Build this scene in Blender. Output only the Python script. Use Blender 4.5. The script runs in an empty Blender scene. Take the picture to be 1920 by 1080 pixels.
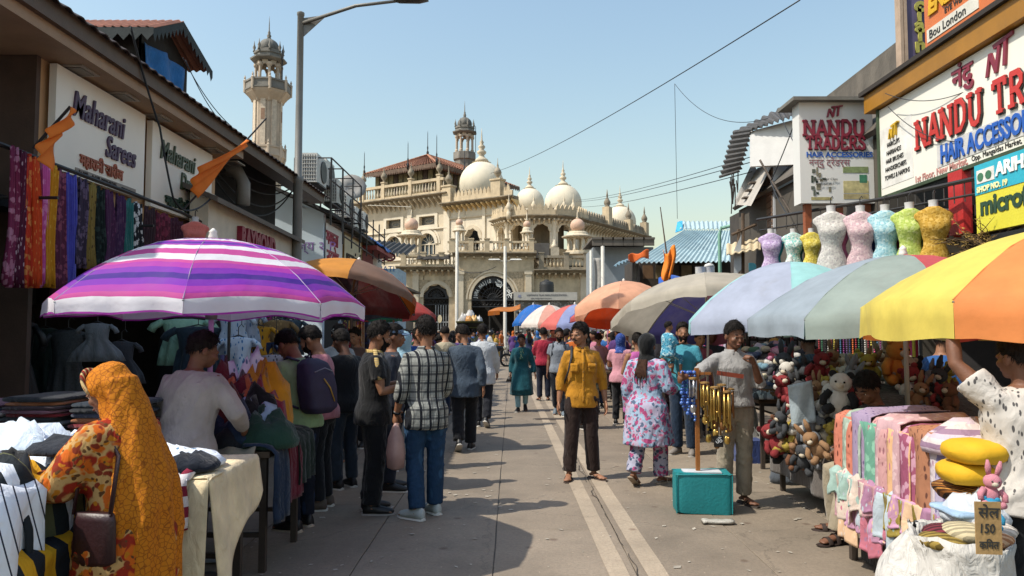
import bpy, bmesh, math, random
import numpy as np
from mathutils import Vector, Matrix, noise as mnoise
R = math.radians
PI = math.pi
random.seed(7)
SC = bpy.context.scene
COL = SC.collection
# ------------------------------------------------------------------ camera, sky, sun, exposure
F = 1387.0                                   # focal length in pixels of the 1920 px photograph
CAMZ = 1.65
PITCH = math.atan(80 / F)
cam = bpy.data.cameras.new('camera')
cam.sensor_width = 36.0
cam.lens = 36.0 * F / 1920
cam.clip_end = 3000
cam.clip_start = .05
camo = bpy.data.objects.new('camera', cam)
camo.location = (0, 0, CAMZ)
camo.rotation_euler = (PI / 2 + PITCH, 0, 0)
COL.objects.link(camo)
SC.camera = camo
SUN_EL, SUN_AZ = R(53), R(249)               # sun stands left of and a little behind the camera (azimuth clockwise from +Y)
world = bpy.data.worlds.new('World')
SC.world = world
world.use_nodes = True
_wt = world.node_tree
_bg = _wt.nodes['Background']
_sky = _wt.nodes.new('ShaderNodeTexSky')
_sky.sky_type = 'NISHITA'
_sky.sun_disc = False
_sky.sun_elevation = SUN_EL
_sky.sun_rotation = SUN_AZ
_sky.air_density = 2.0
_sky.dust_density = 2.0
_sky.ozone_density = 2.8
_sky.altitude = 10
_wt.links.new(_sky.outputs[0], _bg.inputs['Color'])
_bg.inputs['Strength'].default_value = .132
sun = bpy.data.lights.new('sun', 'SUN')
sun.energy = 3.8
sun.angle = R(.6)
sun.color = (1.0, .94, .83)
suno = bpy.data.objects.new('sun', sun)
_sd = Vector((math.sin(SUN_AZ) * math.cos(SUN_EL), math.cos(SUN_AZ) * math.cos(SUN_EL), math.sin(SUN_EL)))
suno.rotation_euler = _sd.to_track_quat('Z', 'Y').to_euler()
suno.location = (-30, -10, 40)
COL.objects.link(suno)
SC.view_settings.view_transform = 'Standard'
SC.view_settings.look = 'None'
SC.view_settings.exposure = 0.48
SC.view_settings.gamma = 1.0
SC.cycles.max_bounces = 6
SC.cycles.diffuse_bounces = 4
SC.cycles.glossy_bounces = 2
SC.cycles.transparent_max_bounces = 8
SC.cycles.use_denoising = True
# ------------------------------------------------------------------ placing helpers
_cp, _sp = math.cos(PITCH), math.sin(PITCH)
def ray(px, py):
 a = (px - 960) / F
 b = -(py - 540) / F
 return Vector((a, _cp - b * _sp, _sp + b * _cp))
def P(px, py, Y):                            # point of the place seen at a pixel, Y metres ahead
 d = ray(px, py)
 return Vector((0, 0, CAMZ)) + d * (Y / d.y)
def PX(px, py, X):                           # ... on the plane x = X
 d = ray(px, py)
 return Vector((0, 0, CAMZ)) + d * (X / d.x)
def G(px, py, z=0.0):                        # ... at height z
 d = ray(px, py)
 return Vector((0, 0, CAMZ)) + d * ((z - CAMZ) / d.z)
def V(*a):
 return Vector(a)
def hx(s):                                   # hex sRGB -> linear
 s = s.lstrip('#')
 o = []
 for i in (0, 2, 4):
  v = int(s[i:i + 2], 16) / 255
  o.append(v / 12.92 if v <= .04045 else ((v + .055) / 1.055) ** 2.4)
 return tuple(o)
# ------------------------------------------------------------------ materials
_MC = {}
def _new(name):
 m = bpy.data.materials.new(name)
 m.use_nodes = True
 nt = m.node_tree
 return m, nt, nt.nodes['Principled BSDF']
def _n(nt, t, **kw):
 n = nt.nodes.new(t)
 for k, v in kw.items():
  if k in n.inputs:
   n.inputs[k].default_value = v
  else:
   setattr(n, k, v)
 return n
def _mix(nt, fac, a, b, mode='MIX'):
 n = nt.nodes.new('ShaderNodeMix')
 n.data_type = 'RGBA'
 n.blend_type = mode
 for k, v in ((0, fac), (6, a), (7, b)):
  if hasattr(v, 'node'):
   nt.links.new(v, n.inputs[k])
  else:
   n.inputs[k].default_value = v if k == 0 else (tuple(v) + (1,))[:4]
 return n.outputs[2]
def _coord(nt, scale=(1, 1, 1), src='Object', rot=(0, 0, 0)):
 tc = nt.nodes.new('ShaderNodeTexCoord')
 mp = nt.nodes.new('ShaderNodeMapping')
 mp.inputs['Scale'].default_value = scale
 mp.inputs['Rotation'].default_value = rot
 nt.links.new(tc.outputs[src], mp.inputs[0])
 return mp.outputs[0]
def _ramp(nt, fac, stops, interp='LINEAR'):
 r = nt.nodes.new('ShaderNodeValToRGB')
 r.color_ramp.interpolation = interp
 e = r.color_ramp.elements
 while len(e) < len(stops):
  e.new(.5)
 for i, (p, col) in enumerate(stops):
  e[i].position = p
  e[i].color = (tuple(col) + (1,))[:4] if not isinstance(col, (int, float)) else (col, col, col, 1)
 nt.links.new(fac, r.inputs[0])
 return r.outputs[0]
def _bump(nt, h, s, dist=.01):
 b = nt.nodes.new('ShaderNodeBump')
 b.inputs['Strength'].default_value = s
 b.inputs['Distance'].default_value = dist
 nt.links.new(h, b.inputs['Height'])
 return b.outputs[0]
def mat(col, rough=.8, var=.18, sc=5.0, bump=.25, metal=0.0, dirt=0.0, dirtcol=(.05, .045, .04), sheen=0.0, trans=0.0):
 """plain procedural material: base colour with cloudy variation, fine relief, optional dirt in its own patches"""
 if isinstance(col, str):
  col = hx(col)
 key = ('m', tuple(round(x, 4) for x in col), rough, var, sc, bump, metal, dirt, dirtcol, sheen, trans)
 if key in _MC:
  return _MC[key]
 m, nt, b = _new('paint')
 co = _coord(nt)
 nz = _n(nt, 'ShaderNodeTexNoise', Scale=sc, Detail=5.0, Roughness=.6)
 nt.links.new(co, nz.inputs['Vector'])
 lo = tuple(x * (1 - var) for x in col)
 hi = tuple(min(.95, x * (1 + var)) for x in col)
 c = _ramp(nt, nz.outputs[0], [(.3, lo), (.7, hi)])
 if dirt > 0:
  n2 = _n(nt, 'ShaderNodeTexNoise', Scale=sc * .37, Detail=9.0, Roughness=.72)
  nt.links.new(_coord(nt, (1, 1, .16)), n2.inputs['Vector'])
  f = _ramp(nt, n2.outputs[0], [(.62 - .3 * dirt, 0.0), (.8, 1.0)])
  mm = _n(nt, 'ShaderNodeMath', operation='MULTIPLY')
  nt.links.new(f, mm.inputs[0])
  mm.inputs[1].default_value = min(1, .35 + dirt * .5)
  c = _mix(nt, mm.outputs[0], c, dirtcol)
 nt.links.new(c, b.inputs['Base Color'])
 b.inputs['Roughness'].default_value = rough
 b.inputs['Metallic'].default_value = metal
 if sheen:
  b.inputs['Sheen Weight'].default_value = sheen
 if trans:
  tb = nt.nodes.new('ShaderNodeBsdfTranslucent')
  nt.links.new(c, tb.inputs[0])
  ms = nt.nodes.new('ShaderNodeMixShader')
  ms.inputs[0].default_value = trans
  nt.links.new(b.outputs[0], ms.inputs[1])
  nt.links.new(tb.outputs[0], ms.inputs[2])
  nt.links.new(ms.outputs[0], nt.nodes['Material Output'].inputs[0])
 if bump:
  n3 = _n(nt, 'ShaderNodeTexNoise', Scale=sc * 9, Detail=4.0)
  nt.links.new(co, n3.inputs['Vector'])
  nt.links.new(_bump(nt, n3.outputs[0], bump), b.inputs['Normal'])
 _MC[key] = m
 return m
def cloth(col, var=.16, weave=.3):
 """plain cloth with soft creases in its relief"""
 if isinstance(col, str):
  col = hx(col)
 key = ('c', tuple(round(x, 4) for x in col), var, weave)
 if key in _MC:
  return _MC[key]
 m, nt, b = _new('cloth')
 co = _coord(nt)
 nz = _n(nt, 'ShaderNodeTexNoise', Scale=7.0, Detail=4.0)
 nt.links.new(co, nz.inputs['Vector'])
 c = _ramp(nt, nz.outputs[0], [(.3, tuple(x * (1 - var) for x in col)), (.7, tuple(min(.9, x * (1 + var)) for x in col))])
 nt.links.new(c, b.inputs['Base Color'])
 b.inputs['Roughness'].default_value = .88
 b.inputs['Specular IOR Level'].default_value = .25
 b.inputs['Sheen Weight'].default_value = .15
 w = _n(nt, 'ShaderNodeTexNoise', Scale=14.0, Detail=3.0, Distortion=1.4)
 nt.links.new(_coord(nt, (1, 1, .55)), w.inputs['Vector'])
 nt.links.new(_bump(nt, w.outputs[0], weave + .25, .03), b.inputs['Normal'])
 _MC[key] = m
 return m
def clothpat(kind, cols, scale=1.0, axis=(0, 0, 1), rot=(0, 0, 0)):
 """printed or woven patterns on cloth: stripes, plaid, floral, dots, cells, dashes"""
 cols = [hx(x) if isinstance(x, str) else x for x in cols]
 key = ('p', kind, tuple(tuple(round(v, 4) for v in x) for x in cols), scale, axis, rot)
 if key in _MC:
  return _MC[key]
 m, nt, b = _new('printed_cloth')
 L = nt.links
 co = _coord(nt, rot=rot)
 def wave(vec_axis, sc):
  sx = nt.nodes.new('ShaderNodeVectorMath'); sx.operation = 'DOT_PRODUCT'
  L.new(co, sx.inputs[0]); sx.inputs[1].default_value = vec_axis
  mu = _n(nt, 'ShaderNodeMath', operation='MULTIPLY'); L.new(sx.outputs['Value'], mu.inputs[0]); mu.inputs[1].default_value = sc
  fr = _n(nt, 'ShaderNodeMath', operation='FRACT'); L.new(mu.outputs[0], fr.inputs[0])
  return fr.outputs[0]
 if kind == 'stripes':                      # cols spread evenly over one period of 1/scale metres; (colour, width) pairs allowed
  k = len(cols)
  c = _ramp(nt, wave(axis, scale), [(i / k, cols[i]) for i in range(k)], 'CONSTANT')
 elif kind == 'plaid':
  a = _ramp(nt, wave((1, .25, 0), scale), [(0, 0.0), (.30, 1.0), (.56, .0), (.68, .6), (.78, 0.0)], 'CONSTANT')
  d = _ramp(nt, wave((0, 0, 1), scale), [(0, 0.0), (.30, 1.0), (.56, .0), (.68, .6), (.78, 0.0)], 'CONSTANT')
  c1 = _mix(nt, a, cols[0], cols[1])
  hf = _n(nt, 'ShaderNodeMath', operation='MULTIPLY'); L.new(d, hf.inputs[0]); hf.inputs[1].default_value = .72
  c = _mix(nt, hf.outputs[0], c1, cols[2])
 else:
  c = None
  base = cols[0]
  nz = _n(nt, 'ShaderNodeTexNoise', Scale=9.0 * scale, Detail=2.0)
  L.new(co, nz.inputs['Vector'])
  c = base
  for i, cc in enumerate(cols[1:]):
   vo = nt.nodes.new('ShaderNodeTexVoronoi')
   if kind == 'cells':
    vo.feature = 'DISTANCE_TO_EDGE'
    vo.inputs['Scale'].default_value = 26 * scale
    L.new(co, vo.inputs['Vector'])
    f = _ramp(nt, vo.outputs['Distance'], [(.02, 1.0), (.09, 0.0)])
   else:
    mp = nt.nodes.new('ShaderNodeMapping')
    mp.inputs['Location'].default_value = (3.1 * i, 1.7 * i, 5.3 * i)
    if kind == 'dashes':
     mp.inputs['Scale'].default_value = (1, 1, .4)
     mp.inputs['Rotation'].default_value = (.5, .6 + i, .2)
    L.new(co, mp.inputs[0])
    ad = nt.nodes.new('ShaderNodeVectorMath'); ad.operation = 'MULTIPLY_ADD'
    L.new(nz.outputs['Color'], ad.inputs[0])
    w = .12 / scale if kind == 'floral' else .02 / scale
    ad.inputs[1].default_value = (w, w, w)
    L.new(mp.outputs[0], ad.inputs[2])
    vo.inputs['Scale'].default_value = {'floral': 7.0 + 3.5 * i, 'dots': 16.0, 'dashes': 22.0}[kind] * scale
    L.new(ad.outputs[0], vo.inputs['Vector'])
    th = {'floral': .44 - .045 * i, 'dots': .28, 'dashes': .26}[kind]
    f = _ramp(nt, vo.outputs['Distance'], [(th - .04, 1.0), (th + .03, 0.0)])
   c = _mix(nt, f, c, cc)
 L.new(c, b.inputs['Base Color'])
 b.inputs['Roughness'].default_value = .85
 b.inputs['Specular IOR Level'].default_value = .25
 w = _n(nt, 'ShaderNodeTexNoise', Scale=12.0, Detail=3.0, Distortion=1.2)
 L.new(_coord(nt, (1, 1, .55)), w.inputs['Vector'])
 L.new(_bump(nt, w.outputs[0], .5, .03), b.inputs['Normal'])
 _MC[key] = m
 return m
def glass(col=(.03, .04, .05), rough=.12):
 return mat(col, rough, .3, 2.0, .0)
# ------------------------------------------------------------------ mesh builder
class MB:
 def __init__(s):
  s.v = []; s.f = []; s.mi = []
  s.at = None
 def add(s, verts, faces, mi=0, M=None):
  o = len(s.v)
  if M is not None:
   verts = [M @ Vector(q) for q in verts]
  s.v += [tuple(q) for q in verts]
  s.f += [tuple(i + o for i in f) for f in faces]
  s.mi += [mi] * len(faces)
  return s
 def box(s, c, size, M=None, mi=0, taper=1.0):
  x, y, z = size[0] / 2, size[1] / 2, size[2] / 2
  vs = []
  for k, dz in enumerate((-z, z)):
   t = taper if k else 1
   vs += [(c[0] - x * t, c[1] - y * t, c[2] + dz), (c[0] + x * t, c[1] - y * t, c[2] + dz), (c[0] + x * t, c[1] + y * t, c[2] + dz), (c[0] - x * t, c[1] + y * t, c[2] + dz)]
  return s.add(vs, [(3, 2, 1, 0), (4, 5, 6, 7), (0, 1, 5, 4), (1, 2, 6, 5), (2, 3, 7, 6), (3, 0, 4, 7)], mi, M)
 def loft(s, rings, mi=0, cap=True, closed=True, M=None):
  n = len(rings[0]); vs = []; fs = []
  for r in rings:
   vs += list(r)
  for k in range(len(rings) - 1):
   for j in range(n if closed else n - 1):
    a = k * n + j; b = k * n + (j + 1) % n
    fs.append((a, b, b + n, a + n))
  if cap and closed:
   fs.append(tuple(range(n - 1, -1, -1)))
   fs.append(tuple((len(rings) - 1) * n + j for j in range(n)))
  return s.add(vs, fs, mi, M)
 def tube(s, pts, rad, seg=8, mi=0, M=None, flat=1.0, upv=None):
  pts = [Vector(p) for p in pts]
  if not isinstance(rad, (list, tuple)):
   rad = [rad] * len(pts)
  rings = []
  up = None
  for i, p in enumerate(pts):
   t = (pts[min(i + 1, len(pts) - 1)] - pts[max(i - 1, 0)])
   if t.length < 1e-9:
    t = Vector((0, 0, 1))
   t.normalize()
   if up is None:
    up = Vector(upv) if upv else (Vector((0, 0, 1)) if abs(t.z) < .9 else Vector((0, 1, 0)))
   a = t.cross(up)
   if a.length < 1e-6:
    a = t.orthogonal()
   a.normalize()
   up = a.cross(t)
   rings.append([p + (a * math.cos(2 * PI * j / seg) + up * math.sin(2 * PI * j / seg) * flat) * rad[i] for j in range(seg)])
  return s.loft(rings, mi, True, True, M)
 def lathe(s, prof, c=(0, 0, 0), seg=16, mi=0, M=None, sq=1.0):
  rings = [[(c[0] + r * math.cos(2 * PI * j / seg), c[1] + r * sq * math.sin(2 * PI * j / seg), c[2] + z) for j in range(seg)] for r, z in prof]
  return s.loft(rings, mi, True, True, M)
 def ball(s, c, r, seg=12, rings=8, mi=0, M=None):
  if not isinstance(r, (tuple, list)):
   r = (r, r, r)
  rr = []
  for k in range(rings + 1):
   th = PI * k / rings
   th = min(max(th, .06), PI - .06)
   rr.append([(c[0] + r[0] * math.sin(th) * math.cos(2 * PI * j / seg), c[1] + r[1] * math.sin(th) * math.sin(2 * PI * j / seg), c[2] - r[2] * math.cos(th)) for j in range(seg)])
  return s.loft(rr, mi, True, True, M)
 def prism(s, poly, d0, d1, fn, mi=0):
  """poly in (u, v); fn(u, v, n) -> point; extruded from n = d0 to d1"""
  n = len(poly)
  vs = [fn(u, v, d0) for u, v in poly] + [fn(u, v, d1) for u, v in poly]
  fs = [tuple(range(n - 1, -1, -1)), tuple(range(n, 2 * n))]
  fs += [(i, (i + 1) % n, n + (i + 1) % n, n + i) for i in range(n)]
  return s.add(vs, fs, mi)
 def grid(s, fn, nu, nv, mi=0, thick=0.0):
  """surface fn(i/nu, j/nv); with thick a second sheet is added behind it"""
  vs = [Vector(fn(i / nu, j / nv)) for j in range(nv + 1) for i in range(nu + 1)]
  fs = [(j * (nu + 1) + i, j * (nu + 1) + i + 1, (j + 1) * (nu + 1) + i + 1, (j + 1) * (nu + 1) + i) for j in range(nv) for i in range(nu)]
  if not thick:
   return s.add(vs, fs, mi)
  nrm = [Vector((0, 0, 0)) for _ in vs]
  for f in fs:
   n = (vs[f[1]] - vs[f[0]]).cross(vs[f[3]] - vs[f[0]])
   for i in f:
    nrm[i] += n
  k = len(vs)
  vb = [v - (n.normalized() * thick if n.length > 1e-12 else Vector((0, 0, thick))) for v, n in zip(vs, nrm)]
  fb = [tuple(i + k for i in reversed(f)) for f in fs]
  rim = [j * (nu + 1) for j in range(nv, -1, -1)]
  b = [i for i in range(nu + 1)] + [j * (nu + 1) + nu for j in range(1, nv + 1)] + [nv * (nu + 1) + i for i in range(nu - 1, -1, -1)] + [j * (nu + 1) for j in range(nv - 1, 0, -1)]
  fr = [(b[(i + 1) % len(b)], b[i], b[i] + k, b[(i + 1) % len(b)] + k) for i in range(len(b))]
  return s.add(vs + vb, fs + fb + fr, mi)
 def mesh(s, name, smooth=False):
  me = bpy.data.meshes.new(name)
  me.from_pydata(s.v, [], s.f)
  if any(s.mi):
   me.polygons.foreach_set('material_index', s.mi)
  if smooth:
   me.polygons.foreach_set('use_smooth', [True] * len(me.polygons))
  me.update()
  return me
 def build(s, name, m, parent=None, smooth=False, loc=None, rz=0.0, sharp=None):
  me = s.mesh(name, smooth)
  for q in (m if isinstance(m, (list, tuple)) else [m]):
   me.materials.append(q)
  if sharp is not None and smooth:
   me.set_sharp_from_angle(angle=R(sharp))
  return link(name, me, parent, loc, rz)
def link(name, me, parent=None, loc=None, rz=0.0):
 o = bpy.data.objects.new(name, me)
 COL.objects.link(o)
 if parent is not None:
  o.parent = parent
 if loc is not None:
  o.location = loc
 o.rotation_euler.z = rz
 return o
def thing(name, label, cat, loc=(0, 0, 0), rz=0.0, group=None):
 o = bpy.data.objects.new(name, None)
 o.empty_display_size = .2
 COL.objects.link(o)
 o.location = loc
 o.rotation_euler.z = rz
 return tag(o, label, cat, group)
def tag(o, label, cat, group=None):
 o['label'] = label
 o['category'] = cat
 if group:
  o['group'] = group
 return o
def struct(o):
 o['kind'] = 'structure'
 return o
def copy_tree(o, parent=None, label=None):
 c = o.copy()
 COL.objects.link(c)
 if parent is not None:
  c.parent = parent
 if label:
  c['label'] = label
 for ch in list(o.children):
  copy_tree(ch, c)
 return c
def recolour(root, m, names=None):
 """own material for a copy: its slots are set on the object, the mesh stays shared"""
 for ch in [root] + list(root.children):
  if ch.type == 'MESH' and (names is None or ch.name.split('.')[0] in names):
   ch.material_slots[0].link = 'OBJECT'
   ch.material_slots[0].material = m
def text(body, size, m, parent, origin, ux, uy, ext=.01, bold=0.0, align='LEFT', sx=1.0, shear=0.0, name='lettering', space=1.0, off=.002):
 """raised or flat lettering: a mesh standing on the plane through origin with axes ux, uy"""
 cu = bpy.data.curves.new('lettering', 'FONT')
 cu.body = body
 cu.size = size
 cu.extrude = max(ext, .0005) / 2
 cu.offset = bold
 cu.align_x = align
 cu.shear = shear
 cu.space_character = space
 cu.resolution_u = 3
 tmp = bpy.data.objects.new('tmp_text', cu)
 COL.objects.link(tmp)
 bpy.context.view_layer.update()
 me = bpy.data.meshes.new_from_object(tmp.evaluated_get(bpy.context.evaluated_depsgraph_get()))
 bpy.data.objects.remove(tmp)
 bpy.data.curves.remove(cu)
 ux = Vector(ux).normalized(); uy = Vector(uy)
 n = ux.cross(uy).normalized()
 uy = n.cross(ux)
 M = Matrix(((ux.x * sx, uy.x, n.x, 0), (ux.y * sx, uy.y, n.y, 0), (ux.z * sx, uy.z, n.z, 0), (0, 0, 0, 1)))
 M.translation = Vector(origin) + n * (max(ext, .0005) / 2 + off)
 me.transform(M)
 me.materials.clear()
 me.materials.append(m)
 for p in me.polygons:
  p.material_index = 0
 return link(name, me, parent)
_O1 = 'zeroth first second third fourth fifth sixth seventh eighth ninth tenth eleventh twelfth thirteenth fourteenth fifteenth sixteenth seventeenth eighteenth nineteenth'.split()
def nth(n):
 if n < 20:
  return _O1[n]
 t = ('twent', 'thirt', 'fort', 'fift')[n // 10 - 2]
 return t + 'ieth' if n % 10 == 0 else t + 'y-' + _O1[n % 10]
def wire(name, pts, rad, m, label, sag=0.0, seg=5, n=24, group=None):
 pts = [Vector(p) for p in pts]
 q = []
 for a, b in zip(pts, pts[1:]):
  k = n
  for i in range(k):
   t = i / k
   q.append(a.lerp(b, t) - Vector((0, 0, sag * 4 * t * (1 - t))))
 q.append(pts[-1])
 return tag(MB().tube(q, rad, seg).build(name, m, None, True), label, 'wire', group)
class Frame:
 """a wall's own axes: u along it from a to b, v up, n out of its face (to the right-hand side seen from above is -n)"""
 def __init__(s, a, b, z0=0.0, flip=False):
  s.a = Vector((a[0], a[1], z0)); s.b = Vector((b[0], b[1], z0))
  s.u = (s.b - s.a); s.L = s.u.length; s.u.normalize()
  s.n = Vector((s.u.y, -s.u.x, 0))
  if flip:
   s.n = -s.n
 def __call__(s, u, v, n=0.0):
  return s.a + s.u * u + s.n * n + Vector((0, 0, v))
 def box(s, mb, u0, u1, v0, v1, n0, n1, mi=0):
  c = [s(u, v, n) for v in (v0, v1) for u, n in ((u0, n0), (u1, n0), (u1, n1), (u0, n1))]
  return mb.add(c, [(3, 2, 1, 0), (4, 5, 6, 7), (0, 1, 5, 4), (1, 2, 6, 5), (2, 3, 7, 6), (3, 0, 4, 7)], mi)
# ------------------------------------------------------------------ people: bodies and garments are grown from overlapping lofts and fused
_PEND = []
def fuse(name, mb, voxel, m, parent, it=4, post=None):
 o = link(name, mb.mesh(name), parent)
 _PEND.append((o, voxel, it, post, m))
 return o
def finish_fused():
 tmp = bpy.data.collections.new('bake')
 COL.children.link(tmp)
 BK = []
 for o, vx, it, post, m in _PEND:
  t = bpy.data.objects.new('bake', o.data)
  tmp.objects.link(t)
  r = t.modifiers.new('r', 'REMESH'); r.adaptivity = 0; r.mode = 'VOXEL'; r.voxel_size = vx; r.use_smooth_shade = True
  if it:
   s = t.modifiers.new('s', 'SMOOTH'); s.factor = .5; s.iterations = it
  BK.append(t)
 bpy.context.view_layer.update()
 dg = bpy.context.evaluated_depsgraph_get()
 MS = [bpy.data.meshes.new_from_object(t.evaluated_get(dg)) for t in BK]
 for t in BK:
  bpy.data.objects.remove(t)
 for (o, vx, it, post, m), me in zip(_PEND, MS):
  me.name = o.name
  old = o.data
  if post:
   n = len(me.vertices)
   co = np.empty(n * 3, 'f'); me.vertices.foreach_get('co', co); co = co.reshape(-1, 3)
   no = np.empty(n * 3, 'f'); me.vertices.foreach_get('normal', no); no = no.reshape(-1, 3)
   co = post(co, no)
   me.vertices.foreach_set('co', np.ascontiguousarray(co, 'f').ravel())
  me.polygons.foreach_set('use_smooth', [True] * len(me.polygons))
  me.materials.clear()
  me.materials.append(m)
  me.update()
  for q in _SHARE.get(old.name, []):
   q.data = me
  o.data = me
  bpy.data.meshes.remove(old)
 bpy.data.collections.remove(tmp)
 _PEND.clear()
_SHARE = {}
_rngw = np.random.RandomState(3)
_WK = _rngw.normal(size=(14, 3)); _WK /= np.linalg.norm(_WK, axis=1)[:, None]
_WP = _rngw.uniform(0, 6.28, 14)
def wrinkle(amp, freq=26.0, zf=1.0, seed=0):
 """soft creases: warped ridges in the surface itself"""
 def f(co, no):
  p = co * np.array([1, 1, zf]) + seed * .37
  w = np.zeros_like(p)
  for k in range(3):
   w[:, k] = np.sin(p @ _WK[k] * 9 + _WP[k]) + .6 * np.sin(p @ _WK[k + 3] * 17 + _WP[k + 3])
  q = p + w * .035
  h = np.zeros(len(p))
  for k in range(5):
   s = np.sin(q @ _WK[6 + k] * freq * (1 + .35 * k) + _WP[6 + k])
   h += (1 - np.abs(s)) ** 2 / (1 + .5 * k)
  env = .55 + .45 * np.sin(p @ _WK[12] * 7 + seed)
  return co + no * ((h - .9) * env * amp)[:, None]
 return f
def hairbump(amp, seed=0):
 def f(co, no):
  h = np.zeros(len(co))
  for k in range(6):
   h += np.sin(co @ _WK[k] * (60 + 22 * k) + _WP[k] + seed)
  return co + no * (h * amp)[:, None]
 return f
def hair_mat(col=(.012, .010, .009)):
 key = ('hair', col)
 if key in _MC:
  return _MC[key]
 m, nt, b = _new('hair')
 nz = _n(nt, 'ShaderNodeTexNoise', Scale=60.0, Detail=3.0)
 nt.links.new(_coord(nt, (1, 1, .25)), nz.inputs['Vector'])
 nt.links.new(_ramp(nt, nz.outputs[0], [(.3, tuple(x * .6 for x in col)), (.75, tuple(x * 1.6 for x in col))]), b.inputs['Base Color'])
 b.inputs['Roughness'].default_value = .75
 b.inputs['Specular IOR Level'].default_value = .12
 nt.links.new(_bump(nt, nz.outputs[0], .35, .004), b.inputs['Normal'])
 _MC[key] = m
 return m
SKINS = ['#8d6248', '#7a513a', '#a3775a', '#6b4632', '#94694f']
def skin(i):
 return mat(SKINS[i % 5], .6, .2, 14.0, .15)
VOX = {0: (.0085, .0125), 1: (.013, .019), 2: (.026, .03)}
def ell(c, rx, ry, n=16, M=None, sq=1.0):
 r = []
 for j in range(n):
  a = 2 * PI * j / n
  ca, sa = math.cos(a), math.sin(a)
  p = Vector((c[0] + rx * math.copysign(abs(ca) ** sq, ca), c[1] + ry * math.copysign(abs(sa) ** sq, sa), c[2]))
  r.append(M(p) if M else p)
 return r
class Pose:
 """joint positions of one figure: x to its right, y forward, z up, for a 1.72 m body (scaled by s)"""
 def __init__(p, H=1.70, lean=0, twist=0, yaw=0, nod=0, tilt=0, arms=None, legs='stand', step=.0, sit=False, female=False, wide=1.0, side=0, hands=None, feet=None):
  p.s = H / 1.72; p.female = female; p.w = wide
  p.pel = V(0, 0, .93)
  p.lean, p.twist, p.side = R(lean), R(twist), R(side)
  p.hm = Matrix.Rotation(R(yaw), 3, 'Z') @ Matrix.Rotation(R(-nod), 3, 'X') @ Matrix.Rotation(R(tilt), 3, 'Y')
  p.sh = {}; p.el = {}; p.wr = {}; p.hd = {}; p.hip = {}; p.kn = {}; p.an = {}; p.toe = {}
  arms = arms or {}
  hands = hands or {}
  p.curl = hands.get('curl', {-1: .35, 1: .35})
  for sd in (-1, 1):
   sh = V(sd * .160 * wide, 0, 1.382)
   a = arms.get(sd, ((sd * .05, -.03, -.285), (sd * .02, .07, -.235)))
   el = sh + V(*a[0]); wr = el + V(*a[1])
   p.sh[sd] = p.U(sh); p.el[sd] = p.U(el); p.wr[sd] = p.U(wr)
   h = V(*a[2]) if len(a) > 2 and a[2] else None
   fd = (p.wr[sd] - p.el[sd]).normalized()
   p.hd[sd] = (p.U(wr + h * .1) - p.wr[sd]).normalized() if h else fd
   p.hip[sd] = V(sd * .088, 0, .90)
   if legs == 'walk':
    q = step * sd
    p.an[sd] = V(sd * .08, q * .9 - .02, .085 + (.07 if q < 0 else 0)); p.kn[sd] = V(sd * .09, q * .45 + .05, .50)
   elif isinstance(legs, dict):
    p.kn[sd] = V(*legs[sd][0]); p.an[sd] = V(*legs[sd][1])
   else:
    o = (.10 if legs == 'stand' else .15)
    p.kn[sd] = V(sd * (o - .005), .02, .49); p.an[sd] = V(sd * o, -.02 + step * sd * .3, .085)
   ft = (feet or {}).get(sd, (sd * .22, 1, 0))
   p.toe[sd] = V(*ft).normalized()
   if legs == 'walk' and step * sd < 0 and not feet:
    p.toe[sd] = V(sd * .1, .8, -.45).normalized()
 def U(p, v):
  """bend the upper body about the pelvis"""
  v = Vector(v)
  t = min(max((v.z - .93) / .2, 0), 1)
  if t <= 0:
   return v
  d = v - V(0, 0, .95)
  d.rotate(Matrix.Rotation(p.twist * t, 3, 'Z'))
  d.rotate(Matrix.Rotation(-p.lean * t, 3, 'X'))
  d.rotate(Matrix.Rotation(p.side * t, 3, 'Y'))
  return d + V(0, 0, .95)
 def Hd(p, v):
  """head space: origin at the head's centre"""
  n = V(0, 0, 1.47)
  return p.U(n) + (Matrix.Rotation(-p.lean * .4, 3, 'X') @ p.hm) @ (Vector(v) * 1.06 + V(0, .025, .137))
TORSO_M = [(.80, .135, .10, 0), (.86, .158, .115, -.005), (.93, .160, .112, -.005), (1.02, .148, .102, 0), (1.10, .145, .10, .005), (1.20, .155, .108, .008), (1.30, .170, .115, .008), (1.36, .165, .10, 0), (1.41, .125, .08, -.005), (1.46, .066, .06, 0)]
TORSO_F = [(.80, .15, .11, 0), (.86, .172, .125, -.01), (.93, .166, .118, -.008), (1.02, .138, .10, 0), (1.10, .130, .096, .005), (1.20, .142, .115, .018), (1.28, .155, .122, .02), (1.36, .155, .098, .004), (1.415, .12, .075, -.004), (1.455, .065, .056, 0)]
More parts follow.
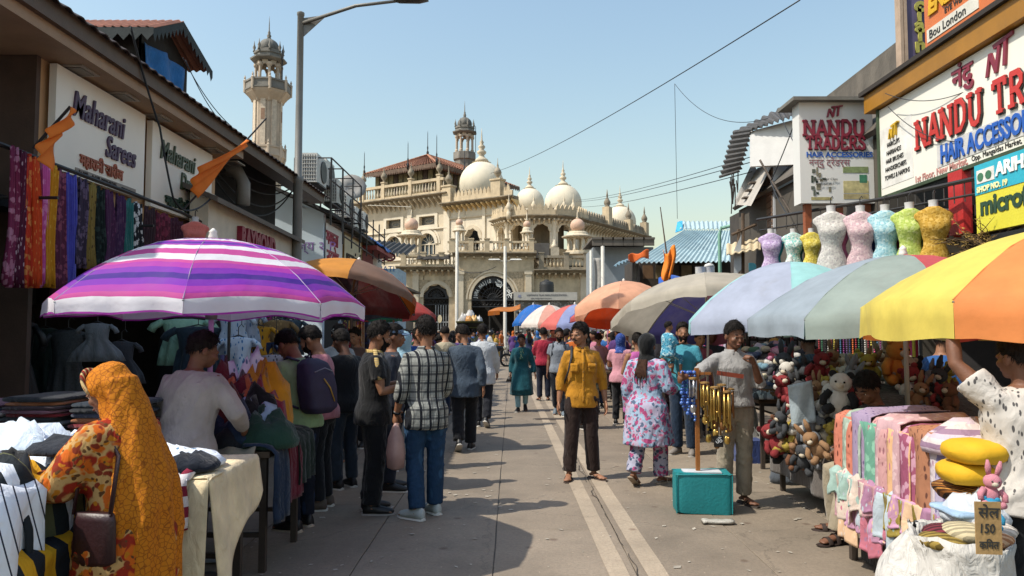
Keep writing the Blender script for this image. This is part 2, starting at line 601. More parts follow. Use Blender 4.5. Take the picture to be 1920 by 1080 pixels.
def make_hand(mb, wr, d, pn, curl, s=1.0, side=1):
 d = d.normalized()
 pn = (pn - d * pn.dot(d)).normalized()
 a = d.cross(pn) * side                   # towards the thumb
 mb.tube([wr - d * .02, wr + d * .02, wr + d * .055 * s, wr + d * .09 * s], [.026 * s, .033 * s, .042 * s, .036 * s], 10, flat=.5, upv=pn)
 for k, (o, L) in enumerate(((.029, .078), (.010, .088), (-.010, .082), (-.029, .064))):
  b = wr + d * (.082 * s) + a * o * s
  q = [b]; ang = curl * .55
  dirv = d.copy()
  for seg, fr in enumerate((.44, .32, .24)):
   dirv = (d * math.cos(ang) + pn * math.sin(ang))
   q.append(q[-1] + dirv * L * s * fr)
   ang += curl * 1.15
  mb.tube([wr + d * .05 * s + a * o * s * .8] + q, [.010 * s, .0105 * s, .0098 * s, .009 * s, .0075 * s], 7)
 b = wr + d * .022 * s + a * .026 * s
 t1 = b + (d * .5 + a * .75 + pn * .35).normalized() * .042 * s
 t2 = t1 + (d * .85 + a * .25 + pn * .5 * curl).normalized() * .032 * s
 mb.tube([b, t1, t2, t2 + (d * .9 + pn * .6 * curl).normalized() * .022 * s], [.015 * s, .0125 * s, .0115 * s, .009 * s], 7)
def body_mesh(p, lod, barefoot=True, palm=None):
 mb = MB()
 U, Hd = p.U, p.Hd
 tor = TORSO_F if p.female else TORSO_M
 mb.loft([ell((0, y, z), rx * p.w, ry * p.w, 16, U, .9) for z, rx, ry, y in tor])
 nb = p.U(V(0, 0, 1.40))
 mb.tube([nb, p.U(V(0, 0, 1.47)), Hd((0, -.02, -.07)), Hd((0, -.015, -.01))], [.062, .054, .054, .056], 12)
 def hball(c, r, rings=8, seg=14):
  M = MB(); M.ball((0, 0, 0), r, seg, rings)
  mb.add([Hd(Vector(v) + Vector(c)) for v in M.v], M.f)
 hball((0, -.008, .022), (.076, .096, .094))
 hball((0, .018, -.028), (.064, .076, .082))
 hball((0, .048, -.083), (.036, .036, .026))      # chin
 hball((0, .086, .004), (.052, .018, .013))       # brow
 for sd in (-1, 1):
  hball((sd * .038, .062, -.032), (.026, .024, .022))   # cheek
  hball((sd * .079, -.008, -.012), (.011, .022, .032))  # ear
 mb.tube([Hd((0, .082, .012)), Hd((0, .098, -.018)), Hd((0, .108, -.036)), Hd((0, .094, -.046))], [.009, .011, .0138, .010], 8)
 hball((0, .088, -.066), (.022, .012, .011))      # lips
 for sd in (-1, 1):
  sh, el, wr = p.sh[sd], p.el[sd], p.wr[sd]
  w = p.w
  ins = sh.lerp(U(V(0, 0, 1.36)), .35)
  mb.tube([ins, sh, sh.lerp(el, .35), sh.lerp(el, .8), el, el.lerp(wr, .3), el.lerp(wr, .75), wr], [.05, .056 * w, .050 * w, .042, .038, .040, .031, .026], 10)
  pn = (Vector(palm[sd]) if palm and sd in palm else V(-sd, .25, 0))
  if lod < 2:
   make_hand(mb, wr, p.hd[sd], pn, p.curl.get(sd, .35), 1.0, sd)
  else:
   mb.tube([wr, wr + p.hd[sd] * .09, wr + p.hd[sd] * .17], [.028, .042, .02], 8, flat=.6)
  hp, kn, an = p.hip[sd], p.kn[sd], p.an[sd]
  mb.tube([hp + V(0, 0, .03), hp.lerp(kn, .2), hp.lerp(kn, .6), kn, kn.lerp(an, .3), kn.lerp(an, .7), an], [.09, .088, .066, .054, .056, .042, .034], 10)
  t = p.toe[sd]
  hl = an - t * .045 - V(0, 0, .03)
  dn = V(0, 0, -.058)
  mb.tube([an - t * .05 + dn * .75, an + dn * .45, an + t * .06 + dn * .7, an + t * .13 + dn * .9, an + t * .19 + dn * 1.02], [.028, .038, .038, .036, .018], 9, flat=.62)
  if lod == 0:
   ax = t.cross(V(0, 0, 1)).normalized()
   for k in range(5):
    o = (k - 2) * .0165 * -sd
    b = an + t * (.15 - abs(k - 1) * .008) + dn * 1.0 + ax * o
    mb.tube([b, b + t * .035, b + t * (.05 - .006 * k) + V(0, 0, -.004)], [.011, .010, .006], 6)
 return mb
def scale_mb(mb, s):
 mb.v = [(x * s, y * s, z * s) for x, y, z in mb.v]
 return mb
def garment_top(p, hem=.80, ease=.022, sleeve='long', flare=1.0, neck=True, hem_shape=0.0, sl_ease=.018, top=1.452, folds=0, bot_w=None):
 """shirt, tee, kurta or dress: rings from the hem up to the neck, and two sleeves"""
 mb = MB()
 tor = TORSO_F if p.female else TORSO_M
 rings = []
 zs = []
 z = hem
 while z < .93:
  zs.append(z); z += .06
 zs += [t[0] for t in tor if t[0] >= .93 and t[0] < top] + [top]
 def at(z):
  if z <= tor[0][0]:
   return tor[0][1:]
  for a, b in zip(tor, tor[1:]):
   if a[0] <= z <= b[0]:
    t = (z - a[0]) / (b[0] - a[0])
    return tuple(a[i] + (b[i] - a[i]) * t for i in (1, 2, 3))
  return tor[-1][1:]
 for z in zs:
  rx, ry, y = at(max(z, .86))
  k = max(0, (1.0 - z))
  g = 1 + (flare - 1) * k
  ex = (ease + (.022 if z < 1.0 else 0)) * (1.0 if z < 1.3 else max(.35, 1 - (z - 1.3) * 3.2))
  lay = []
  cx = cy = 0
  if z < .8:
   t = (.9 - z)
   m = (p.kn[1] + p.kn[-1]) / 2 if z > .45 else (p.an[1] + p.an[-1]) / 2
   cy = m.y * min(1, t / .45) * .8; cx = m.x * min(1, t / .45) * .8
   sp = abs(p.kn[1].y - p.kn[-1].y) * min(1, t / .4) * .35
   ry = ry + sp
  n = 28
  r = []
  for j in range(n):
   a = 2 * PI * j / n
   f = 1 + (folds and math.cos(a * folds + z * 3) * .05 * min(1, k * 2.2))
   q = V(cx + (rx * p.w + ex) * g * f * math.copysign(abs(math.cos(a)) ** .92, math.cos(a)), cy + y + (ry * p.w + ex) * g * f * math.sin(a), z)
   r.append(p.U(q) if z > .93 else q)
  rings.append(r)
 mb.loft(rings)
 ends = {'short': (.62, 0), 'elbow': (1.0, .08), 'threeq': (1.0, .5), 'long': (1.0, .97), 'none': (.0, 0)}
 for sd in (-1, 1):
  sl = sleeve[sd] if isinstance(sleeve, dict) else sleeve
  if sl == 'none':
   continue
  ua, fa = ends[sl]
  sh, el, wr = p.sh[sd], p.el[sd], p.wr[sd]
  ins = sh.lerp(p.U(V(0, 0, 1.35)), .45)
  pts = [ins, sh + V(0, 0, -.004), sh.lerp(el, ua * .5), sh.lerp(el, ua)]
  e = sl_ease
  w = p.w
  rad = [.060 * w + e, .052 * w + e * .75, .050 * w + e * 1.05, .043 * w + e * (1.35 if fa == 0 else 1.1)]
  if fa:
   pts += [el.lerp(wr, fa * .35), el.lerp(wr, fa * .75), el.lerp(wr, fa)]
   rad += [.043 + e * 1.05, .036 + e, .032 + e * .9]
  mb.tube(pts, rad, 12)
 return mb
def trousers_mesh(p, ease=.016, top=.99, end=.96, flare=0.0):
 mb = MB()
 tor = TORSO_F if p.female else TORSO_M
 w = p.w
 mb.loft([ell((0, -.004, z), rx * w + .012, ry * w + .012, 18, p.U) for z, rx, ry in ((.80, .13, .10), (.86, .162, .118), (.93, .164, .116), (top, .152, .106))])
 for sd in (-1, 1):
  hp, kn, an = p.hip[sd], p.kn[sd], p.an[sd]
  mb.tube([hp + V(0, 0, .02), hp.lerp(kn, .25), hp.lerp(kn, .65), kn, kn.lerp(an, .35 * end), kn.lerp(an, .75 * end), kn.lerp(an, end) + V(0, 0, -.01)],
    [.092 + ease, .090 + ease, .070 + ease, .058 + ease * 1.1, .058 + ease * (1.1 + flare), .048 + ease * (1.4 + flare), .043 + ease * (1.6 + 2 * flare)], 12)
 return mb
def hair_shell(p, front=58, side=82, back=122, vol=.012, seed=0, top=.0):
 """hair as an uneven cap grown over the skull, with its hairline"""
 mb = MB()
 n, m = 36, 10
 rings = []
 for k in range(m + 2):
  r = []
  for j in range(n):
   ph = 2 * PI * j / n                # 0 = front
   c = math.cos(ph)
   lim = back + (front - back) * (.5 + .5 * c) ** 1.5
   if abs(abs(ph if ph < PI else ph - 2 * PI) - PI / 2) < .5:
    lim = max(lim, side + 14)
   th = R(lim) * min(k, m) / m
   th = max(th, .03)
   rr = 1.0 + vol / .09 * (.35 + .9 * max(0, math.cos(th)) ** .7) + .05 * mnoise.noise(V(math.sin(th) * math.cos(ph) * 4 + seed, math.sin(th) * math.sin(ph) * 4, math.cos(th) * 4))
   if k == m:
    rr *= .985
   if k == m + 1:
    rr = .86
   x = .078 * rr * math.sin(th) * math.sin(ph); y = -.008 + .098 * rr * math.sin(th) * math.cos(ph); z = .022 + (.097 + top) * rr * math.cos(th)
   r.append(p.Hd((x, y, z)))
  rings.append(r)
 mb.loft(rings)
 return mb
def shoe_parts(p, sd, m, msole, parent, s, kind='shoe', name='shoe'):
 an, t = p.an[sd], p.toe[sd]
 t = Vector(t)
 up = V(0, 0, 1) if abs(t.z) < .05 else (V(0, 0, 1) - t * t.z).normalized()
 ax = t.cross(up).normalized()
 def sec(y, w, h, z0=0):
  b = an + t * y - up * .085
  return [b + ax * (w * math.cos(a)) + up * (z0 + max(0, math.sin(a)) * h + (0 if math.sin(a) > 0 else 0)) for a in [2 * PI * j / 12 for j in range(12)]]
 if kind == 'shoe':
  mb = MB()
  mb.loft([sec(-.075, .012, .03, .02), sec(-.07, .033, .085, .018), sec(-.02, .038, .105, .018), sec(.03, .040, .092, .018), sec(.09, .046, .062, .018), sec(.15, .046, .048, .018), sec(.19, .034, .034, .018), sec(.205, .012, .02, .02)])
  o = scale_mb(mb, s).build(name, m, parent, True)
  so = MB()
  so.loft([[q + up * z for q in sec(y, w, 0)] for z in (0,) for y, w in ((-.08, .02),)] * 0 or [sec(-.085, .016, .024), sec(-.07, .038, .026), sec(0, .043, .026), sec(.09, .050, .024), sec(.16, .049, .022), sec(.205, .032, .022), sec(.215, .014, .02)])
  scale_mb(so, s).build('sole', msole, o, True, sharp=50)
 else:
  mb = MB()
  mb.loft([sec(-.085, .016, .02), sec(-.07, .037, .022), sec(0, .038, .018), sec(.09, .046, .016), sec(.17, .046, .016), sec(.215, .02, .016)])
  o = scale_mb(mb, s).build('sandal', msole, parent, True, sharp=50)
  st = MB()
  for y0, y1, h in (((.06, .10, .055),) if kind == 'flip' else ((.02, .06, .075), (.10, .14, .05))):
   b0, b1 = an + t * y0 - up * .085, an + t * y1 - up * .085
   if kind == 'flip':
    tip = an + t * .155 - up * .062
    for q in (-1, 1):
     st.tube([b0 + ax * q * .044 + up * .012, b0 + ax * q * .03 + t * .03 + up * .048, tip], .007, 6)
   else:
    st.loft([[bb + ax * (.047 * math.cos(a)) * k + up * (.01 + h * k * math.sin(a)) for a in [PI * j / 8 for j in range(9)]] for bb, k in ((b0, 1.0), (b1, 1.0), (b1, .93), (b0, .93), (b0, 1.0))], closed=False)
  scale_mb(st, s).build('strap', m, o, True)
 return o
def face_bits(p, parent, s, hairm, beard=False, moustache=False):
 for sd in (-1, 1):
  e = MB(); e.ball((0, 0, 0), (.0125, .006, .0065), 8, 6)
  e.v = [tuple(p.Hd(Vector(v) + V(sd * .031, .0805, -.008))) for v in e.v]
  o = scale_mb(e, s).build('eye', mat('#d8cfc4', .3, .05), parent, True)
  e = MB(); e.ball((0, 0, 0), (.0058, .004, .006), 8, 6)
  e.v = [tuple(p.Hd(Vector(v) + V(sd * .031, .0850, -.008))) for v in e.v]
  scale_mb(e, s).build('iris', mat((.012, .008, .006), .2, .05), o, True)
  e = MB()
  e.tube([p.Hd((sd * .014, .092, .016)), p.Hd((sd * .034, .091, .0225)), p.Hd((sd * .054, .076, .014))], [.004, .0052, .0025], 6)
  scale_mb(e, s).build('eyebrow', hairm, parent, True)
 e = MB(); e.tube([p.Hd((-.024, .090, -.067)), p.Hd((0, .101, -.066)), p.Hd((.024, .090, -.067))], [.003, .0075, .003], 6)
 scale_mb(e, s).build('lips', mat('#6f3f35', .5, .1), parent, True)
 if moustache or beard:
  e = MB(); e.tube([p.Hd((-.034, .084, -.062)), p.Hd((-.016, .101, -.055)), p.Hd((0, .104, -.053)), p.Hd((.016, .101, -.055)), p.Hd((.034, .084, -.062))], [.004, .007, .006, .007, .004], 6)
  scale_mb(e, s).build('moustache', hairm, parent, True)
 if beard:
  mb = MB()
  rr = []
  for k in range(7):
   r = []
   for j in range(15):
    a = -PI * .62 + PI * 1.24 * j / 14
    z = -.035 - .085 * k / 6 - .01 * math.cos(a)
    w = .070 - .010 * k / 6 * 3
    r.append(p.Hd((math.sin(a) * w * 1.0, .018 + math.cos(a) * (w + .010), z + (.03 if abs(a) > 1.2 else 0) - (.028 if abs(a) < .5 and k < 2 else 0))))
   rr.append(r)
  mb.loft(rr, closed=False)
  scale_mb(mb, s).build('beard', hairm, parent, True)
def person(label, x, y, face, p, top=None, legs=None, hair='short', shoes='shoe', lod=1, sk=0, group=None, shoem=None, solem=None, extras=None, bodyonly=False,
     topname='shirt', legname='trousers', face_on=None, beard=False, moustache=False, hairm=None, palm=None, z=0.0, seed=None, hairkw=None):
 """face: heading in degrees, 0 = away from the camera, 180 = towards it, 90 = to the left"""
 seed = seed if seed is not None else int(abs(x * 31 + y * 17)) % 50
 root = thing('person', label, 'person', (x, y, z), R(face), group)
 s = p.s
 bv, cv = VOX[lod]
 fuse('body', scale_mb(body_mesh(p, lod, palm=palm), s), bv, skin(sk), root, 2 if lod < 2 else 3)
 if top:
  m, kw = top
  kw = dict(kw)
  amp = kw.pop('amp', .007)
  fuse(topname, scale_mb(garment_top(p, **kw), s), cv, m, root, 5, wrinkle(amp, 24, .8, seed))
 if legs:
  m, kw = legs
  kw = dict(kw)
  amp = kw.pop('amp', .006)
  fuse(legname, scale_mb(trousers_mesh(p, **kw), s), cv, m, root, 4, wrinkle(amp, 28, 1.3, seed + 3))
 hm_ = hairm or hair_mat()
 if hair in ('short', 'long', 'pony', 'bun'):
  kw = dict(front=56, side=84, back=120, vol=.016, seed=seed)
  kw.update(hairkw or {})
  o = fuse('hair', scale_mb(hair_shell(p, **kw), s), .009 if lod < 2 else .022, hm_, root, 1, hairbump(.0013 if lod < 2 else 0, seed))
  if lod < 2:
   sb = MB(); rs_ = random.Random(seed)
   for _ in range(1100 if lod == 0 else 380):
    ph = rs_.uniform(0, 2 * PI); c = math.cos(ph)
    lim = kw['back'] + (kw['front'] - kw['back']) * (.5 + .5 * c) ** 1.5
    th = R(lim + 3) * math.sqrt(rs_.random())
    rr = 1.0 + kw['vol'] / .09 * (.35 + .9 * max(0, math.cos(th)) ** .7)
    q = V(.078 * rr * math.sin(th) * math.sin(ph), -.008 + .098 * rr * math.sin(th) * math.cos(ph), .022 + .097 * rr * math.cos(th))
    n_ = V(math.sin(th) * math.sin(ph), math.sin(th) * math.cos(ph), math.cos(th))
    d_ = (n_ * rs_.uniform(.25, .7) + V(math.cos(th) * math.sin(ph), math.cos(th) * math.cos(ph), -math.sin(th)) * .8 + V(rs_.uniform(-.6, .6), rs_.uniform(-.6, .6), rs_.uniform(-.3, .3))).normalized()
    w_ = d_.cross(n_).normalized() * rs_.uniform(.0016, .0035)
    L_ = rs_.uniform(.014, .032)
    q = q - n_ * .004
    sb.add([p.Hd(q - w_), p.Hd(q + w_), p.Hd(q + d_ * L_ * .6 + w_ * .6), p.Hd(q + d_ * L_)], [(0, 1, 2), (0, 2, 3)])
   so_ = scale_mb(sb, s).build('hair_strands', hm_, o); so_['kind'] = 'stuff'
  if hair != 'short':
   mb = MB()
   if hair == 'long':
    for k in range(9):
     a = (k - 4) * .021
     mb.tube([p.Hd((a, -.08, .03)), p.Hd((a * 1.2, -.105, -.08)), p.U(V(a * 1.3, -.135, 1.36)), p.U(V(a * 1.1 + .01 * math.sin(k * 3), -.14, 1.16 - .03 * (k % 3)))], [.02, .024, .02, .004], 6)
   elif hair == 'pony':
    mb.tube([p.Hd((0, -.09, .04)), p.Hd((0, -.14, 0)), p.Hd((0, -.13, -.12)), p.U(V(.01, -.13, 1.25))], [.03, .032, .026, .008], 8)
   else:
    mb.ball(tuple(p.Hd((0, -.12, .0))), .045, 10, 8)
   fuse('hair_length', scale_mb(mb, s), .010 if lod < 2 else .022, hm_, root, 1, hairbump(.0008, seed))
 if shoes:
  for sd in (-1, 1):
   shoe_parts(p, sd, shoem or mat('#1d1c1c', .6, .2), solem or mat('#b9b4ab', .7, .15), root, s, shoes)
 if face_on is None:
  face_on = lod < 2 and 70 < (face % 360) < 290
 if face_on:
  face_bits(p, root, s, hm_, beard, moustache)
 if extras:
  extras(root, p, s)
 return root
def cap_hat(root, p, s, m, brim=True, back=False, lod=1):
 mb = MB()
 rings = []
 for k in range(9):
  th = R(max(2, 82 * k / 8))
  rings.append([p.Hd((.087 * math.sin(th) * math.sin(2 * PI * j / 24), -.008 + .106 * math.sin(th) * math.cos(2 * PI * j / 24), .03 + .094 * math.cos(th))) for j in range(24)])
 rings.append([p.Hd((.080 * math.sin(2 * PI * j / 24), -.008 + .098 * math.cos(2 * PI * j / 24), .028)) for j in range(24)])
 mb.loft(rings)
 o = scale_mb(mb, s).build('cap', m, root, True)
 b = MB(); b.ball(tuple(p.Hd((0, -.008, .126))), .007, 6, 5)
 scale_mb(b, s).build('button', m, o, True)
 if brim:
  q = -1 if back else 1
  mb = MB()
  mb.grid(lambda u, v: p.Hd(((u - .5) * .15 * (1 - .25 * v * v), q * (.075 + .085 * v * (1 - (2 * u - 1) ** 2 * .55) + .0 * v), .044 - .018 * v - .022 * (2 * u - 1) ** 2)), 12, 6, 0, .004)
  scale_mb(mb, s).build('brim', m, o, True)
 return o
# ------------------------------------------------------------------ ground: worn concrete slabs, beyond them one sheet to the horizon
def concrete_mat(col, joints=False):
 m, nt, b = _new('worn_concrete')
 co = nt.nodes.new('ShaderNodeNewGeometry').outputs['Position']
 n1 = _n(nt, 'ShaderNodeTexNoise', Scale=1.1, Detail=8.0, Roughness=.65)
 n2 = _n(nt, 'ShaderNodeTexNoise', Scale=38.0, Detail=4.0, Roughness=.7)
 n3 = _n(nt, 'ShaderNodeTexNoise', Scale=4.5, Detail=6.0, Roughness=.7)
 for q in (n1, n2, n3):
  nt.links.new(co, q.inputs['Vector'])
 c = _ramp(nt, n1.outputs[0], [(.3, tuple(x * .72 for x in col)), (.52, col), (.75, tuple(x * 1.22 for x in col))])
 c = _mix(nt, _ramp(nt, n2.outputs[0], [(.42, 0.0), (.62, .35)]), c, tuple(x * .55 for x in col))
 c = _mix(nt, _ramp(nt, n3.outputs[0], [(.60, 0.0), (.78, .55)]), c, tuple(x * .55 for x in col))
 vo = _n(nt, 'ShaderNodeTexVoronoi', Scale=9.0)
 nt.links.new(co, vo.inputs['Vector'])
 c = _mix(nt, _ramp(nt, vo.outputs['Distance'], [(.035, .75), (.06, 0.0)]), c, tuple(min(.8, x * 2.3) for x in col))
 n4 = _n(nt, 'ShaderNodeTexNoise', Scale=.55, Detail=9.0, Roughness=.75, Distortion=.6); nt.links.new(co, n4.inputs['Vector'])
 c = _mix(nt, _ramp(nt, n4.outputs[0], [(.52, 0.0), (.66, .45)]), c, tuple(x * .62 for x in col))
 v2 = _n(nt, 'ShaderNodeTexVoronoi', Scale=2.6, Randomness=1.0); nt.links.new(co, v2.inputs['Vector'])
 c = _mix(nt, _ramp(nt, v2.outputs['Distance'], [(.05, .7), (.12, 0.0)]), c, (col[0] * .42, col[1] * .33, col[2] * .3))
 v3 = nt.nodes.new('ShaderNodeTexVoronoi'); v3.feature = 'DISTANCE_TO_EDGE'; v3.inputs['Scale'].default_value = .42
 ad = nt.nodes.new('ShaderNodeVectorMath'); ad.operation = 'MULTIPLY_ADD'; nt.links.new(n3.outputs['Color'], ad.inputs[0]); ad.inputs[1].default_value = (.35, .35, .35); nt.links.new(co, ad.inputs[2]); nt.links.new(ad.outputs[0], v3.inputs['Vector'])
 c = _mix(nt, _ramp(nt, v3.outputs['Distance'], [(.001, .55), (.004, 0.0)]), c, tuple(x * .3 for x in col))
 nt.links.new(c, b.inputs['Base Color'])
 b.inputs['Roughness'].default_value = .78
 nt.links.new(_bump(nt, n2.outputs[0], .35, .012), b.inputs['Normal'])
 return m
CONC = concrete_mat((.228, .182, .134))
CONC2 = concrete_mat((.212, .170, .126))
CONC3 = concrete_mat((.244, .196, .146))
ground = struct(MB().add([(-900, -60, -.012), (900, -60, -.012), (900, 1500, -.012), (-900, 1500, -.012)], [(0, 1, 2, 3)]).build('ground', concrete_mat((.09, .078, .062))))
far = MB(); far.add([(-60, 31, 0), (60, 31, 0), (60, 300, 0), (-60, 300, 0)], [(0, 1, 2, 3)])
struct(far.build('plaza_pavement', CONC))
road = bpy.data.objects.new('road', None); COL.objects.link(road); struct(road)
def slab_mesh(w, l, seed):
 mb = MB(); g = .0035
 def e(x, y):
  return mnoise.noise(V(x * 3 + seed, y * 3, 0)) * .006
 n = 8
 per = []
 for i in range(n): per.append((-w / 2 + g + (w - 2 * g) * i / n, -l / 2 + g))
 for i in range(n): per.append((w / 2 - g, -l / 2 + g + (l - 2 * g) * i / n))
 for i in range(n): per.append((w / 2 - g - (w - 2 * g) * i / n, l / 2 - g))
 for i in range(n): per.append((-w / 2 + g, l / 2 - g - (l - 2 * g) * i / n))
 lo = [(x + e(x, y), y + e(y, x), -.012) for x, y in per]
 md = [(x + e(x, y), y + e(y, x), -.003) for x, y in per]
 hi = [(x * .992 + e(x, y), y * .996 + e(y, x), 0) for x, y in per]
 mb.loft([lo, md, hi])
 return mb.mesh('slab', False)
XJ = [-6.9, -5.9, -4.95, -3.95, -3.0, -2.05, -1.1, -.13, .85, 1.8, 2.75, 3.7, 4.7, 5.7, 6.7, 7.7]
_slabs = {}
random.seed(5)
for i, (x0, x1) in enumerate(zip(XJ, XJ[1:])):
 y = 1.0 + (i % 3) * .75
 while y < 31:
  l = min((2.2, 2.45, 2.05)[(i + int(y)) % 3] * (1 if y < 14 else 2), 31 - y)
  if l < .3:
   break
  key = (round(x1 - x0, 2), round(l, 2))
  if key not in _slabs:
   _slabs[key] = slab_mesh(x1 - x0, l, len(_slabs))
   _slabs[key].materials.append(CONC)
  o = link('slab', _slabs[key], road, ((x0 + x1) / 2, y + l / 2, random.uniform(-.0035, .0)))
  o.material_slots[0].link = 'OBJECT'
  o.material_slots[0].material = random.choice([CONC, CONC, CONC2, CONC3])
  y += l
strip = concrete_mat((.36, .29, .212))
for k, (xa, xb) in enumerate(((.655, .795), (.915, 1.06))):
 mb = MB()
 def ed(y, s):
  return mnoise.noise(V(y * 2.3, s, k)) * .006
 mb.grid(lambda u, v: ((xa if u == 0 else xb) + ed(v * 24 + 3, u) - .012 * (v * 24 - 2), 3 + v * 24, .005), 1, 90)
 mb.build('lane_line', strip, road)['label'] = 'pale worn painted line along the street'
mb = MB()
for seg in range(80):
 y0 = 4.6 + seg * .07
 if seg % 17 > 13:
  continue
 f = lambda y: .86 - .012 * (y - 5) + mnoise.noise(V(y * 3.1, 7, 0)) * .04 + mnoise.noise(V(y * 14, 3, 0)) * .02
 w = .002 + .007 * abs(mnoise.noise(V(y0 * 4, 1, 3)))
 mb.add([(f(y0) - w, y0, .006), (f(y0) + w, y0, .006), (f(y0 + .07) + w, y0 + .07, .006), (f(y0 + .07) - w, y0 + .07, .006)], [(0, 1, 2, 3)])
mb.build('crack', mat((.045, .036, .028), .9), road)['label'] = 'dark crack running between the two pale lines'
E2 = G(1040, 786)
mb = MB()
mb.loft([[(E2.x + .42 * math.cos(a) * r + .05 * mnoise.noise(V(a, r, 1)), E2.y + .13 * math.sin(a) * r, z) for a in [2 * PI * j / 18 for j in range(18)]] for r, z in ((1, .003), (.9, .012), (.5, .006))])
mb.build('pothole_patch', mat((.05, .038, .03), .9), road)
random.seed(11)
mb = MB()
for k in range(900):
 y = random.uniform(4, 20); x = random.uniform(-3.2, 3.4)
 s = random.uniform(.005, .03) * (1 if k % 9 else 1.6); a = random.uniform(0, 6.3)
 c, d = math.cos(a) * s, math.sin(a) * s
 q = random.uniform(.3, 1)
 mb.add([(x - c, y - d, .0045), (x + d * q, y - c * q, .006), (x + c, y + d, .0045), (x - d * q, y + c * q, .0055)], [(0, 1, 2, 3)])
o = mb.build('litter_scraps', mat('#a39b8e', .9, .3)); o['kind'] = 'stuff'; o['label'] = 'tiny scraps of litter scattered over the street'; o['category'] = 'litter'
# ------------------------------------------------------------------ mosque at the end of the street
CREAM = mat((.58, .49, .36), .85, .14, 1.2, .2, dirt=.42, dirtcol=(.2, .165, .12))
CREAM2 = mat((.64, .56, .435), .8, .12, 1.2, .15, dirt=.3, dirtcol=(.26, .22, .16))
STAINED = mat((.52, .415, .275), .9, .22, 1.6, .3, dirt=.45, dirtcol=(.06, .05, .038))
GRIMY = mat((.30, .25, .18), .9, .3, 2.0, .3, dirt=.8, dirtcol=(.035, .03, .025))
DOMEM = mat((.66, .585, .45), .7, .12, .8, .12, dirt=.3, dirtcol=(.33, .26, .17))
PINK = mat((.55, .36, .26), .7, .14, 2.0, .2, dirt=.3, dirtcol=(.2, .14, .1))
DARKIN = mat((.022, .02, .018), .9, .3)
IRON = mat((.016, .016, .018), .5, .2, 8, .1)
PANE = glass((.05, .07, .09))
def arch_curve(kind, uc, hw, spring, apex, n=16):
 pts = []
 for i in range(n + 1):
  t = i / n
  a = PI * (1 - t)
  if kind == 'pointed':
   s = abs(math.cos(a)); r = 1 - s ** 2.2
   q = (uc + hw * math.cos(a), spring + (apex - spring) * (r ** .62))
  else:
   q = (uc + hw * math.cos(a), spring + (apex - spring) * math.sin(a))
  if kind == 'cusped':
   w = 1 - .10 * abs(math.sin(a * 4.5))
   q = (uc + hw * math.cos(a) * w, spring + (apex - spring) * math.sin(a) * w)
  pts.append(q)
 return pts
def bay(mb, fr, u0, u1, v0, v1, uc, hw, sill, spring, apex, d0, d1, kind='round', n=16):
 """a stretch of wall with one arched opening really cut through it"""
 pts = arch_curve(kind, uc, hw, spring, apex, n)
 if sill > v0 + .01:
  fr.box(mb, uc - hw, uc + hw, v0, sill, d0, d1)
 fr.box(mb, u0, uc - hw, v0, v1, d0, d1)
 fr.box(mb, uc + hw, u1, v0, v1, d0, d1)
 for (a, b), (c, d) in zip(pts, pts[1:]):
  if c - a > 1e-4:
   mb.prism([(a, b), (c, d), (c, v1), (a, v1)], d0, d1, fr)
def arch_band(mb, fr, uc, hw, spring, apex, w, d0, d1, kind='round', n=18):
 p = arch_curve(kind, uc, hw, spring, apex, n)
 q = arch_curve(kind if kind != 'cusped' else 'round', uc, hw + w, spring, apex + w, n)
 for i in range(n):
  mb.prism([p[i], p[i + 1], q[i + 1], q[i]], d0, d1, fr)
def balustrade(parent, fr, u0, u1, v, h, posts, m, mw=None, d=.16, step=.34, finial=0.0, n0=0.0):
 mw = mw or m
 mb = MB()
 fr.box(mb, u0, u1, v, v + h * .16, n0 - d / 2, n0 + d / 2)
 mb.build('bottom_rail', m, parent)
 mb = MB()
 fr.box(mb, u0, u1, v + h * .80, v + h * .97, n0 - d * .6, n0 + d * .6)
 mb.build('top_rail', m, parent)
 for u in posts:
  mb = MB()
  fr.box(mb, u - .2, u + .2, v - .05, v + h * 1.12, n0 - .2, n0 + .2)
  fr.box(mb, u - .25, u + .25, v + h * 1.12, v + h * 1.2, n0 - .25, n0 + .25)
  o = mb.build('post', m, parent)
  if finial:
   c = fr(u, v + h * 1.2, n0)
   f = MB(); f.lathe([(.16, 0), (.1, .12), (.12, .2), (.30, .45), (.31, .6), (.2, .85), (.07, 1.02), (.10, 1.1), (.04, 1.25), (.015, 1.6)] if finial == 1 else [(.1 * finial, 0), (.06, .1), (.2 * finial, .4), (.06, .7), (.012, 1.2)], c, 10)
   f.build('finial', GRIMY if finial == 1 else m, o, True)
 mb = MB()
 u = u0 + step / 2
 while u < u1:
  if all(abs(u - q) > .27 for q in posts):
   c = fr(u, v + h * .16, n0)
   mb.lathe([(.05, 0), (.09, h * .14), (.1, h * .22), (.045, h * .42), (.07, h * .64)], c, 6)
  u += step
 o = mb.build('balusters', mw, parent, True)
 o['kind'] = 'stuff'
def cornice(parent, fr, u0, u1, v, out, m, brk=.6, bh=.5, mb2=None):
 mb = MB()
 mb.prism([(0, 0), (0, .32), (out * 1.0, .32), (out, .24), (out * .55, .12), (out * .4, 0)], u0, u1, lambda a, b, c: fr(c, v + b, a))
 mb.build('cornice', m, parent)
 mb = MB()
 u = u0 + brk / 2
 while u < u1:
  mb.prism([(0, -bh), (0, 0), (out * .85, 0), (out * .8, -.12), (out * .3, -bh * .5)], u - .07, u + .07, lambda a, b, c: fr(c, v + b, a))
  u += brk
 o = mb.build('brackets', mb2 or m, parent)
 o['kind'] = 'stuff'
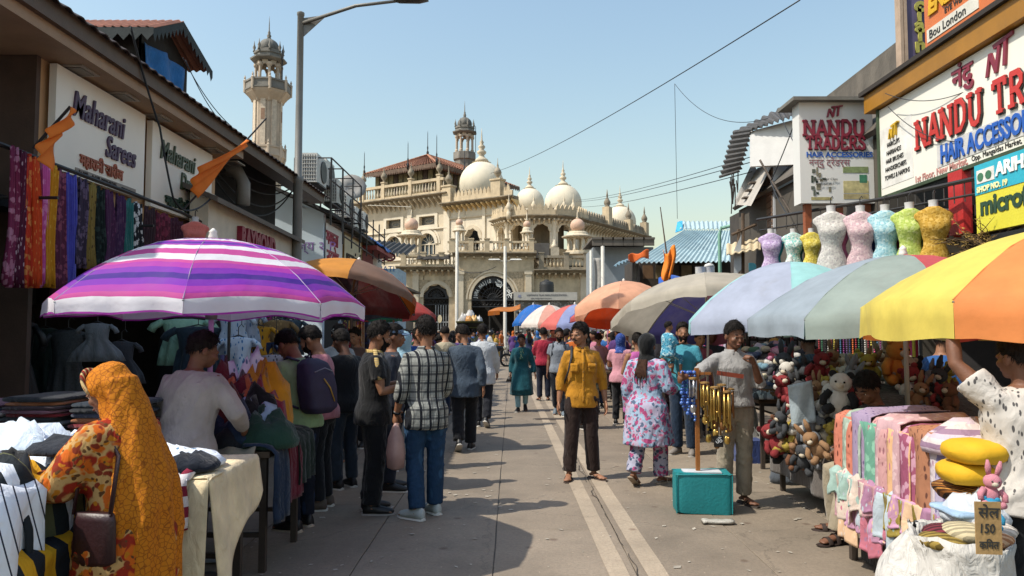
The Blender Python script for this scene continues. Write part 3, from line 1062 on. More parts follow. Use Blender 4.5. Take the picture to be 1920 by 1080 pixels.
def crest(parent, fr, u0, u1, v, h, m, step=.5, n0=0.0):
 """a parapet of small pointed merlons on a low wall"""
 mb = MB(); fr.box(mb, u0, u1, v, v + h * .45, n0 - .1, n0 + .1)
 mb.build('parapet', m, parent)
 mb = MB(); u = u0
 while u + step <= u1 + .01:
  mb.prism([(u + .03, v + h * .45), (u + step - .03, v + h * .45), (u + step * .86, v + h * .72), (u + step / 2, v + h), (u + step * .14, v + h * .72)], n0 - .07, n0 + .07, fr)
  u += step
 o = mb.build('merlons', m, parent); o['kind'] = 'stuff'
FIN = [(.42, -.05), (.36, .1), (.2, .22), (.14, .34), (.26, .46), (.27, .56), (.12, .68), (.2, .8), (.2, .88), (.08, 1.0), (.13, 1.1), (.05, 1.25), (.03, 1.6), (.008, 1.95)]
def dome(parent, c, r, m, drum=.35, fin=1.0, squash=1.0):
 mb = MB()
 prof = [(r * .90, -drum * r), (r * .90, 0.0)]
 for k in range(15):
  a = -.38 + (PI / 2 + .38) * k / 14
  z = r * squash * (math.sin(a) + .37)
  rr = r * math.cos(a)
  if k > 11:
   z += (k - 11) * r * .012
  prof.append((max(rr, .05), z))
 o = mb.lathe(prof, c, 40).build('dome', m, parent, True, sharp=40)
 top = prof[-1][1]
 b = MB(); n = 26
 for k in range(n):
  a = 2 * PI * k / n
  u = V(-math.sin(a), math.cos(a), 0); d = V(math.cos(a), math.sin(a), 0)
  base = Vector(c) + d * (r * .905)
  w = PI * r * .9 / n
  b.add([base - u * w, base + u * w, base + u * w * .8 + d * .05 + V(0, 0, r * .12), base + d * .07 + V(0, 0, r * .2), base - u * w * .8 + d * .05 + V(0, 0, r * .12)], [(0, 1, 2, 3, 4)])
  q = Vector(c) + V(0, 0, top - r * .10)
  for rr, zz in ((.36, 0),):
   e = q + d * (r * rr)
   w2 = PI * r * rr / n * 1.3
   b.add([e - u * w2, e + u * w2, e + d * r * .10 + V(0, 0, r * .03)], [(0, 1, 2)])
 pt = b.build('petal_band', CREAM, o); pt['kind'] = 'stuff'
 s = r * .5 * fin
 f = MB(); f.lathe([(a * s, z * s) for a, z in FIN], (c[0], c[1], c[2] + top - .03), 14)
 f.build('finial', CREAM, o, True)
 return o
def kiosk(parent, c, r, hcol, ball, m, mball, ncol=8):
 """small domed kiosk: base, columns, eaves and a ball-shaped dome"""
 z = c[2]
 k = MB(); k.lathe([(r * 1.15, 0), (r * 1.15, .18), (r, .2), (r, .3)], c, 16)
 o = k.build('kiosk', m, parent, False)
 for j in range(ncol):
  a = 2 * PI * (j + .5) / ncol
  q = (c[0] + r * .82 * math.cos(a), c[1] + r * .82 * math.sin(a), z + .3)
  q2 = MB(); q2.lathe([(.13, 0), (.13, .1), (.085, .16), (.08, hcol - .25), (.12, hcol - .12), (.15, hcol)], q, 8)
  q2.build('column', m, o, True)
 h = z + .3 + hcol
 e = MB(); e.lathe([(r * .95, 0), (r * 1.3, .04), (r * 1.32, .12), (r * .98, .2), (r * .9, .28), (r * .86, .42), (r * .7, .5), (r * .72, .56)], (c[0], c[1], h), 16)
 e.build('eaves', m, o)
 d = MB(); pr = []
 for i in range(13):
  a = -.95 + (PI / 2 + .95) * i / 12
  pr.append((max(.03, ball * math.cos(a)), ball * (math.sin(a) + .81)))
 d.lathe(pr, (c[0], c[1], h + .54), 20).build('ball_dome', mball, o, True)
 f = MB(); f.lathe([(.1, 0), (.13, .12), (.05, .22), (.07, .3), (.015, .75)], (c[0], c[1], h + .5 + ball * 1.81), 8)
 f.build('spire', m, o, True)
 return o
mq = thing('mosque', 'cream domed mosque with red tiled roof closing the far end of the street', 'mosque', (0, 0, 0))
FLf = Frame((-15.3, 75), (4.1, 62.5))
FRf = Frame((4.1, 62.5), (13.6, 77))
GT = Frame((P(750, 600, 60).x, 60), (P(1106, 600, 60).x, 60))
def upx(fr, px):                              # where along a wall a pixel column falls
 k = (px - 960) / F
 return (k * fr.a.y * 1.0 - fr.a.x) / (fr.u.x - k * fr.u.y)
def zpx(fr, u, py):
 p = fr(u, 0); return P(960, py, p.y).z
# --- left face of the prayer hall: two storeys of windows
w = MB()
edges = [0, 6.4, 11.2]
for (u0, u1), uc in zip(zip(edges, edges[1:]), (upx(FLf, 737), upx(FLf, 800))):
 bay(w, FLf, u0, u1, 0, 11.5, uc, 1.0, 8.9, 9.9, 10.95, -.6, 0, 'round')
 FLf.box(w, u0, uc - .95, 11.5, 14.2, -.6, 0); FLf.box(w, uc + .95, u1, 11.5, 14.2, -.6, 0)
 FLf.box(w, uc - .95, uc + .95, 11.5, 11.75, -.6, 0); FLf.box(w, uc - .95, uc + .95, 12.6, 14.2, -.6, 0)
w.build('hall_wall', CREAM, mq)
for uc in (upx(FLf, 737), upx(FLf, 800)):
 fr = MB()
 for a, b in ((uc - 1.3, uc - .95), (uc + .95, uc + 1.3)):
  FLf.box(fr, a, b, 11.5, 12.85, 0, .09)
 FLf.box(fr, uc - .95, uc + .95, 12.6, 12.85, 0, .088); FLf.box(fr, uc - 1.35, uc + 1.35, 11.4, 11.72, 0, .12)
 f = fr.build('window', CREAM2, mq)
 g = MB(); FLf.box(g, uc - .95, uc + .95, 11.75, 12.6, -.4, -.36)
 g.build('pane', mat((.09, .085, .08), .3, .4, 3), f)
 g = MB(); g.tube([FLf(uc + .5 * math.cos(a), 12.17 + .2 * math.sin(a), -.34) for a in [2 * PI * i / 16 for i in range(17)]], .05, 6)
 g.build('oval_grille', mat((.25, .22, .18)), f)
 fr = MB(); arch_band(fr, FLf, uc, 1.0, 9.9, 10.95, .35, -.02, .12); arch_band(fr, FLf, uc, 1.45, 9.9, 11.4, .16, 0, .07)
 f = fr.build('window', CREAM2, mq)
 g = MB(); FLf.box(g, uc - 1.0, uc + 1.0, 8.9, 11.0, -.45, -.42); g.build('pane', PANE, f)
 g = MB()
 for a in (-.5, 0, .5):
  FLf.box(g, uc + a - .04, uc + a + .04, 8.9, 9.95, -.4, -.3)
 FLf.box(g, uc - 1, uc + 1, 9.88, 9.97, -.41, -.29)
 for a in range(1, 6):
  t = PI * a / 6
  g.tube([FLf(uc, 9.95, -.35), FLf(uc + .97 * math.cos(t), 9.95 + .97 * math.sin(t), -.35)], .03, 5)
 g.build('tracery', CREAM2, f)
for u in (.25, 6.4, 10.9):
 b = MB(); FLf.box(b, u - .28, u + .28, 0, 14.1, -.02, .14); FLf.box(b, u - .36, u + .36, 13.5, 14.0, 0, .22)
 b.build('pilaster', CREAM2, mq)
b = MB(); FLf.box(b, 0, 11.2, 11.28, 11.42, 0, .16); b.build('string_course', CREAM2, mq)
b = MB(); FLf.box(b, 0, 11.2, 8.5, 8.75, 0, .18); b.build('string_course', CREAM2, mq)
cornice(mq, FLf, -.8, 11.6, 14.2, 1.1, GRIMY, .62, .85, CREAM)
balustrade(mq, FLf, -.8, 11.0, 14.55, 1.5, [.6, 3.4, 6.9, 10.4], STAINED, CREAM, .3, .36, 1, .5)
# --- domed corner tower on the same face
T0, T1 = 11.2, 18.6
w = MB(); ac = upx(FLf, 888)
bay(w, FLf, T0, ac + 1.4, 0, 13.2, ac, .85, 8.6, 10.0, 11.0, -.5, .25, 'cusped', 27)
FLf.box(w, ac + 1.4, T1, 0, 13.2, -.5, .25)
w.build('tower_wall', CREAM2, mq)
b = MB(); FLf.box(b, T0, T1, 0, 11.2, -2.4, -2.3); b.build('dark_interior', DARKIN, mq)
b = MB(); arch_band(b, FLf, ac, .85, 10.0, 11.0, .28, .25, .34, 'cusped', 27)
b.build('arch_moulding', CREAM, mq)
for u in (T0 + .15, ac + 1.35, ac + 3.2, T1 - .2):
 b = MB(); FLf.box(b, u - .16, u + .16, 0, 12.9, .25, .40); b.build('pilaster', CREAM2, mq)
b = MB(); FLf.box(b, T0, T1, 12.0, 12.14, .25, .36); b.build('string_course', CREAM, mq)
cornice(mq, FLf, T0 - .3, T1 + .3, 13.15, 1.25, GRIMY, .55, .8, mat((.62, .45, .22), .8, .15))
crest(mq, FLf, T0, T1, 13.5, 1.15, STAINED, .42, .5)
for u in (T0 + .3, T1 - 1.6):
 b = MB(); FLf.box(b, u - .5, u + .5, 13.5, 15.0, .1, .9); FLf.box(b, u - .58, u + .58, 15.0, 15.15, .02, .98)
 o = b.build('parapet_pier', STAINED, mq)
 f = MB(); f.lathe([(.16, 0), (.1, .12), (.12, .2), (.34, .5), (.35, .65), (.2, .95), (.07, 1.1), (.10, 1.2), (.04, 1.4), (.015, 1.9)], FLf(u, 15.15, .5), 10)
 f.build('finial', GRIMY, o, True)
bd = P(903, 350, 72.5)
dome(mq, (bd.x, bd.y, P(903, 362, 72.5).z), 2.2, DOMEM, .25, 1.55, 1.04)
# --- raised timber clerestory with its hipped red roof
lc = Vector((FLf.u.x, FLf.u.y, 0)); bc = -FLf.n
C0 = P(817, 330, 74)
Lft = C0 - lc * 9.6; Rgt = C0 + bc * 15
zc0, zc1 = 14.4, P(817, 318, 74).z + .35
wl = Frame((Lft.x, Lft.y), (C0.x, C0.y)); wr_ = Frame((C0.x, C0.y), (Rgt.x, Rgt.y))
b = MB(); wl.box(b, .7, wl.L - .7, zc0, zc1, -3, -.7); wr_.box(b, .7, wr_.L - .7, zc0, zc1, -3, -.7)
b.build('clerestory_wall', mat((.10, .075, .05), .9, .4, 1.5, .3, dirt=.5), mq)
lou = mat((.20, .165, .09), .9, .45, 3, .3, dirt=.5); lod_ = mat((.07, .045, .035), .9, .4, 3)
lvm = MB(); wl.box(lvm, 0, .62, zc0 + .1, zc1 - .1, -.68, -.55); lvmesh = None
for fr_, n in ((wl, 12), (wr_, 18)):
 for k in range(n):
  b = MB(); u = .8 + (fr_.L - 1.6) * k / n
  fr_.box(b, u, u + (fr_.L - 1.6) / n * .82, zc0 + .1, zc1 - .1, -.72, -.58)
  b.build('louvre_panel', (lou, lod_, lou)[k % 3], mq)
ez = P(817, 308, 74).z
ap = P(800, 291, 80); 
ez += .5
rc = [wl(.1, ez - .5, .4), wr_(0, ez - .5, .0) + (lc * .9 - bc * .9) * .6, wr_(wr_.L, ez - .5, .6)]
back = rc[0] + (rc[2] - rc[1])
mid = (rc[0] + rc[1]) / 2
r0 = V(mid.x, mid.y, ap.z) + (rc[2] - rc[1]).normalized() * 4.6
r1 = V(mid.x, mid.y, ap.z) + (rc[2] - rc[1]).normalized() * ((rc[2] - rc[1]).length - 4.6)
TILE = None
def tile_mat():
 m, nt, b = _new('roof_tiles')
 co = _coord(nt, (1, 1, 1))
 nz = _n(nt, 'ShaderNodeTexNoise', Scale=1.3, Detail=7.0, Roughness=.7); nt.links.new(co, nz.inputs['Vector'])
 c = _ramp(nt, nz.outputs[0], [(.3, (.09, .045, .030)), (.5, (.25, .105, .06)), (.72, (.34, .165, .095))])
 nt.links.new(c, b.inputs['Base Color']); b.inputs['Roughness'].default_value = .9
 return m
TILE = tile_mat()
def tiled(mb, a, b, c, d, nu, nv):
 """rows of lapped tiles over a roof slope: a-b along the eaves, d-c along the ridge"""
 def pt(u, v):
  return a.lerp(b, u).lerp(d.lerp(c, u), v)
 nrm = (b - a).cross(d - a).normalized()
 if nrm.z < 0: nrm = -nrm
 for j in range(nv):
  for i in range(nu):
   u0, u1, v0, v1 = i / nu, (i + 1) / nu, j / nv, (j + 1.06) / nv
   um = (u0 + u1) / 2
   h0 = .07
   q = [pt(u0, v0) + nrm * .02, pt(um, v0) + nrm * (h0 + .05), pt(u1, v0) + nrm * .02, pt(u1, min(v1, 1)), pt(um, min(v1, 1)) + nrm * .05, pt(u0, min(v1, 1))]
   mb.add(q, [(0, 1, 4, 5), (1, 2, 3, 4)])
rf = MB()
rf.add([rc[0] - V(0, 0, .05), rc[1] - V(0, 0, .05), r0 - V(0, 0, .05), rc[2] - V(0, 0, .05), back - V(0, 0, .05), r1 - V(0, 0, .05)], [(0, 1, 2), (1, 3, 5, 2), (3, 4, 5), (4, 0, 2, 5)])
roof = rf.build('roof', TILE, mq)
t1 = MB(); tiled(t1, rc[0], rc[1], r0, r0, 26, 14); o = t1.build('tiles', TILE, roof); o['kind'] = 'stuff'
t1 = MB(); tiled(t1, rc[1], rc[2], r1, r0, 34, 14); o = t1.build('tiles', TILE, roof); o['kind'] = 'stuff'
b = MB()
for a_, b_ in ((rc[0], rc[1]), (rc[1], rc[2])):
 n = 40
 for k in range(n):
  p0, p1 = a_.lerp(b_, k / n), a_.lerp(b_, (k + 1) / n)
  b.add([p0 + V(0, 0, .02), p1 + V(0, 0, .02), p1 - V(0, 0, .3), (p0 + p1) / 2 - V(0, 0, .55), p0 - V(0, 0, .3)], [(0, 1, 2, 3, 4)])
o = b.build('eaves_fringe', mat((.13, .085, .06), .9, .4, 3), roof); o['kind'] = 'stuff'
for a_, b_ in ((rc[1], r0), (rc[0], r0), (r0, r1)):
 b = MB(); b.tube([a_, b_], .13, 6); b.build('ridge_cap', mat((.36, .16, .09)), roof)
for q, h in ((r0, 2.4), (rc[0], 2.2), (rc[0].lerp(rc[1], .62), 2.4), (rc[1], 2.6), (rc[1].lerp(rc[2], .3), 2.0)):
 b = MB(); b.lathe([(.12, -.2), (.14, .3), (.05, .5), (.09, .8), (.04, 1.0), (.03, h), (.005, h + .3)], q, 7); b.build('roof_spike', IRON, roof, True)
# --- rounded corner pavilion with cusped arches
PC = (2.5, 66.2); PR = 3.95
pz0, pz1 = 8.6, P(1000, 411, 62.4).z
NA = 12
ang = [R(-170) + R(160) * k / 5 for k in range(6)]
pv = [(PC[0] + PR * math.cos(a), PC[1] + PR * math.sin(a)) for a in ang]
for k in range(5):
 fr = Frame(pv[k], pv[k + 1]); L = fr.L
 b = MB(); bay(b, fr, 0, L, pz0, pz1, L / 2, L / 2 - .38, pz0, pz0 + 1.45, pz1 - .35, -.3, 0, 'cusped', 27)
 b.build('arcade_bay', CREAM2, mq)
 b = MB(); arch_band(b, fr, L / 2, L / 2 - .38, pz0 + 1.45, pz1 - .35, .16, 0, .07, 'cusped', 27); b.build('arch_moulding', CREAM, mq)
 b = MB(); b.lathe([(.26, -.0), (.26, .3), (.17, .4), (.17, pz1 - pz0 - .5), (.26, pz1 - pz0 - .3), (.26, pz1 - pz0)], (pv[k][0], pv[k][1], pz0), 10)
 b.build('column', CREAM2, mq, True)
 cornice(mq, fr, -.15, L + .15, pz1, .7, GRIMY, .42, .42, CREAM)
 crest(mq, fr, -.1, L + .1, pz1 + .33, .95, STAINED, L / round(L / .42), .35)
b = MB()
for r_ in (PR * .55,):
 b.loft([[(PC[0] + r_ * math.cos(2 * PI * j / 20), PC[1] + r_ * math.sin(2 * PI * j / 20), z) for j in range(20)] for z in (pz0, pz1)])
b.build('inner_drum', mat((.20, .165, .12), .9, .25, 1.0), mq)
b = MB(); b.lathe([(PR, -.6), (PR + .15, 0), (PR * .97, .02), (.1, .03)], (PC[0], PC[1], pz0 - .02), 24); b.build('pavilion_floor', STAINED, mq)
b = MB(); b.lathe([(PR * .98, 0), (PR * .98, .3), (1, .5)], (PC[0], PC[1], pz1), 24); b.build('pavilion_ceiling', STAINED, mq)
b = MB(); b.lathe([(PR * .96, 0), (PR * .96, pz0 - .6)], (PC[0], PC[1], 0), 24); b.build('pavilion_base', CREAM, mq)
q = P(993, 390, 66.5); dome(mq, (q.x, q.y, P(993, 392, 66.5).z), 1.32, DOMEM, .3, 1.5, 1.06)
q = P(1056, 390, 70.5); dome(mq, (q.x, q.y, P(1056, 396, 70.5).z), 1.78, DOMEM, .5, 1.35, 1.05)
for px, py in ((954, 385), (1001, 383), (1033, 395), (1042, 395), (1058, 384), (1075, 385)):
 q = P(px, py, 62.6 if px < 1050 else 64)
 b = MB(); b.lathe([(.2, -1.2), (.2, -.6), (.12, -.5), (.22, -.3), (.26, -.1), (.12, .2), (.07, .3), (.1, .42), (.03, .6), (.01, 1.0)], q, 10); b.build('pinnacle', CREAM, mq, True)
# --- right face receding from the corner
b = MB(); FRf.box(b, 2.5, FRf.L, 0, 11.3, -.6, 0); b.build('side_wall', CREAM, mq)
cornice(mq, FRf, 3.0, FRf.L + .5, 11.2, .9, GRIMY, .6, .8, STAINED)
crest(mq, FRf, 3.0, FRf.L + .3, 11.55, .9, GRIMY, .5, .3)
b = MB(); FRf.box(b, 3.4, 9.5, 11.3, 12.6, -4, -2.4); b.build('roof_room', mat((.06, .05, .045), .9, .4), mq)
b = MB()
for k in range(10):
 FRf.box(b, 3.3 + .62 * k, 3.3 + .62 * k + .55, 12.6, 12.8, -4.1, -2.2)
b.build('roof_sheet', mat((.09, .07, .06), .9, .4), mq)
for u, h in ((8.4, 1.8), (13.2, 1.2), (17.2, 1.4)):
 b = MB(); FRf.box(b, u - .35, u + .35, 11.5, 11.5 + h, 0, .7); o = b.build('parapet_pier', STAINED, mq)
 f = MB(); f.lathe([(.34, 0), (.2, .1), (.3, .3), (.32, .5), (.15, .8), (.07, .95), (.1, 1.05), (.02, 1.7)], FRf(u, 11.5 + h, .35), 10); f.build('finial', GRIMY, o, True)
q = P(1163, 430, 76); dome(mq, (q.x, q.y, P(1163, 428, 76).z), 1.62, DOMEM, .7, 1.35, 1.04)
# --- street gatehouse
def guz(px, py):
 return (P(px, py, 60).x - GT.a.x, P(px, py, 60).z)
uL, uM0, uM1, uR = 0, guz(856, 0)[0], guz(1000, 0)[0], GT.L
zL, zM, zR = guz(0, 506)[1], guz(0, 481)[1], guz(0, 512)[1]
def gate(uc, hw, spring, apex, name, fr, d):
 g = thing_part = MB()
 n = 30
 arch_band(g, fr, uc, hw * .70, spring, spring + (apex - spring) * .70, hw * .27, d + .0, d + .1, 'round', 24)
 o = g.build(name, mat((.025, .025, .027), .6, .2), mq)
 g = MB()
 for k in range(14):
  a = 2 * PI * k / 27
  if a < PI + .01:
   cx, cz = uc + hw * .97 * math.cos(a), spring + (apex - spring) * .97 * math.sin(a)
   g.prism([(cx + hw * .1 * math.cos(t), cz + hw * .1 * math.sin(t)) for t in [2 * PI * i / 10 for i in range(10)]], d, d + .085, fr)
 q = g.build('scalloped_edge', mat((.025, .025, .027), .6, .2), o)
 g = MB()
 for k in range(1, 12):
  a = PI * k / 12
  c, s_ = math.cos(a), math.sin(a)
  pts = [fr(uc + hw * .7 * t * c + .06 * math.sin(t * 9) * s_, spring + hw * .0 + (apex - spring) * .7 * t * s_ + .05 * math.sin(t * 9) * c, d + .05) for t in [i / 8 for i in range(9)]]
  g.tube(pts, .028, 5)
 for rr in (.25, .5):
  g.tube([fr(uc + hw * rr * math.cos(PI * i / 16), spring + (apex - spring) * rr * math.sin(PI * i / 16), d + .05) for i in range(17)], .03, 5)
 g.build('fan_grille', IRON, o, True)
 g = MB(); fr.box(g, uc - hw * 1.02, uc + hw * 1.02, spring - .62, spring - .52, d, d + .12); fr.box(g, uc - hw * 1.02, uc + hw * 1.02, spring - .1, spring + .0, d, d + .12)
 k = uc - hw
 while k < uc + hw:
  g.tube([fr(k + .12 * math.cos(t), spring - .31 + .14 * math.sin(t), d + .06) for t in [2 * PI * i / 10 for i in range(11)]], .022, 4); k += .3
 g.build('transom_band', IRON, o)
 return o
Lc, Lhw, Lap = guz(821, 0)[0], 24 / F * 60, guz(0, 533)[1]
Ls = Lap - Lhw * 1.02
Mc, Mhw, Map_ = guz(925, 0)[0], 40 / F * 60, guz(0, 518)[1]
Ms = Map_ - Mhw * 1.1
w = MB(); bay(w, GT, 0, uM0, 0, zL, Lc, Lhw, 0, Ls, Lap, -.8, 0, 'cusped', 27); w.build('gate_wall', STAINED, mq)
w = MB(); bay(w, GT, uM0, uM1, 0, zM, Mc, Mhw, 0, Ms, Map_, -.8, .35, 'round', 24); w.build('gate_wall', STAINED, mq)
w = MB(); GT.box(w, uM1, uR, 0, zR, -.8, 0); w.build('gate_wall', STAINED, mq)
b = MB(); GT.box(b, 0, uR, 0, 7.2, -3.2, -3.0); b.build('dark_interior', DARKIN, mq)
for uc, hw, sp, apx, d in ((Lc, Lhw, Ls, Lap, 0), (Mc, Mhw, Ms, Map_, .35)):
 b = MB(); arch_band(b, GT, uc, hw * 1.0, sp, apx, .2, d, d + .1, 'round', 20); arch_band(b, GT, uc, hw * 1.18, sp, apx + hw * .18, .12, d, d + .06)
 b.build('arch_moulding', CREAM, mq)
 for sgn in (-1, 1):
  b = MB(); b.prism([(uc + sgn * hw * 1.42, sp + .2), (uc + sgn * hw * 1.42, apx + .35), (uc + sgn * hw * .45, apx + .35), (uc + sgn * hw * .9, apx - .2), (uc + sgn * hw * 1.3, sp + .4)], d, d + .05, GT)
  b.build('carved_spandrel', mat((.36, .28, .18), .9, .5, 9, 1.0), mq)
gl = gate(Lc, Lhw, Ls, Lap, 'gate_arch', GT, -.35)
gm = gate(Mc, Mhw, Ms, Map_, 'gate_arch', GT, .1)
WHT = mat('#e8e6df', .6, .05)
def arc_text(s, a0, a1, size, parent, up=True, r_=None):
 n = len(s)
 for i, ch in enumerate(s):
  if ch == ' ':
   continue
  a = a0 + (a1 - a0) * (i + .5) / n
  c = V(math.cos(a), 0, math.sin(a))
  rr = Mhw * .75
  o = GT(Mc, Ms, .2) + V(rr * math.cos(a), 0, rr * 1.06 * math.sin(a))
  text(ch, size, WHT, parent, o, (math.sin(a), 0, -math.cos(a)), (math.cos(a), 0, math.sin(a)), .03, .010, 'CENTER', off=.01, sx=.55)
arc_text('JUMA MASJID', PI * .985, PI * .53, .40, gm)
for i, ch in enumerate('جامع مسجد'):
 if ch != ' ':
  a = PI * .05 + (PI * .40) * (8.5 - i) / 9 if False else PI * .03 + PI * .42 * (i + .5) / 9
  rr = Mhw * .76
  text(ch, .62, WHT, gm, GT(Mc, Ms, .2) + V(rr * math.cos(a), 0, rr * 1.06 * math.sin(a)), (math.sin(a), 0, -math.cos(a)), (math.cos(a), 0, math.sin(a)), .03, .014, 'CENTER', off=.01)
for uc, hw, sp, d in ((Lc, Lhw, Ls, -.3),):
 b = MB()
 k = uc - hw * .05
 while k < uc + hw * 1.0:
  GT.box(b, k - .035, k + .035, .0, sp - .62, d, d + .05); k += .21
 GT.box(b, uc - .05, uc + hw, .9, 1.0, d - .01, d + .06); GT.box(b, uc - .05, uc + hw, 2.3, 2.4, d - .01, d + .06)
 o = b.build('gate_leaf', mat('#8d8f8f', .5, .2), mq)
 b = MB(); b.lathe([(.01, .02), (.36, 0)], (0, 0, 0), 16)
 b = MB(); b.prism([(uc + hw * .28 + .17 * math.cos(t), sp - 1.75 + .33 * math.sin(t)) for t in [2 * PI * i / 16 for i in range(16)]], d + .06, d + .1, GT); b.build('oval_plaque', mat('#d8c9a6'), o)
for u in (guz(797, 0)[0] - .6, uM0 + .45, uM1 - .45, uR - .5):
 d = .35 if uM0 < u < uM1 else 0
 b = MB(); GT.box(b, u - .25, u + .25, 0, zL - .4, d, d + .14); GT.box(b, u - .32, u + .32, zL - .4, zL - .1, d, d + .2); b.build('pilaster', CREAM, mq)
cornice(mq, GT, -.3, uM0, zL - .05, .8, GRIMY, .5, .45, STAINED)
cornice(mq, GT, uM1, uR + .3, zR - .05, .8, GRIMY, .5, .45, STAINED)
cornice(mq, GT, uM0 - .2, uM1 + .2, zM - .05, .95, GRIMY, .7, .3, STAINED)
balustrade(mq, GT, 0, uM0, zL + .28, .95, [.3, 1.9, uM0 - 1.1], STAINED, CREAM, .25, .3, 0, .3)
balustrade(mq, GT, uM0 - .6, uM1 + .2, zM + .28, .95, [uM0 - .2, uM0 + 1.3, (uM0 + uM1) / 2 - .6, (uM0 + uM1) / 2 + 1.0, uM1 - .2], STAINED, CREAM2, .25, .3, 0, .5)
balustrade(mq, GT, uM1 + .3, uR, zR + .28, 1.15, [uM1 + .6, uR - 1.9, uR - .3], GRIMY, STAINED, .25, .3, 0, .3)
b = MB(); GT.box(b, 0, uM0, zL - .3, zL + .28, -3.5, -.1); GT.box(b, uM0, uM1, zM - .3, zM + .25, -4, .1); GT.box(b, uM1, uR, zR - .3, zR + .28, -4, -.1); b.build('terrace', STAINED, mq)
for px, pb, r_, hc, bl in ((771, 482, .95, 1.35, .58), (861, 462, .45, .9, .30), (988, 462, .42, .75, .30), (1083, 478, 1.0, 1.1, .60)):
 q = P(px, pb, 60.9); kiosk(mq, (q.x, q.y, q.z), r_, hc, bl, CREAM, PINK, 8 if r_ > .6 else 6)
b = MB(); u0_ = guz(788, 0)[0]; u1_ = guz(847, 0)[0]
b.grid(lambda u, v: GT(u0_ + (u1_ - u0_) * u, zL + 1.25 - .5 * v + .12 * mnoise.noise(V(u * 5, v * 3, 0)), .3 + .45 * v + .15 * mnoise.noise(V(u * 7, v * 4, 2))), 24, 8, 0, .03)
tag(b.build('tarpaulin', mat((.025, .022, .02), .8, .4, 4), None, True), 'black tarpaulin thrown over the mosque gate balustrade', 'tarpaulin')
q0, q1 = guz(1001, 0)[0], guz(1029, 0)[0]
b = MB(); GT.box(b, q0, q1, P(0, 483, 60).z, P(0, 455, 60).z, -1.8, -.3); tag(b.build('terrace_tank', mat((.10, .09, .08), .8, .3, 2)), 'grey box tank on the mosque terrace under the arches', 'tank')
b = MB(); GT.box(b, q1 + .1, guz(1047, 0)[0], P(0, 483, 60).z, P(0, 463, 60).z, -1.6, -.3); tag(b.build('terrace_cabin', mat((.42, .36, .27), .8, .3, 2)), 'small cream cabin beside the grey tank on the mosque terrace', 'cabin')
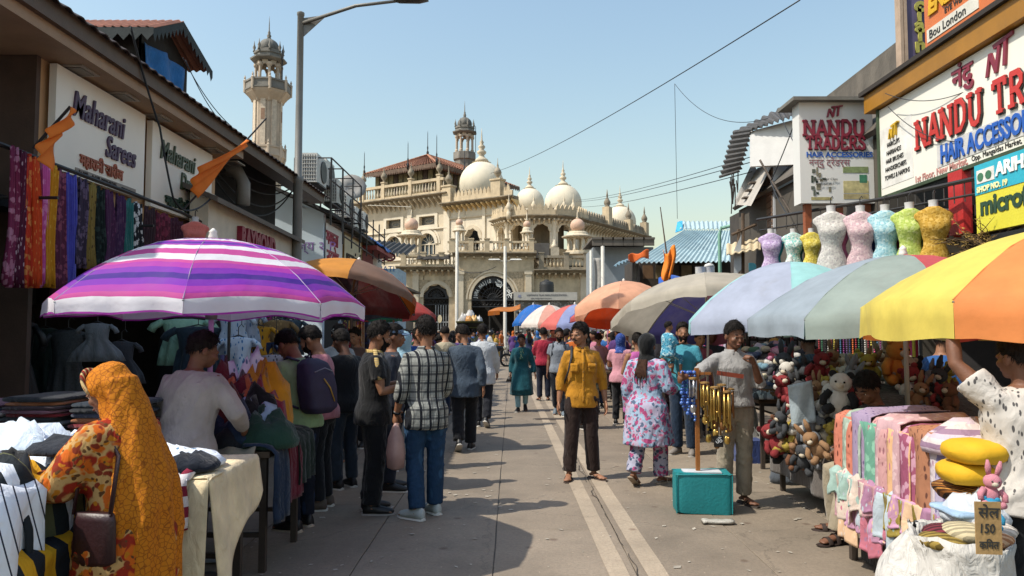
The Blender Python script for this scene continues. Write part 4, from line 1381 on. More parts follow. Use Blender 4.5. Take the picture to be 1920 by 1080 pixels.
# --- minarets
def minaret(label, c, s, balcony=True):
 """octagonal shaft, bracketed balconies, an open pavilion under a ribbed dome; c = foot, s = scale; heights in units of s"""
 o = thing('minaret', label, 'minaret', c)
 def L(prof, name, m, par=o, seg=8, z=0, rot=0):
  b = MB(); b.lathe([(r * s, (zz + z) * s) for r, zz in prof], (0, 0, 0), seg, M=Matrix.Rotation(R(22.5) + rot, 4, 'Z')); return b.build(name, m, par)
 MC = mat((.50, .40, .30), .85, .18, 1.0, .2, dirt=.35, dirtcol=(.2, .15, .11))
 GRY = mat((.20, .185, .16), .85, .3, 1.5, .3, dirt=.5, dirtcol=(.06, .055, .05))
 if balcony:
  sh = L([(1.0, -13), (1.0, 4.4)], 'shaft', MC)
  for k in range(8):
   a = 2 * PI * k / 8
   b = MB(); b.box((0, 0, 0), (.36 * s, .1 * s, 17 * s)); 
   M = Matrix.Rotation(a, 4, 'Z') @ Matrix.Translation((0, -.97 * s, -4.2 * s)); b.v = [tuple(M @ Vector(v)) for v in b.v]; b.build('shaft_panel', mat((.56, .46, .35), .85, .2), sh)
   if k % 2 == 0:
    b = MB(); b.box((0, 0, 0), (.28 * s, .06 * s, .8 * s)); M = Matrix.Rotation(a, 4, 'Z') @ Matrix.Translation((0, -1.0 * s, 3.0 * s)); b.v = [tuple(M @ Vector(v)) for v in b.v]; b.build('slit_window', mat((.28, .17, .11), .9), sh)
  for zb, kk in ((0.0, 1.15), (4.75, 1.45)):
   L([(1.02, zb - .75), (1.12 * kk * .8, zb - .45), (1.05 * kk, zb - .15), (1.1 * kk, zb)], 'balcony_corbel', MC)
   L([(1.1 * kk, zb), (1.14 * kk, zb + .04), (1.14 * kk, zb + .14), (1.1 * kk, zb + .16), (1.08 * kk, zb + .6), (1.13 * kk, zb + .62), (1.13 * kk, zb + .74), (1.0 * kk, zb + .74), (1.0 * kk, zb + .1)], 'balcony_rail', GRY if zb else MC)
   for k in range(8):
    a = 2 * PI * k / 8 + R(22.5)
    q = (1.1 * kk * s * math.cos(a), 1.1 * kk * s * math.sin(a), zb * s)
    b = MB(); b.lathe([(.1 * s, -.1 * s), (.11 * s, .6 * s), (.13 * s, .75 * s), (.05 * s, .85 * s), (.08 * s, .95 * s), (.01, 1.15 * s)], q, 6); b.build('post', MC, o)
    b = MB(); q2 = V(1.02 * s * math.cos(a), 1.02 * s * math.sin(a), (zb - .75) * s)
    b.tube([q2, q2 + V(.12 * s * math.cos(a), .12 * s * math.sin(a), .35 * s), V(q[0] * .97, q[1] * .97, (zb - .05) * s)], [.09 * s, .13 * s, .12 * s], 6); b.build('bracket', MC, o)
  zb = 4.75
 else:
  L([(1.05, -9), (1.05, .1), (1.2, .2), (1.2, .9), (1.05, .95)], 'shaft', GRY)
  zb = .6
 fl = zb + .3
 for k in range(8):
  a = 2 * PI * k / 8 + R(22.5)
  q = (.86 * s * math.cos(a), .86 * s * math.sin(a), fl * s)
  b = MB(); b.lathe([(.17 * s, 0), (.17 * s, .25 * s), (.10 * s, .32 * s), (.10 * s, 1.45 * s), (.18 * s, 1.6 * s), (.18 * s, 1.75 * s)], q, 8); b.build('column', MC, o)
 top = fl + 1.75
 for k in range(8):
  a0, a1 = 2 * PI * k / 8 + R(22.5), 2 * PI * (k + 1) / 8 + R(22.5)
  f = Frame((.86 * s * math.cos(a0), .86 * s * math.sin(a0)), (.86 * s * math.cos(a1), .86 * s * math.sin(a1)), 0, False)
  b = MB(); w_ = f.L
  pts = arch_curve('cusped', w_ / 2, w_ / 2 - .12 * s, (top - .42) * s, (top - .05) * s, 14)
  for (x0, y0), (x1, y1) in zip(pts, pts[1:]):
   if x1 > x0:
    b.prism([(x0, y0), (x1, y1), (x1, (top + .3) * s), (x0, (top + .3) * s)], -.08 * s, .02 * s, f)
  b.build('arch', MC, o)
 L([(.95, 0), (1.28, .12), (1.3, .22), (.98, .34), (.96, .5), (1.05, .56), (1.05, .72), (.8, .75), (.8, .9)], 'eaves', GRY, z=top + .2)
 b = MB(); pr = []
 for i in range(12):
  a = -.25 + (PI / 2 + .25) * i / 11
  pr.append((max(.02, .72 * math.cos(a)) * s, (top + 1.25 + .74 * math.sin(a)) * s))
 n = 32
 rings = [[((r * (1 + .035 * math.cos(8 * 2 * PI * j / n))) * math.cos(2 * PI * j / n), r * (1 + .035 * math.cos(8 * 2 * PI * j / n)) * math.sin(2 * PI * j / n), z) for j in range(n)] for r, z in pr]
 b.loft(rings); d = b.build('dome', mat((.13, .125, .11), .8, .3, 1.5, .2, dirt=.4), o, True)
 b = MB(); zt = (top + 1.99) * s
 b.lathe([(.2 * s, -.08 * s), (.12 * s, .12 * s), (.17 * s, .22 * s), (.09 * s, .36 * s), (.11 * s, .46 * s), (.05 * s, .6 * s), (.03 * s, 1.2 * s), (.008, 1.7 * s)], (0, 0, zt), 8); b.build('finial', GRY, d, True)
 for k in range(8):
  a = 2 * PI * k / 8 + R(22.5)
  b = MB(); b.lathe([(.11 * s, 0), (.06 * s, .12 * s), (.12 * s, .3 * s), (.05 * s, .5 * s), (.01, .8 * s)], (1.0 * s * math.cos(a), 1.0 * s * math.sin(a), (top + .9) * s), 7); b.build('pinnacle', GRY, o, True)
 b = MB(); lx = 1.15 * s
 for dx in (-.1, .1):
  b.tube([(lx, dx * s - .5 * s, (fl + .0) * s), (lx, dx * s - .5 * s, (top + .9) * s)], .025 * s, 4)
 for k in range(12):
  b.tube([(lx, -.6 * s, (fl + .2 * k) * s), (lx, -.4 * s, (fl + .2 * k) * s)], .018 * s, 4)
 b.build('ladder', IRON, o)
 return o
mc = P(500, 306, 58)
minaret('tall cream minaret with two balconies behind the left shops', (mc.x, mc.y, P(500, 297, 58).z), 1.10)
mc = P(871, 300, 88)
minaret('smaller grey minaret rising behind the mosque\'s largest dome', (mc.x, mc.y, P(871, 304, 88).z), 1.18, False)
# ------------------------------------------------------------------ left side of the street
XL = -4.5
def yx(px, X):                                # depth at which a pixel column meets the plane x = X
 return PX(px, 600, X).y
def sheet(mb, a, b, c, d, waves, amp, nv=2, thick=.012):
 """corrugated sheet between four corners: waves run across a-b"""
 a, b, c, d = map(Vector, (a, b, c, d))
 nr = (b - a).cross(d - a).normalized()
 if nr.z < 0: nr = -nr
 n = waves * 6
 mb.grid(lambda u, v: a.lerp(b, u).lerp(d.lerp(c, u), v) + nr * amp * math.sin(u * waves * 2 * PI), n, nv, 0, thick)
 return mb
def quadboard(mb, pts, n, t):
 n = Vector(n).normalized()
 vs = [Vector(p) for p in pts] + [Vector(p) - n * t for p in pts]
 return mb.add(vs, [(0, 1, 2, 3), (7, 6, 5, 4), (0, 4, 5, 1), (1, 5, 6, 2), (2, 6, 7, 3), (3, 7, 4, 0)])
BROWN = mat('#c49d74', .6, .10, 1.5, .06)
TRIM = mat('#4d3a30', .6, .15)
CREAMB = mat('#f0e9dc', .55, .06, 1.0, .04)
DARK = mat((.012, .011, .011), .9, .3)
STEEL = mat('#3a3735', .5, .2, 6, .1, .4)
LF = Frame((XL, 5.6), (XL, 11.1), 0, True)     # n points to +x (the street)
LF.n = V(1, 0, 0)
sh1 = thing('saree_shop', 'brown clad saree shop with a deep eave on the left of the street', 'shop', (0, 0, 0))
b = MB()
y0 = yx(55, XL) - 5.6
for u0, u1 in ((y0, LF.L),):
 n = 5
 for k in range(n):
  q = MB(); a_, b_ = u0 + (u1 - u0) * k / n, u0 + (u1 - u0) * (k + 1) / n
  LF.box(q, a_ + .004, b_ - .004, 2.75, 4.25, -.12, 0); q.build('cladding_panel', BROWN, sh1)
b = MB(); LF.box(b, -1.5, LF.L, 4.25, 4.36, -.5, .42); so = b.build('soffit', mat('#9c7e62', .6, .1), sh1)
for k in range(6):
 u = y0 + .35 + k * .82
 b = MB(); LF.box(b, u - .16, u + .16, 4.235, 4.249, .06, .30); f = b.build('downlight', mat('#9a8f80', .4), so)
 b = MB(); LF.box(b, u - .12, u + .12, 4.229, 4.236, .10, .26); b.build('diffuser', mat('#57504a', .3), f)
b = MB(); LF.box(b, -1.5, LF.L + 4.6, 4.36, 4.55, .2, .48); b.build('fascia', mat('#5a4738', .6, .15), sh1)
SLATE = mat('#3b302d', .8, .3, 2.0, .3, dirt=.3)
b = MB(); sheet(b, (XL + .55, 4.0, 4.52), (XL + .55, 16.0, 4.52), (XL - 3.0, 16.0, 6.35), (XL - 3.0, 4.0, 6.35), 60, .012, 2); b.build('roof', SLATE, sh1)
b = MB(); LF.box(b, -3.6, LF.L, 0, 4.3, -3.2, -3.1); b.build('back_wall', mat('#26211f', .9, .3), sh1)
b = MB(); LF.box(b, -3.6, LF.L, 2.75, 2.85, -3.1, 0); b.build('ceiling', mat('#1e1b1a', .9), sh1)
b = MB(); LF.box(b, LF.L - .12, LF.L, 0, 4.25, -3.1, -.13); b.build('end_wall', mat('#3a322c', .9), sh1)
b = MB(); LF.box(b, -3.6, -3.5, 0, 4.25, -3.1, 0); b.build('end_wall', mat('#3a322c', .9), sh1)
b = MB(); LF.box(b, y0 - .06, y0, 0, 4.25, -.4, .02); b.build('pillar', TRIM, sh1)
b = MB(); LF.box(b, -3.4, y0 - .1, 2.95, 4.22, -.5, -.42); b.build('upper_panel', mat('#b9b4a8', .7, .1), sh1)
b = MB(); LF.box(b, -3.4, y0 - .1, 2.75, 2.93, -.5, -.3); b.build('shutter_box', mat('#2c2a29', .7), sh1)
def board(label, ya, yb, z0, z1, X, m, name='shop_sign', t=.07, frame=None):
 o = thing(name, label, 'sign', (0, 0, 0))
 b = MB(); f = Frame((X, ya), (X, yb)); f.n = V(1, 0, 0) if X < 0 else V(-1, 0, 0)
 f.box(b, 0, f.L, z0, z1, -t, 0); b.build('panel', m, o)
 if frame:
  for a_ in ((-.04, 0, z0 - .04, z1 + .04), (f.L, f.L + .04, z0 - .04, z1 + .04), (0, f.L, z0 - .04, z0), (0, f.L, z1, z1 + .04)):
   b = MB(); f.box(b, *a_, -t, .02); b.build('frame', frame, o)
 return o, f
UL = (0, 1, 0); UZ = (0, 0, 1)                 # left facades read away from the camera; right ones towards it
S1, f1 = board('cream sign reading Maharani Sarees in purple script on the brown shop front', yx(90, XL + .12), yx(262, XL + .12), 3.20, 4.22, XL + .12, CREAMB)
PUR = mat('#4c3552', .5, .08); RUST = mat('#9c4a2c', .5, .08)
L1 = f1.L
text('Maharani', .36, PUR, S1, f1(L1 * .14, 3.80), UL, UZ, .02, .006, sx=.74, shear=.22)
text('Sarees', .33, PUR, S1, f1(L1 * .50, 3.53), UL, UZ, .02, .006, sx=.72, shear=.22)
text('महारानी सारीज', .165, RUST, S1, f1(L1 * .24, 3.33), UL, UZ, .015, .005, sx=.9)
b = MB(); f1.box(b, L1 * .2, L1 * .88, 3.225, 3.285, 0, .015); b.build('address_strip', mat('#8f857c', .6), S1)
text('B-LANE  .  A-1108  MANGALDAS', .05, mat('#3c3330'), S1, f1(L1 * .22, 3.237, .016), UL, UZ, .004)
S2, f2 = board('cream sign reading Maharani Dresses in green script, half hidden by an orange flag', yx(276, XL + .12), yx(391, XL + .12), 3.16, 4.21, XL + .12, CREAMB)
GRN = mat('#44503a', .5, .08); L2 = f2.L
text('Maharani', .34, GRN, S2, f2(L2 * .10, 3.80), UL, UZ, .02, .005, sx=.80, shear=.22)
text('Dresses', .32, GRN, S2, f2(L2 * .42, 3.52), UL, UZ, .02, .005, sx=.72, shear=.22)
text('महारानी ड्रेसेस', .16, mat('#2f4a3c', .5), S2, f2(L2 * .2, 3.25), UL, UZ, .03, .008)
dm = thing('roof_dormer', 'small gabled dormer with a rust coloured corrugated roof and blue tarpaulin', 'dormer', (0, 0, 0))
RB0, RB1, DZ = V(-7.2, 12, 6.78), V(-5.45, 12, 6.78), 6.22
NR, FRr = [V(x_, 10.9, DZ) for x_ in (-7.2, -5.4)], [V(x_, 13.1, DZ + .1) for x_ in (-7.2, -5.4)]
RUSTM = mat('#a06a54', .8, .25, 2, .3, dirt=.3)
b = MB(); sheet(b, NR[0], NR[1], RB1, RB0, 14, .025); b.build('roof_sheet', RUSTM, dm)
b = MB(); sheet(b, FRr[0], FRr[1], RB1, RB0, 14, .025); b.build('roof_sheet', RUSTM, dm)
b = MB(); b.add([(-5.75, 11.15, 4.8), (-5.75, 12.85, 4.8), (-5.75, 12.85, 6.3), (-5.75, 12, 6.7), (-5.75, 11.15, 6.25)], [(0, 1, 2, 3, 4)]); b.build('gable_wall', mat('#2b2725', .9, .3), dm)
b = MB(); b.box((-6.4, 11.2, 5.5), (1.3, .08, 1.5)); b.build('wall', mat('#2b2725', .9, .3), dm)
b = MB(); b.grid(lambda u, v: (-5.68 + .05 * math.sin(u * 11 + v * 3), 11.2 + 1.3 * u, 4.9 + 1.3 * v - .15 * abs(u - .6) + .05 * mnoise.noise(V(u * 4, v * 3, 0))), 20, 10, 0, .01); b.build('tarpaulin', cloth('#2f6fae'), dm, True)
for a_, c_ in ((NR[1], RB1), (FRr[1], RB1)):
 b = MB()
 for k in range(8):
  p0, p1 = a_.lerp(c_, k / 8), a_.lerp(c_, (k + 1) / 8)
  b.add([p0, p1, p1 - V(0, 0, .12), (p0 + p1) / 2 - V(0, 0, .24), p0 - V(0, 0, .12)], [(0, 1, 2, 3, 4)])
 b.build('bargeboard', mat('#2e3434', .8, .2), dm)
b = MB()
for k in range(10):
 p0, p1 = NR[0].lerp(NR[1], k / 10), NR[0].lerp(NR[1], (k + 1) / 10)
 b.add([p0, p1, p1 - V(0, 0, .1), (p0 + p1) / 2 - V(0, 0, .2), p0 - V(0, 0, .1)], [(0, 1, 2, 3, 4)])
b.build('bargeboard', mat('#2e3434', .8, .2), dm)
rs = thing('cloth_shop', 'low shop with a cream box front and dark recess between two roofs', 'shop', (0, 0, 0))
XR = -4.05
ya, yb = yx(386, XR), yx(549, XR)
b = MB(); quadboard(b, [(XR, ya, 2.6), (XR, yb, 2.6), (XR, yb, 3.40), (XR, ya, 3.50)], (1, 0, 0), .25); b.build('front_panel', mat('#d2c6b2', .7, .1), rs)
b = MB(); quadboard(b, [(XR + .16, ya - .1, 3.42), (XR + .16, yb + .15, 3.34), (XR - .5, yb + .15, 3.62), (XR - .5, ya - .1, 3.70)], (0, 0, 1), .07); b.build('canopy', mat('#6b6156', .8, .2, 2, .2, dirt=.4), rs)
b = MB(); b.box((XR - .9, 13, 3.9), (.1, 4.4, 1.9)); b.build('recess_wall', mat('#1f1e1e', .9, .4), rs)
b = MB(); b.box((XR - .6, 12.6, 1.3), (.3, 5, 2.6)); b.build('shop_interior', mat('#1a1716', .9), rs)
text('RAYMOND', .40, mat('#8a1f36', .5, .1), rs, (XR, yx(440, XR), 2.90), UL, UZ, .08, .018, sx=.78)
pp = MB(); pp.tube([(XR - .7, 12.0, 4.3), (XR - .45, 12.0, 4.25), (XR - .35, 12.0, 4.05), (XR - .35, 12.0, 3.7)], .11, 10)
pp.build('vent_pipe', mat('#8d8a84', .6, .2, 4), rs, True)
bw = thing('corner_shop_house', 'two storey corner house with a pale blue side wall and rooftop air conditioners', 'house', (0, 0, 0))
XF = -4.25
Y1 = yx(604, XF)
zt = P(604, 400, Y1).z
b = MB(); quadboard(b, [(XF - 3.2, Y1, 0), (XF, Y1, 0), (XF, Y1, zt), (XF - 3.2, Y1, zt + 1.5)], (0, -1, 0), .2); b.build('side_wall', mat('#c3d0d9', .8, .10, 1.0, .1, dirt=.1), bw)
b = MB(); b.box((XF - .62, (Y1 + 29) / 2 + .1, 1.4), (.2, 29 - Y1, 2.8)); b.build('ground_floor', mat('#211d1b', .9, .3), bw)
b = MB(); b.box((XF - .2, (Y1 + 24.5) / 2 + .1, 3.4), (.2, 24.5 - Y1, 1.7)); b.build('upper_wall', mat('#b9b2a6', .8, .15), bw)
b = MB(); quadboard(b, [(XF + .25, Y1 - .25, zt + .0), (XF + .25, 23.5, zt - .1), (XF - 3.4, 23.5, zt + 1.5), (XF - 3.4, Y1 - .25, zt + 1.62)], (0, 0, 1), .07); b.build('roof', mat('#2c2a2a', .8, .3, 2, .2), bw)
text('ज्य २ P', .30, mat('#7d5a9a', .6), bw, P(556, 470, Y1 - .005), (1, 0, 0), UZ, .004)
def shopfront(label, pa, pb, z0, z1, m, parts, X=XF, frame=None):
 o, f = board(label, yx(pa, X), yx(pb, X), z0, z1, X, m, frame=frame)
 for (s, fu, z, sz, mm, sx) in parts:
  text(s, sz, mm, o, f(f.L * fu, z), UL, UZ, .02, .006, sx=sx)
 return o, f
RED = mat('#a52a44', .5, .1); WHITEB = mat('#e4e1da', .6, .05)
shopfront('white shop sign with pink Devanagari lettering beyond the lamp post', 606, 640, 2.75, 4.12, WHITEB, [('मसाला', .08, 3.66, .46, RED, 1.0), ('उद्योग', .12, 3.22, .46, RED, 1.0)])
b_, f_ = shopfront('gold framed shop sign with dark Devanagari lettering', 643, 676, 2.7, 4.10, mat('#d6c9a4', .6, .08), [('भजु', .10, 3.25, .62, mat('#3a2b1c'), 1.0), ('मुंबई', .50, 3.25, .58, mat('#3a2b1c'), 1.0)], frame=mat('#8a6a32', .4, .15))
shopfront('narrow red and blue shop fascia next to the gold framed sign', 679, 698, 2.6, 3.9, mat('#7f3535', .7, .15), [])
b = MB(); b.box((XF + .1, 22.4, 4.02), (.6, 2.8, .12)); tag(b.build('awning', mat('#8e3a33', .7, .2)), 'dull red awning over the far left shops', 'awning')
b = MB(); b.grid(lambda u, v: (XF + .45 - .5 * v, 21.4 + 2.2 * u, 4.1 + .35 * v + .05 * math.sin(u * 9)), 14, 4, 0, .012); tag(b.build('tarpaulin', cloth('#2b6ab0'), None, True), 'blue tarpaulin above the red awning at the far left shops', 'tarpaulin')
sk = thing('spectacle_shop', 'small pale blue shop with a spectacles sign near the mosque gate', 'shop', (0, 0, 0))
q0, q1 = P(702, 460, 28), P(748, 460, 28)
b = MB(); b.box(((q0.x + q1.x) / 2, 29, 2.0), (q1.x - q0.x, 2, 4.0)); b.build('wall', mat('#9fb2bd', .7, .12), sk)
b = MB(); sheet(b, (q0.x - .3, 27.5, P(0, 462, 28).z - .1), (q1.x + .4, 27.5, P(0, 462, 28).z - .35), (q1.x + .4, 30.5, P(0, 455, 28).z + .2), (q0.x - .3, 30.5, P(0, 455, 28).z + .4), 8, .04); b.build('roof', mat('#3a3836', .8, .3), sk)
for dx in (.3, .72):
 c = P(706 + dx * 34, 482, 27.98); b = MB(); b.tube([c + V(.2 * math.cos(t), 0, .13 * math.sin(t)) for t in [2 * PI * i / 14 for i in range(15)]], .04, 6); b.build('spectacles_rim', mat('#6a2a3a'), sk, True)
text('MATI', .30, mat('#2b5f9a'), sk, P(706, 509, 27.97), (1, 0, 0), UZ, .01)
b = MB(); b.box((-10.2, 44, 2.2), (5.5, 24, 4.4)); b.box((-10.0, 44, 4.5), (6.0, 25, .15)); tag(b.build('far_shop_row', mat('#6d6459', .9, .25, .6, .2, dirt=.5)), 'dim low shop row between the left shops and the mosque', 'shop')
rk = thing('rooftop_rack', 'black steel rack carrying air conditioners above the left shops', 'rack', (0, 0, 0))
def bar(par, a, b, r=.022, m=None, name='bar'):
 return MB().tube([a, b], r, 5).build(name, m or STEEL, par)
A0 = P(548, 340, 16.2)
ytop = P(548, 300, 16.2).z
rx0, rx1, ry0, ry1, rz = -4.75, -3.95, 16.0, 19.2, zt + .15
for yy in (ry0, 17.1, 18.2, ry1):
 bar(rk, (rx1, yy, rz - .5), (rx1, yy, ytop)); bar(rk, (rx0, yy, rz - .3), (rx0, yy, ytop)); bar(rk, (rx0, yy, rz), (rx1, yy, rz)); bar(rk, (rx0, yy, ytop), (rx1, yy, ytop), .016)
for z in (rz, ytop, (rz + ytop) / 2):
 bar(rk, (rx1, ry0, z), (rx1, ry1, z), .018); bar(rk, (rx0, ry0, z), (rx0, ry1, z), .018)
def ac_unit(label, c, rz_, s=1.0):
 o = thing('air_conditioner', label, 'air conditioner', c, rz_, 'air conditioners above the left shops')
 W = mat('#cdc9c0', .5, .12, 4, .1, dirt=.2)
 MB().box((0, 0, .32 * s), (.82 * s, .34 * s, .64 * s)).build('case', W, o)
 b = MB(); b.lathe([(.25 * s, 0), (.25 * s, .02), (.2 * s, .02)], (0, 0, 0), 20, M=Matrix.Translation((.14 * s, -.172 * s, .32 * s)) @ Matrix.Rotation(R(90), 4, 'X')); b.build('fan_guard', mat('#2a2a2a', .5), o)
 for k in range(6):
  MB().box((-.41 * s - .004, -.13 * s + .052 * s * k, .32 * s), (.008, .02, .56 * s)).build('fin', mat('#2f2f2e', .5), o)
 for k in range(7):
  MB().box((-.41 * s - .006, 0, .07 * s + .083 * s * k), (.006, .3 * s, .012)).build('guard_wire', mat('#bdb8ae', .5), o)
 MB().box((0, 0, -.02), (.7 * s, .4 * s, .04)).build('bracket', STEEL, o)
 return o
for k, (px, py, Y, s, d) in enumerate(((597, 348, 16.3, 1.0, 'largest air conditioner at the near end of the rooftop rack'), (614, 352, 17.3, .95, 'second air conditioner along the rooftop rack'), (634, 385, 17.6, .9, 'air conditioner hung below the dark rack ledge'), (652, 410, 19.2, .95, 'pale air conditioner fourth along the left roofs'), (668, 428, 21.0, .9, 'small air conditioner next to the pale one above the red awning'), (683, 432, 23.0, .85, 'farthest air conditioner of the left roofs'))):
 q = P(px, py, Y); ac_unit(d, (q.x - .1, q.y, q.z), R(90), s)
for k in range(7):
 yy = 17.4 + k * .95
 bar(rk, (-4.0, yy, zt - .6), (-4.0, yy, zt + .55), .02); bar(rk, (-4.6, yy, zt + .1), (-3.9, yy, zt - .1), .02)
for z in (-.4, -.05, .4):
 bar(rk, (-4.0, 17.4, zt + z), (-4.0, 23.1, zt + z - .15), .02)
for k in range(9):
 b = MB(); b.box((-4.45, 17.5 + k * .62, zt + .1), (.55, .5, .04)); b.build('grating', STEEL, rk)
ds = thing('satellite_dish', 'grey round satellite dish at the end of the left roofs', 'satellite dish', tuple(P(660, 354, 24)))
M_ = Matrix.Rotation(R(70), 4, 'X') @ Matrix.Rotation(R(15), 4, 'Y')
MB().lathe([(.02, .0), (.2, .02), (.36, .08), (.45, .14), (.45, .155), (.2, .04), (.02, .03)], (0, 0, 0), 22, M=M_).build('reflector', mat('#8f8b86', .6, .15), ds, True)
MB().tube([(0, -.05, 0), (0, -.5, -.1)], .015, 5).build('feed_arm', STEEL, ds)
MB().tube([(0, .05, 0), (0, .05, -1.0)], .03, 6).build('mast', STEEL, ds)
lp = thing('street_lamp', 'tall grey street lamp with a long arm over the street', 'street lamp', (P(556, 500, 13.6).x, 13.6, 0))
zT = P(567, 30, 13.6).z
MB().lathe([(.14, 0), (.14, .5), (.095, .55), (.085, zT * .58), (.10, zT * .58 + .02), (.10, zT * .58 + .1), (.07, zT * .58 + .14), (.06, zT), (.07, zT + .01), (.07, zT + .06), (.02, zT + .09)], (0, 0, 0), 14).build('pole', mat('#7b7872', .5, .15, 3, .1, dirt=.2), lp, True, sharp=50)
e = P(775, 0, 13.0) - Vector(lp.location)
MB().tube([(0, 0, zT - .15), (e.x * .5, e.y * .5, (zT - .15 + e.z) / 2 + .12), (e.x - .3, e.y, e.z - .02)], [.035, .032, .028], 8).build('arm', mat('#6f6c66', .5, .15), lp, True)
b = MB(); b.prism([(0, zT - .45), (0, zT - .05), (.5, zT + .02)], -.01, .01, lambda u, v, n: V(u, n, v)); b.build('gusset', mat('#6f6c66', .5), lp)
b = MB(); b.loft([[(e.x - .35 + x, e.y + w * math.cos(t), e.z + .0 + h * math.sin(t)) for t in [2 * PI * i / 12 for i in range(12)]] for x, w, h in ((0, .04, .03), (.1, .1, .05), (.45, .12, .05), (.62, .06, .02))]); b.build('lamp_head', mat('#4a4947', .4, .1), lp, True)
def flag(label, a, b_, pts, m):
 o = thing('orange_flag', label, 'flag', tuple(a), group='orange flags')
 a = Vector(a)
 MB().tube([(0, 0, 0), Vector(b_) - a], .012, 6).build('stick', mat('#2a2220', .7), o)
 c = MB(); P4 = [Vector(p) - a for p in pts]
 def f(u, v):
  q = P4[0].lerp(P4[1], u).lerp(P4[3].lerp(P4[2], u), v)
  return q + V(.03 * math.sin(u * 5 + v * 2), .035 * math.sin(u * 6 + v * 1.2), .012 * math.sin(u * 9)) + V(.02, .018, .0) * math.sin(u * 17 + v * 4)
 c.grid(f, 20, 10, 0, .004); c.build('cloth', m, o, True)
ORG = mat('#f5872c', .8, .12, 4, .1, trans=.35)
flag('orange pennant hanging off a stick by the first saree sign', PX(62, 278, -4.0), PX(132, 200, -3.7), [PX(132, 200, -3.7), PX(118, 268, -3.72), PX(82, 322, -3.72), PX(80, 240, -3.78)], ORG)
flag('orange pennant streaming from a slanted pole at the end of the brown shop', PX(345, 392, -4.1), PX(499, 222, -3.6), [PX(462, 262, -3.7), PX(452, 285, -3.7), PX(362, 372, -3.95), PX(368, 312, -3.9)], ORG)
rl = thing('saree_rail', 'black pipe rail along the saree shop front', 'rail', (0, 0, 0))
XS = -4.12
MB().tube([(XS, 4.6, 3.16), (XS, 9.2, 3.12), (XS - .1, 11.2, 3.05)], .02, 6).build('pipe', STEEL, rl)
for yy in (5.9, 8.2, 10.9):
 MB().tube([(XS, yy, 3.14), (XL, yy, 3.3)], .014, 5).build('bracket', STEEL, rl)
def hanging(label, y, w, z0, z1, m, X=XS, seed=0, name='hanging_saree', group='sarees hung on the shop rail', cat='saree', folds=5):
 b = MB(); s = seed
 b.grid(lambda u, v: (X + .04 + .035 * math.sin(u * folds * 2 * PI / 1.0 + s) * (.4 + .6 * v) + .02 * mnoise.noise(V(u * 3, v * 2, s)), y + (u - .5) * w * (1 + .12 * v) + .02 * math.sin(v * 4 + s), z1 - (z1 - z0) * v + .02 * math.sin(u * 9 + s)), 26, 8, 0, .006)
 return tag(b.build(name, m, None, True), label, cat, group)
SR = [(6, '#7a2c4c', '#b5788e', 'rose printed saree at the near end of the rail'), (22, '#5a2038', '#c9a9b0', 'maroon saree with white motifs'), (38, '#c73a22', '#e08a4a', 'scarlet saree with paisley print'), (52, '#cf4a20', '#e79a50', 'orange red saree with looped print'), (66, '#c8599a', '#dd8abb', 'bright pink saree'), (79, '#c98a20', '#dca840', 'mustard yellow saree'), (96, '#5c2a42', '#8b4a60', 'dark wine saree'), (115, '#4a4aa8', '#7a76d0', 'violet blue saree'), (135, '#3c3244', '#6a5a72', 'charcoal saree with pale specks'), (153, '#86713a', '#4b3a24', 'olive gold fringed saree'), (172, '#16201f', '#2c3a38', 'near black green saree'), (190, '#4c2a4a', '#6b3c60', 'plum saree'), (207, '#43284a', '#583a58', 'aubergine saree beside the teal one'), (226, '#2f6a66', '#489088', 'teal saree'), (244, '#22242a', '#c9c9c9', 'black saree with white spots'), (262, '#38262c', '#553a40', 'brown black saree'), (285, '#541f30', '#7a3044', 'wine coloured saree past the spotted one'), (312, '#3f1c2c', '#54303c', 'farthest dark red saree on the rail')]
for k, (px, c1, c2, lab) in enumerate(SR):
 y_ = yx(px, XS + .04); zt_ = 3.14 - .008 * k
 w_ = (yx(SR[k + 1][0], XS + .04) - y_ if k < len(SR) - 1 else .4) * .93
 zb = P(0, 535 if k < 6 else (575 if k < 9 else 520 - k), y_).z
 hanging(lab + ' hanging at the shop front', y_ + w_ / 2, w_, max(zb, 2.0 if k < 8 else 2.25), zt_, clothpat('floral' if k % 2 == 0 else 'dashes', [c1, c2], 2.2 if k % 2 == 0 else 1.6) if k not in (7, 13) else cloth(c1), seed=k * 1.7)
hanging('pink fringed cloth hung high at the left edge', 5.2, .7, 3.45, 3.75, clothpat('stripes', ['#8a3a52', '#a5566a', '#6b2a40'], 14), X=-4.35, seed=4, name='hanging_cloth', group=None, cat='cloth')
random.seed(3)
sf = thing('shop_shelf', 'dark shelving packed with boxes inside the saree shop', 'shelf', (0, 0, 0))
for z in (.5, 1.0, 1.5, 2.0, 2.5):
 b = MB(); LF.box(b, -2.5, LF.L - .3, z, z + .03, -3.0, -2.4); b.build('board', mat('#2d2621', .8), sf)
for z in (1.03, 1.53, 2.03):
 u = -2.0; nb_ = 0
 while u < 4.8:
  nb_ += 1
  w_ = random.uniform(.22, .42); h = random.uniform(.2, .42)
  b = MB(); LF.box(b, u, u + w_, z, z + h, -2.9, -2.35); tag(b.build('storage_box', mat(random.choice(['#4a4238', '#5b5347', '#3a3a38', '#6a6150', '#332d2a']), .8, .2)), nth(nb_) + ' storage box from the camera on the ' + {1.03: 'lower', 1.53: 'middle', 2.03: 'upper'}[z] + ' shelf of the saree shop', 'box', 'boxes stacked on the saree shop shelf')
  u += w_ + random.uniform(.02, .3)
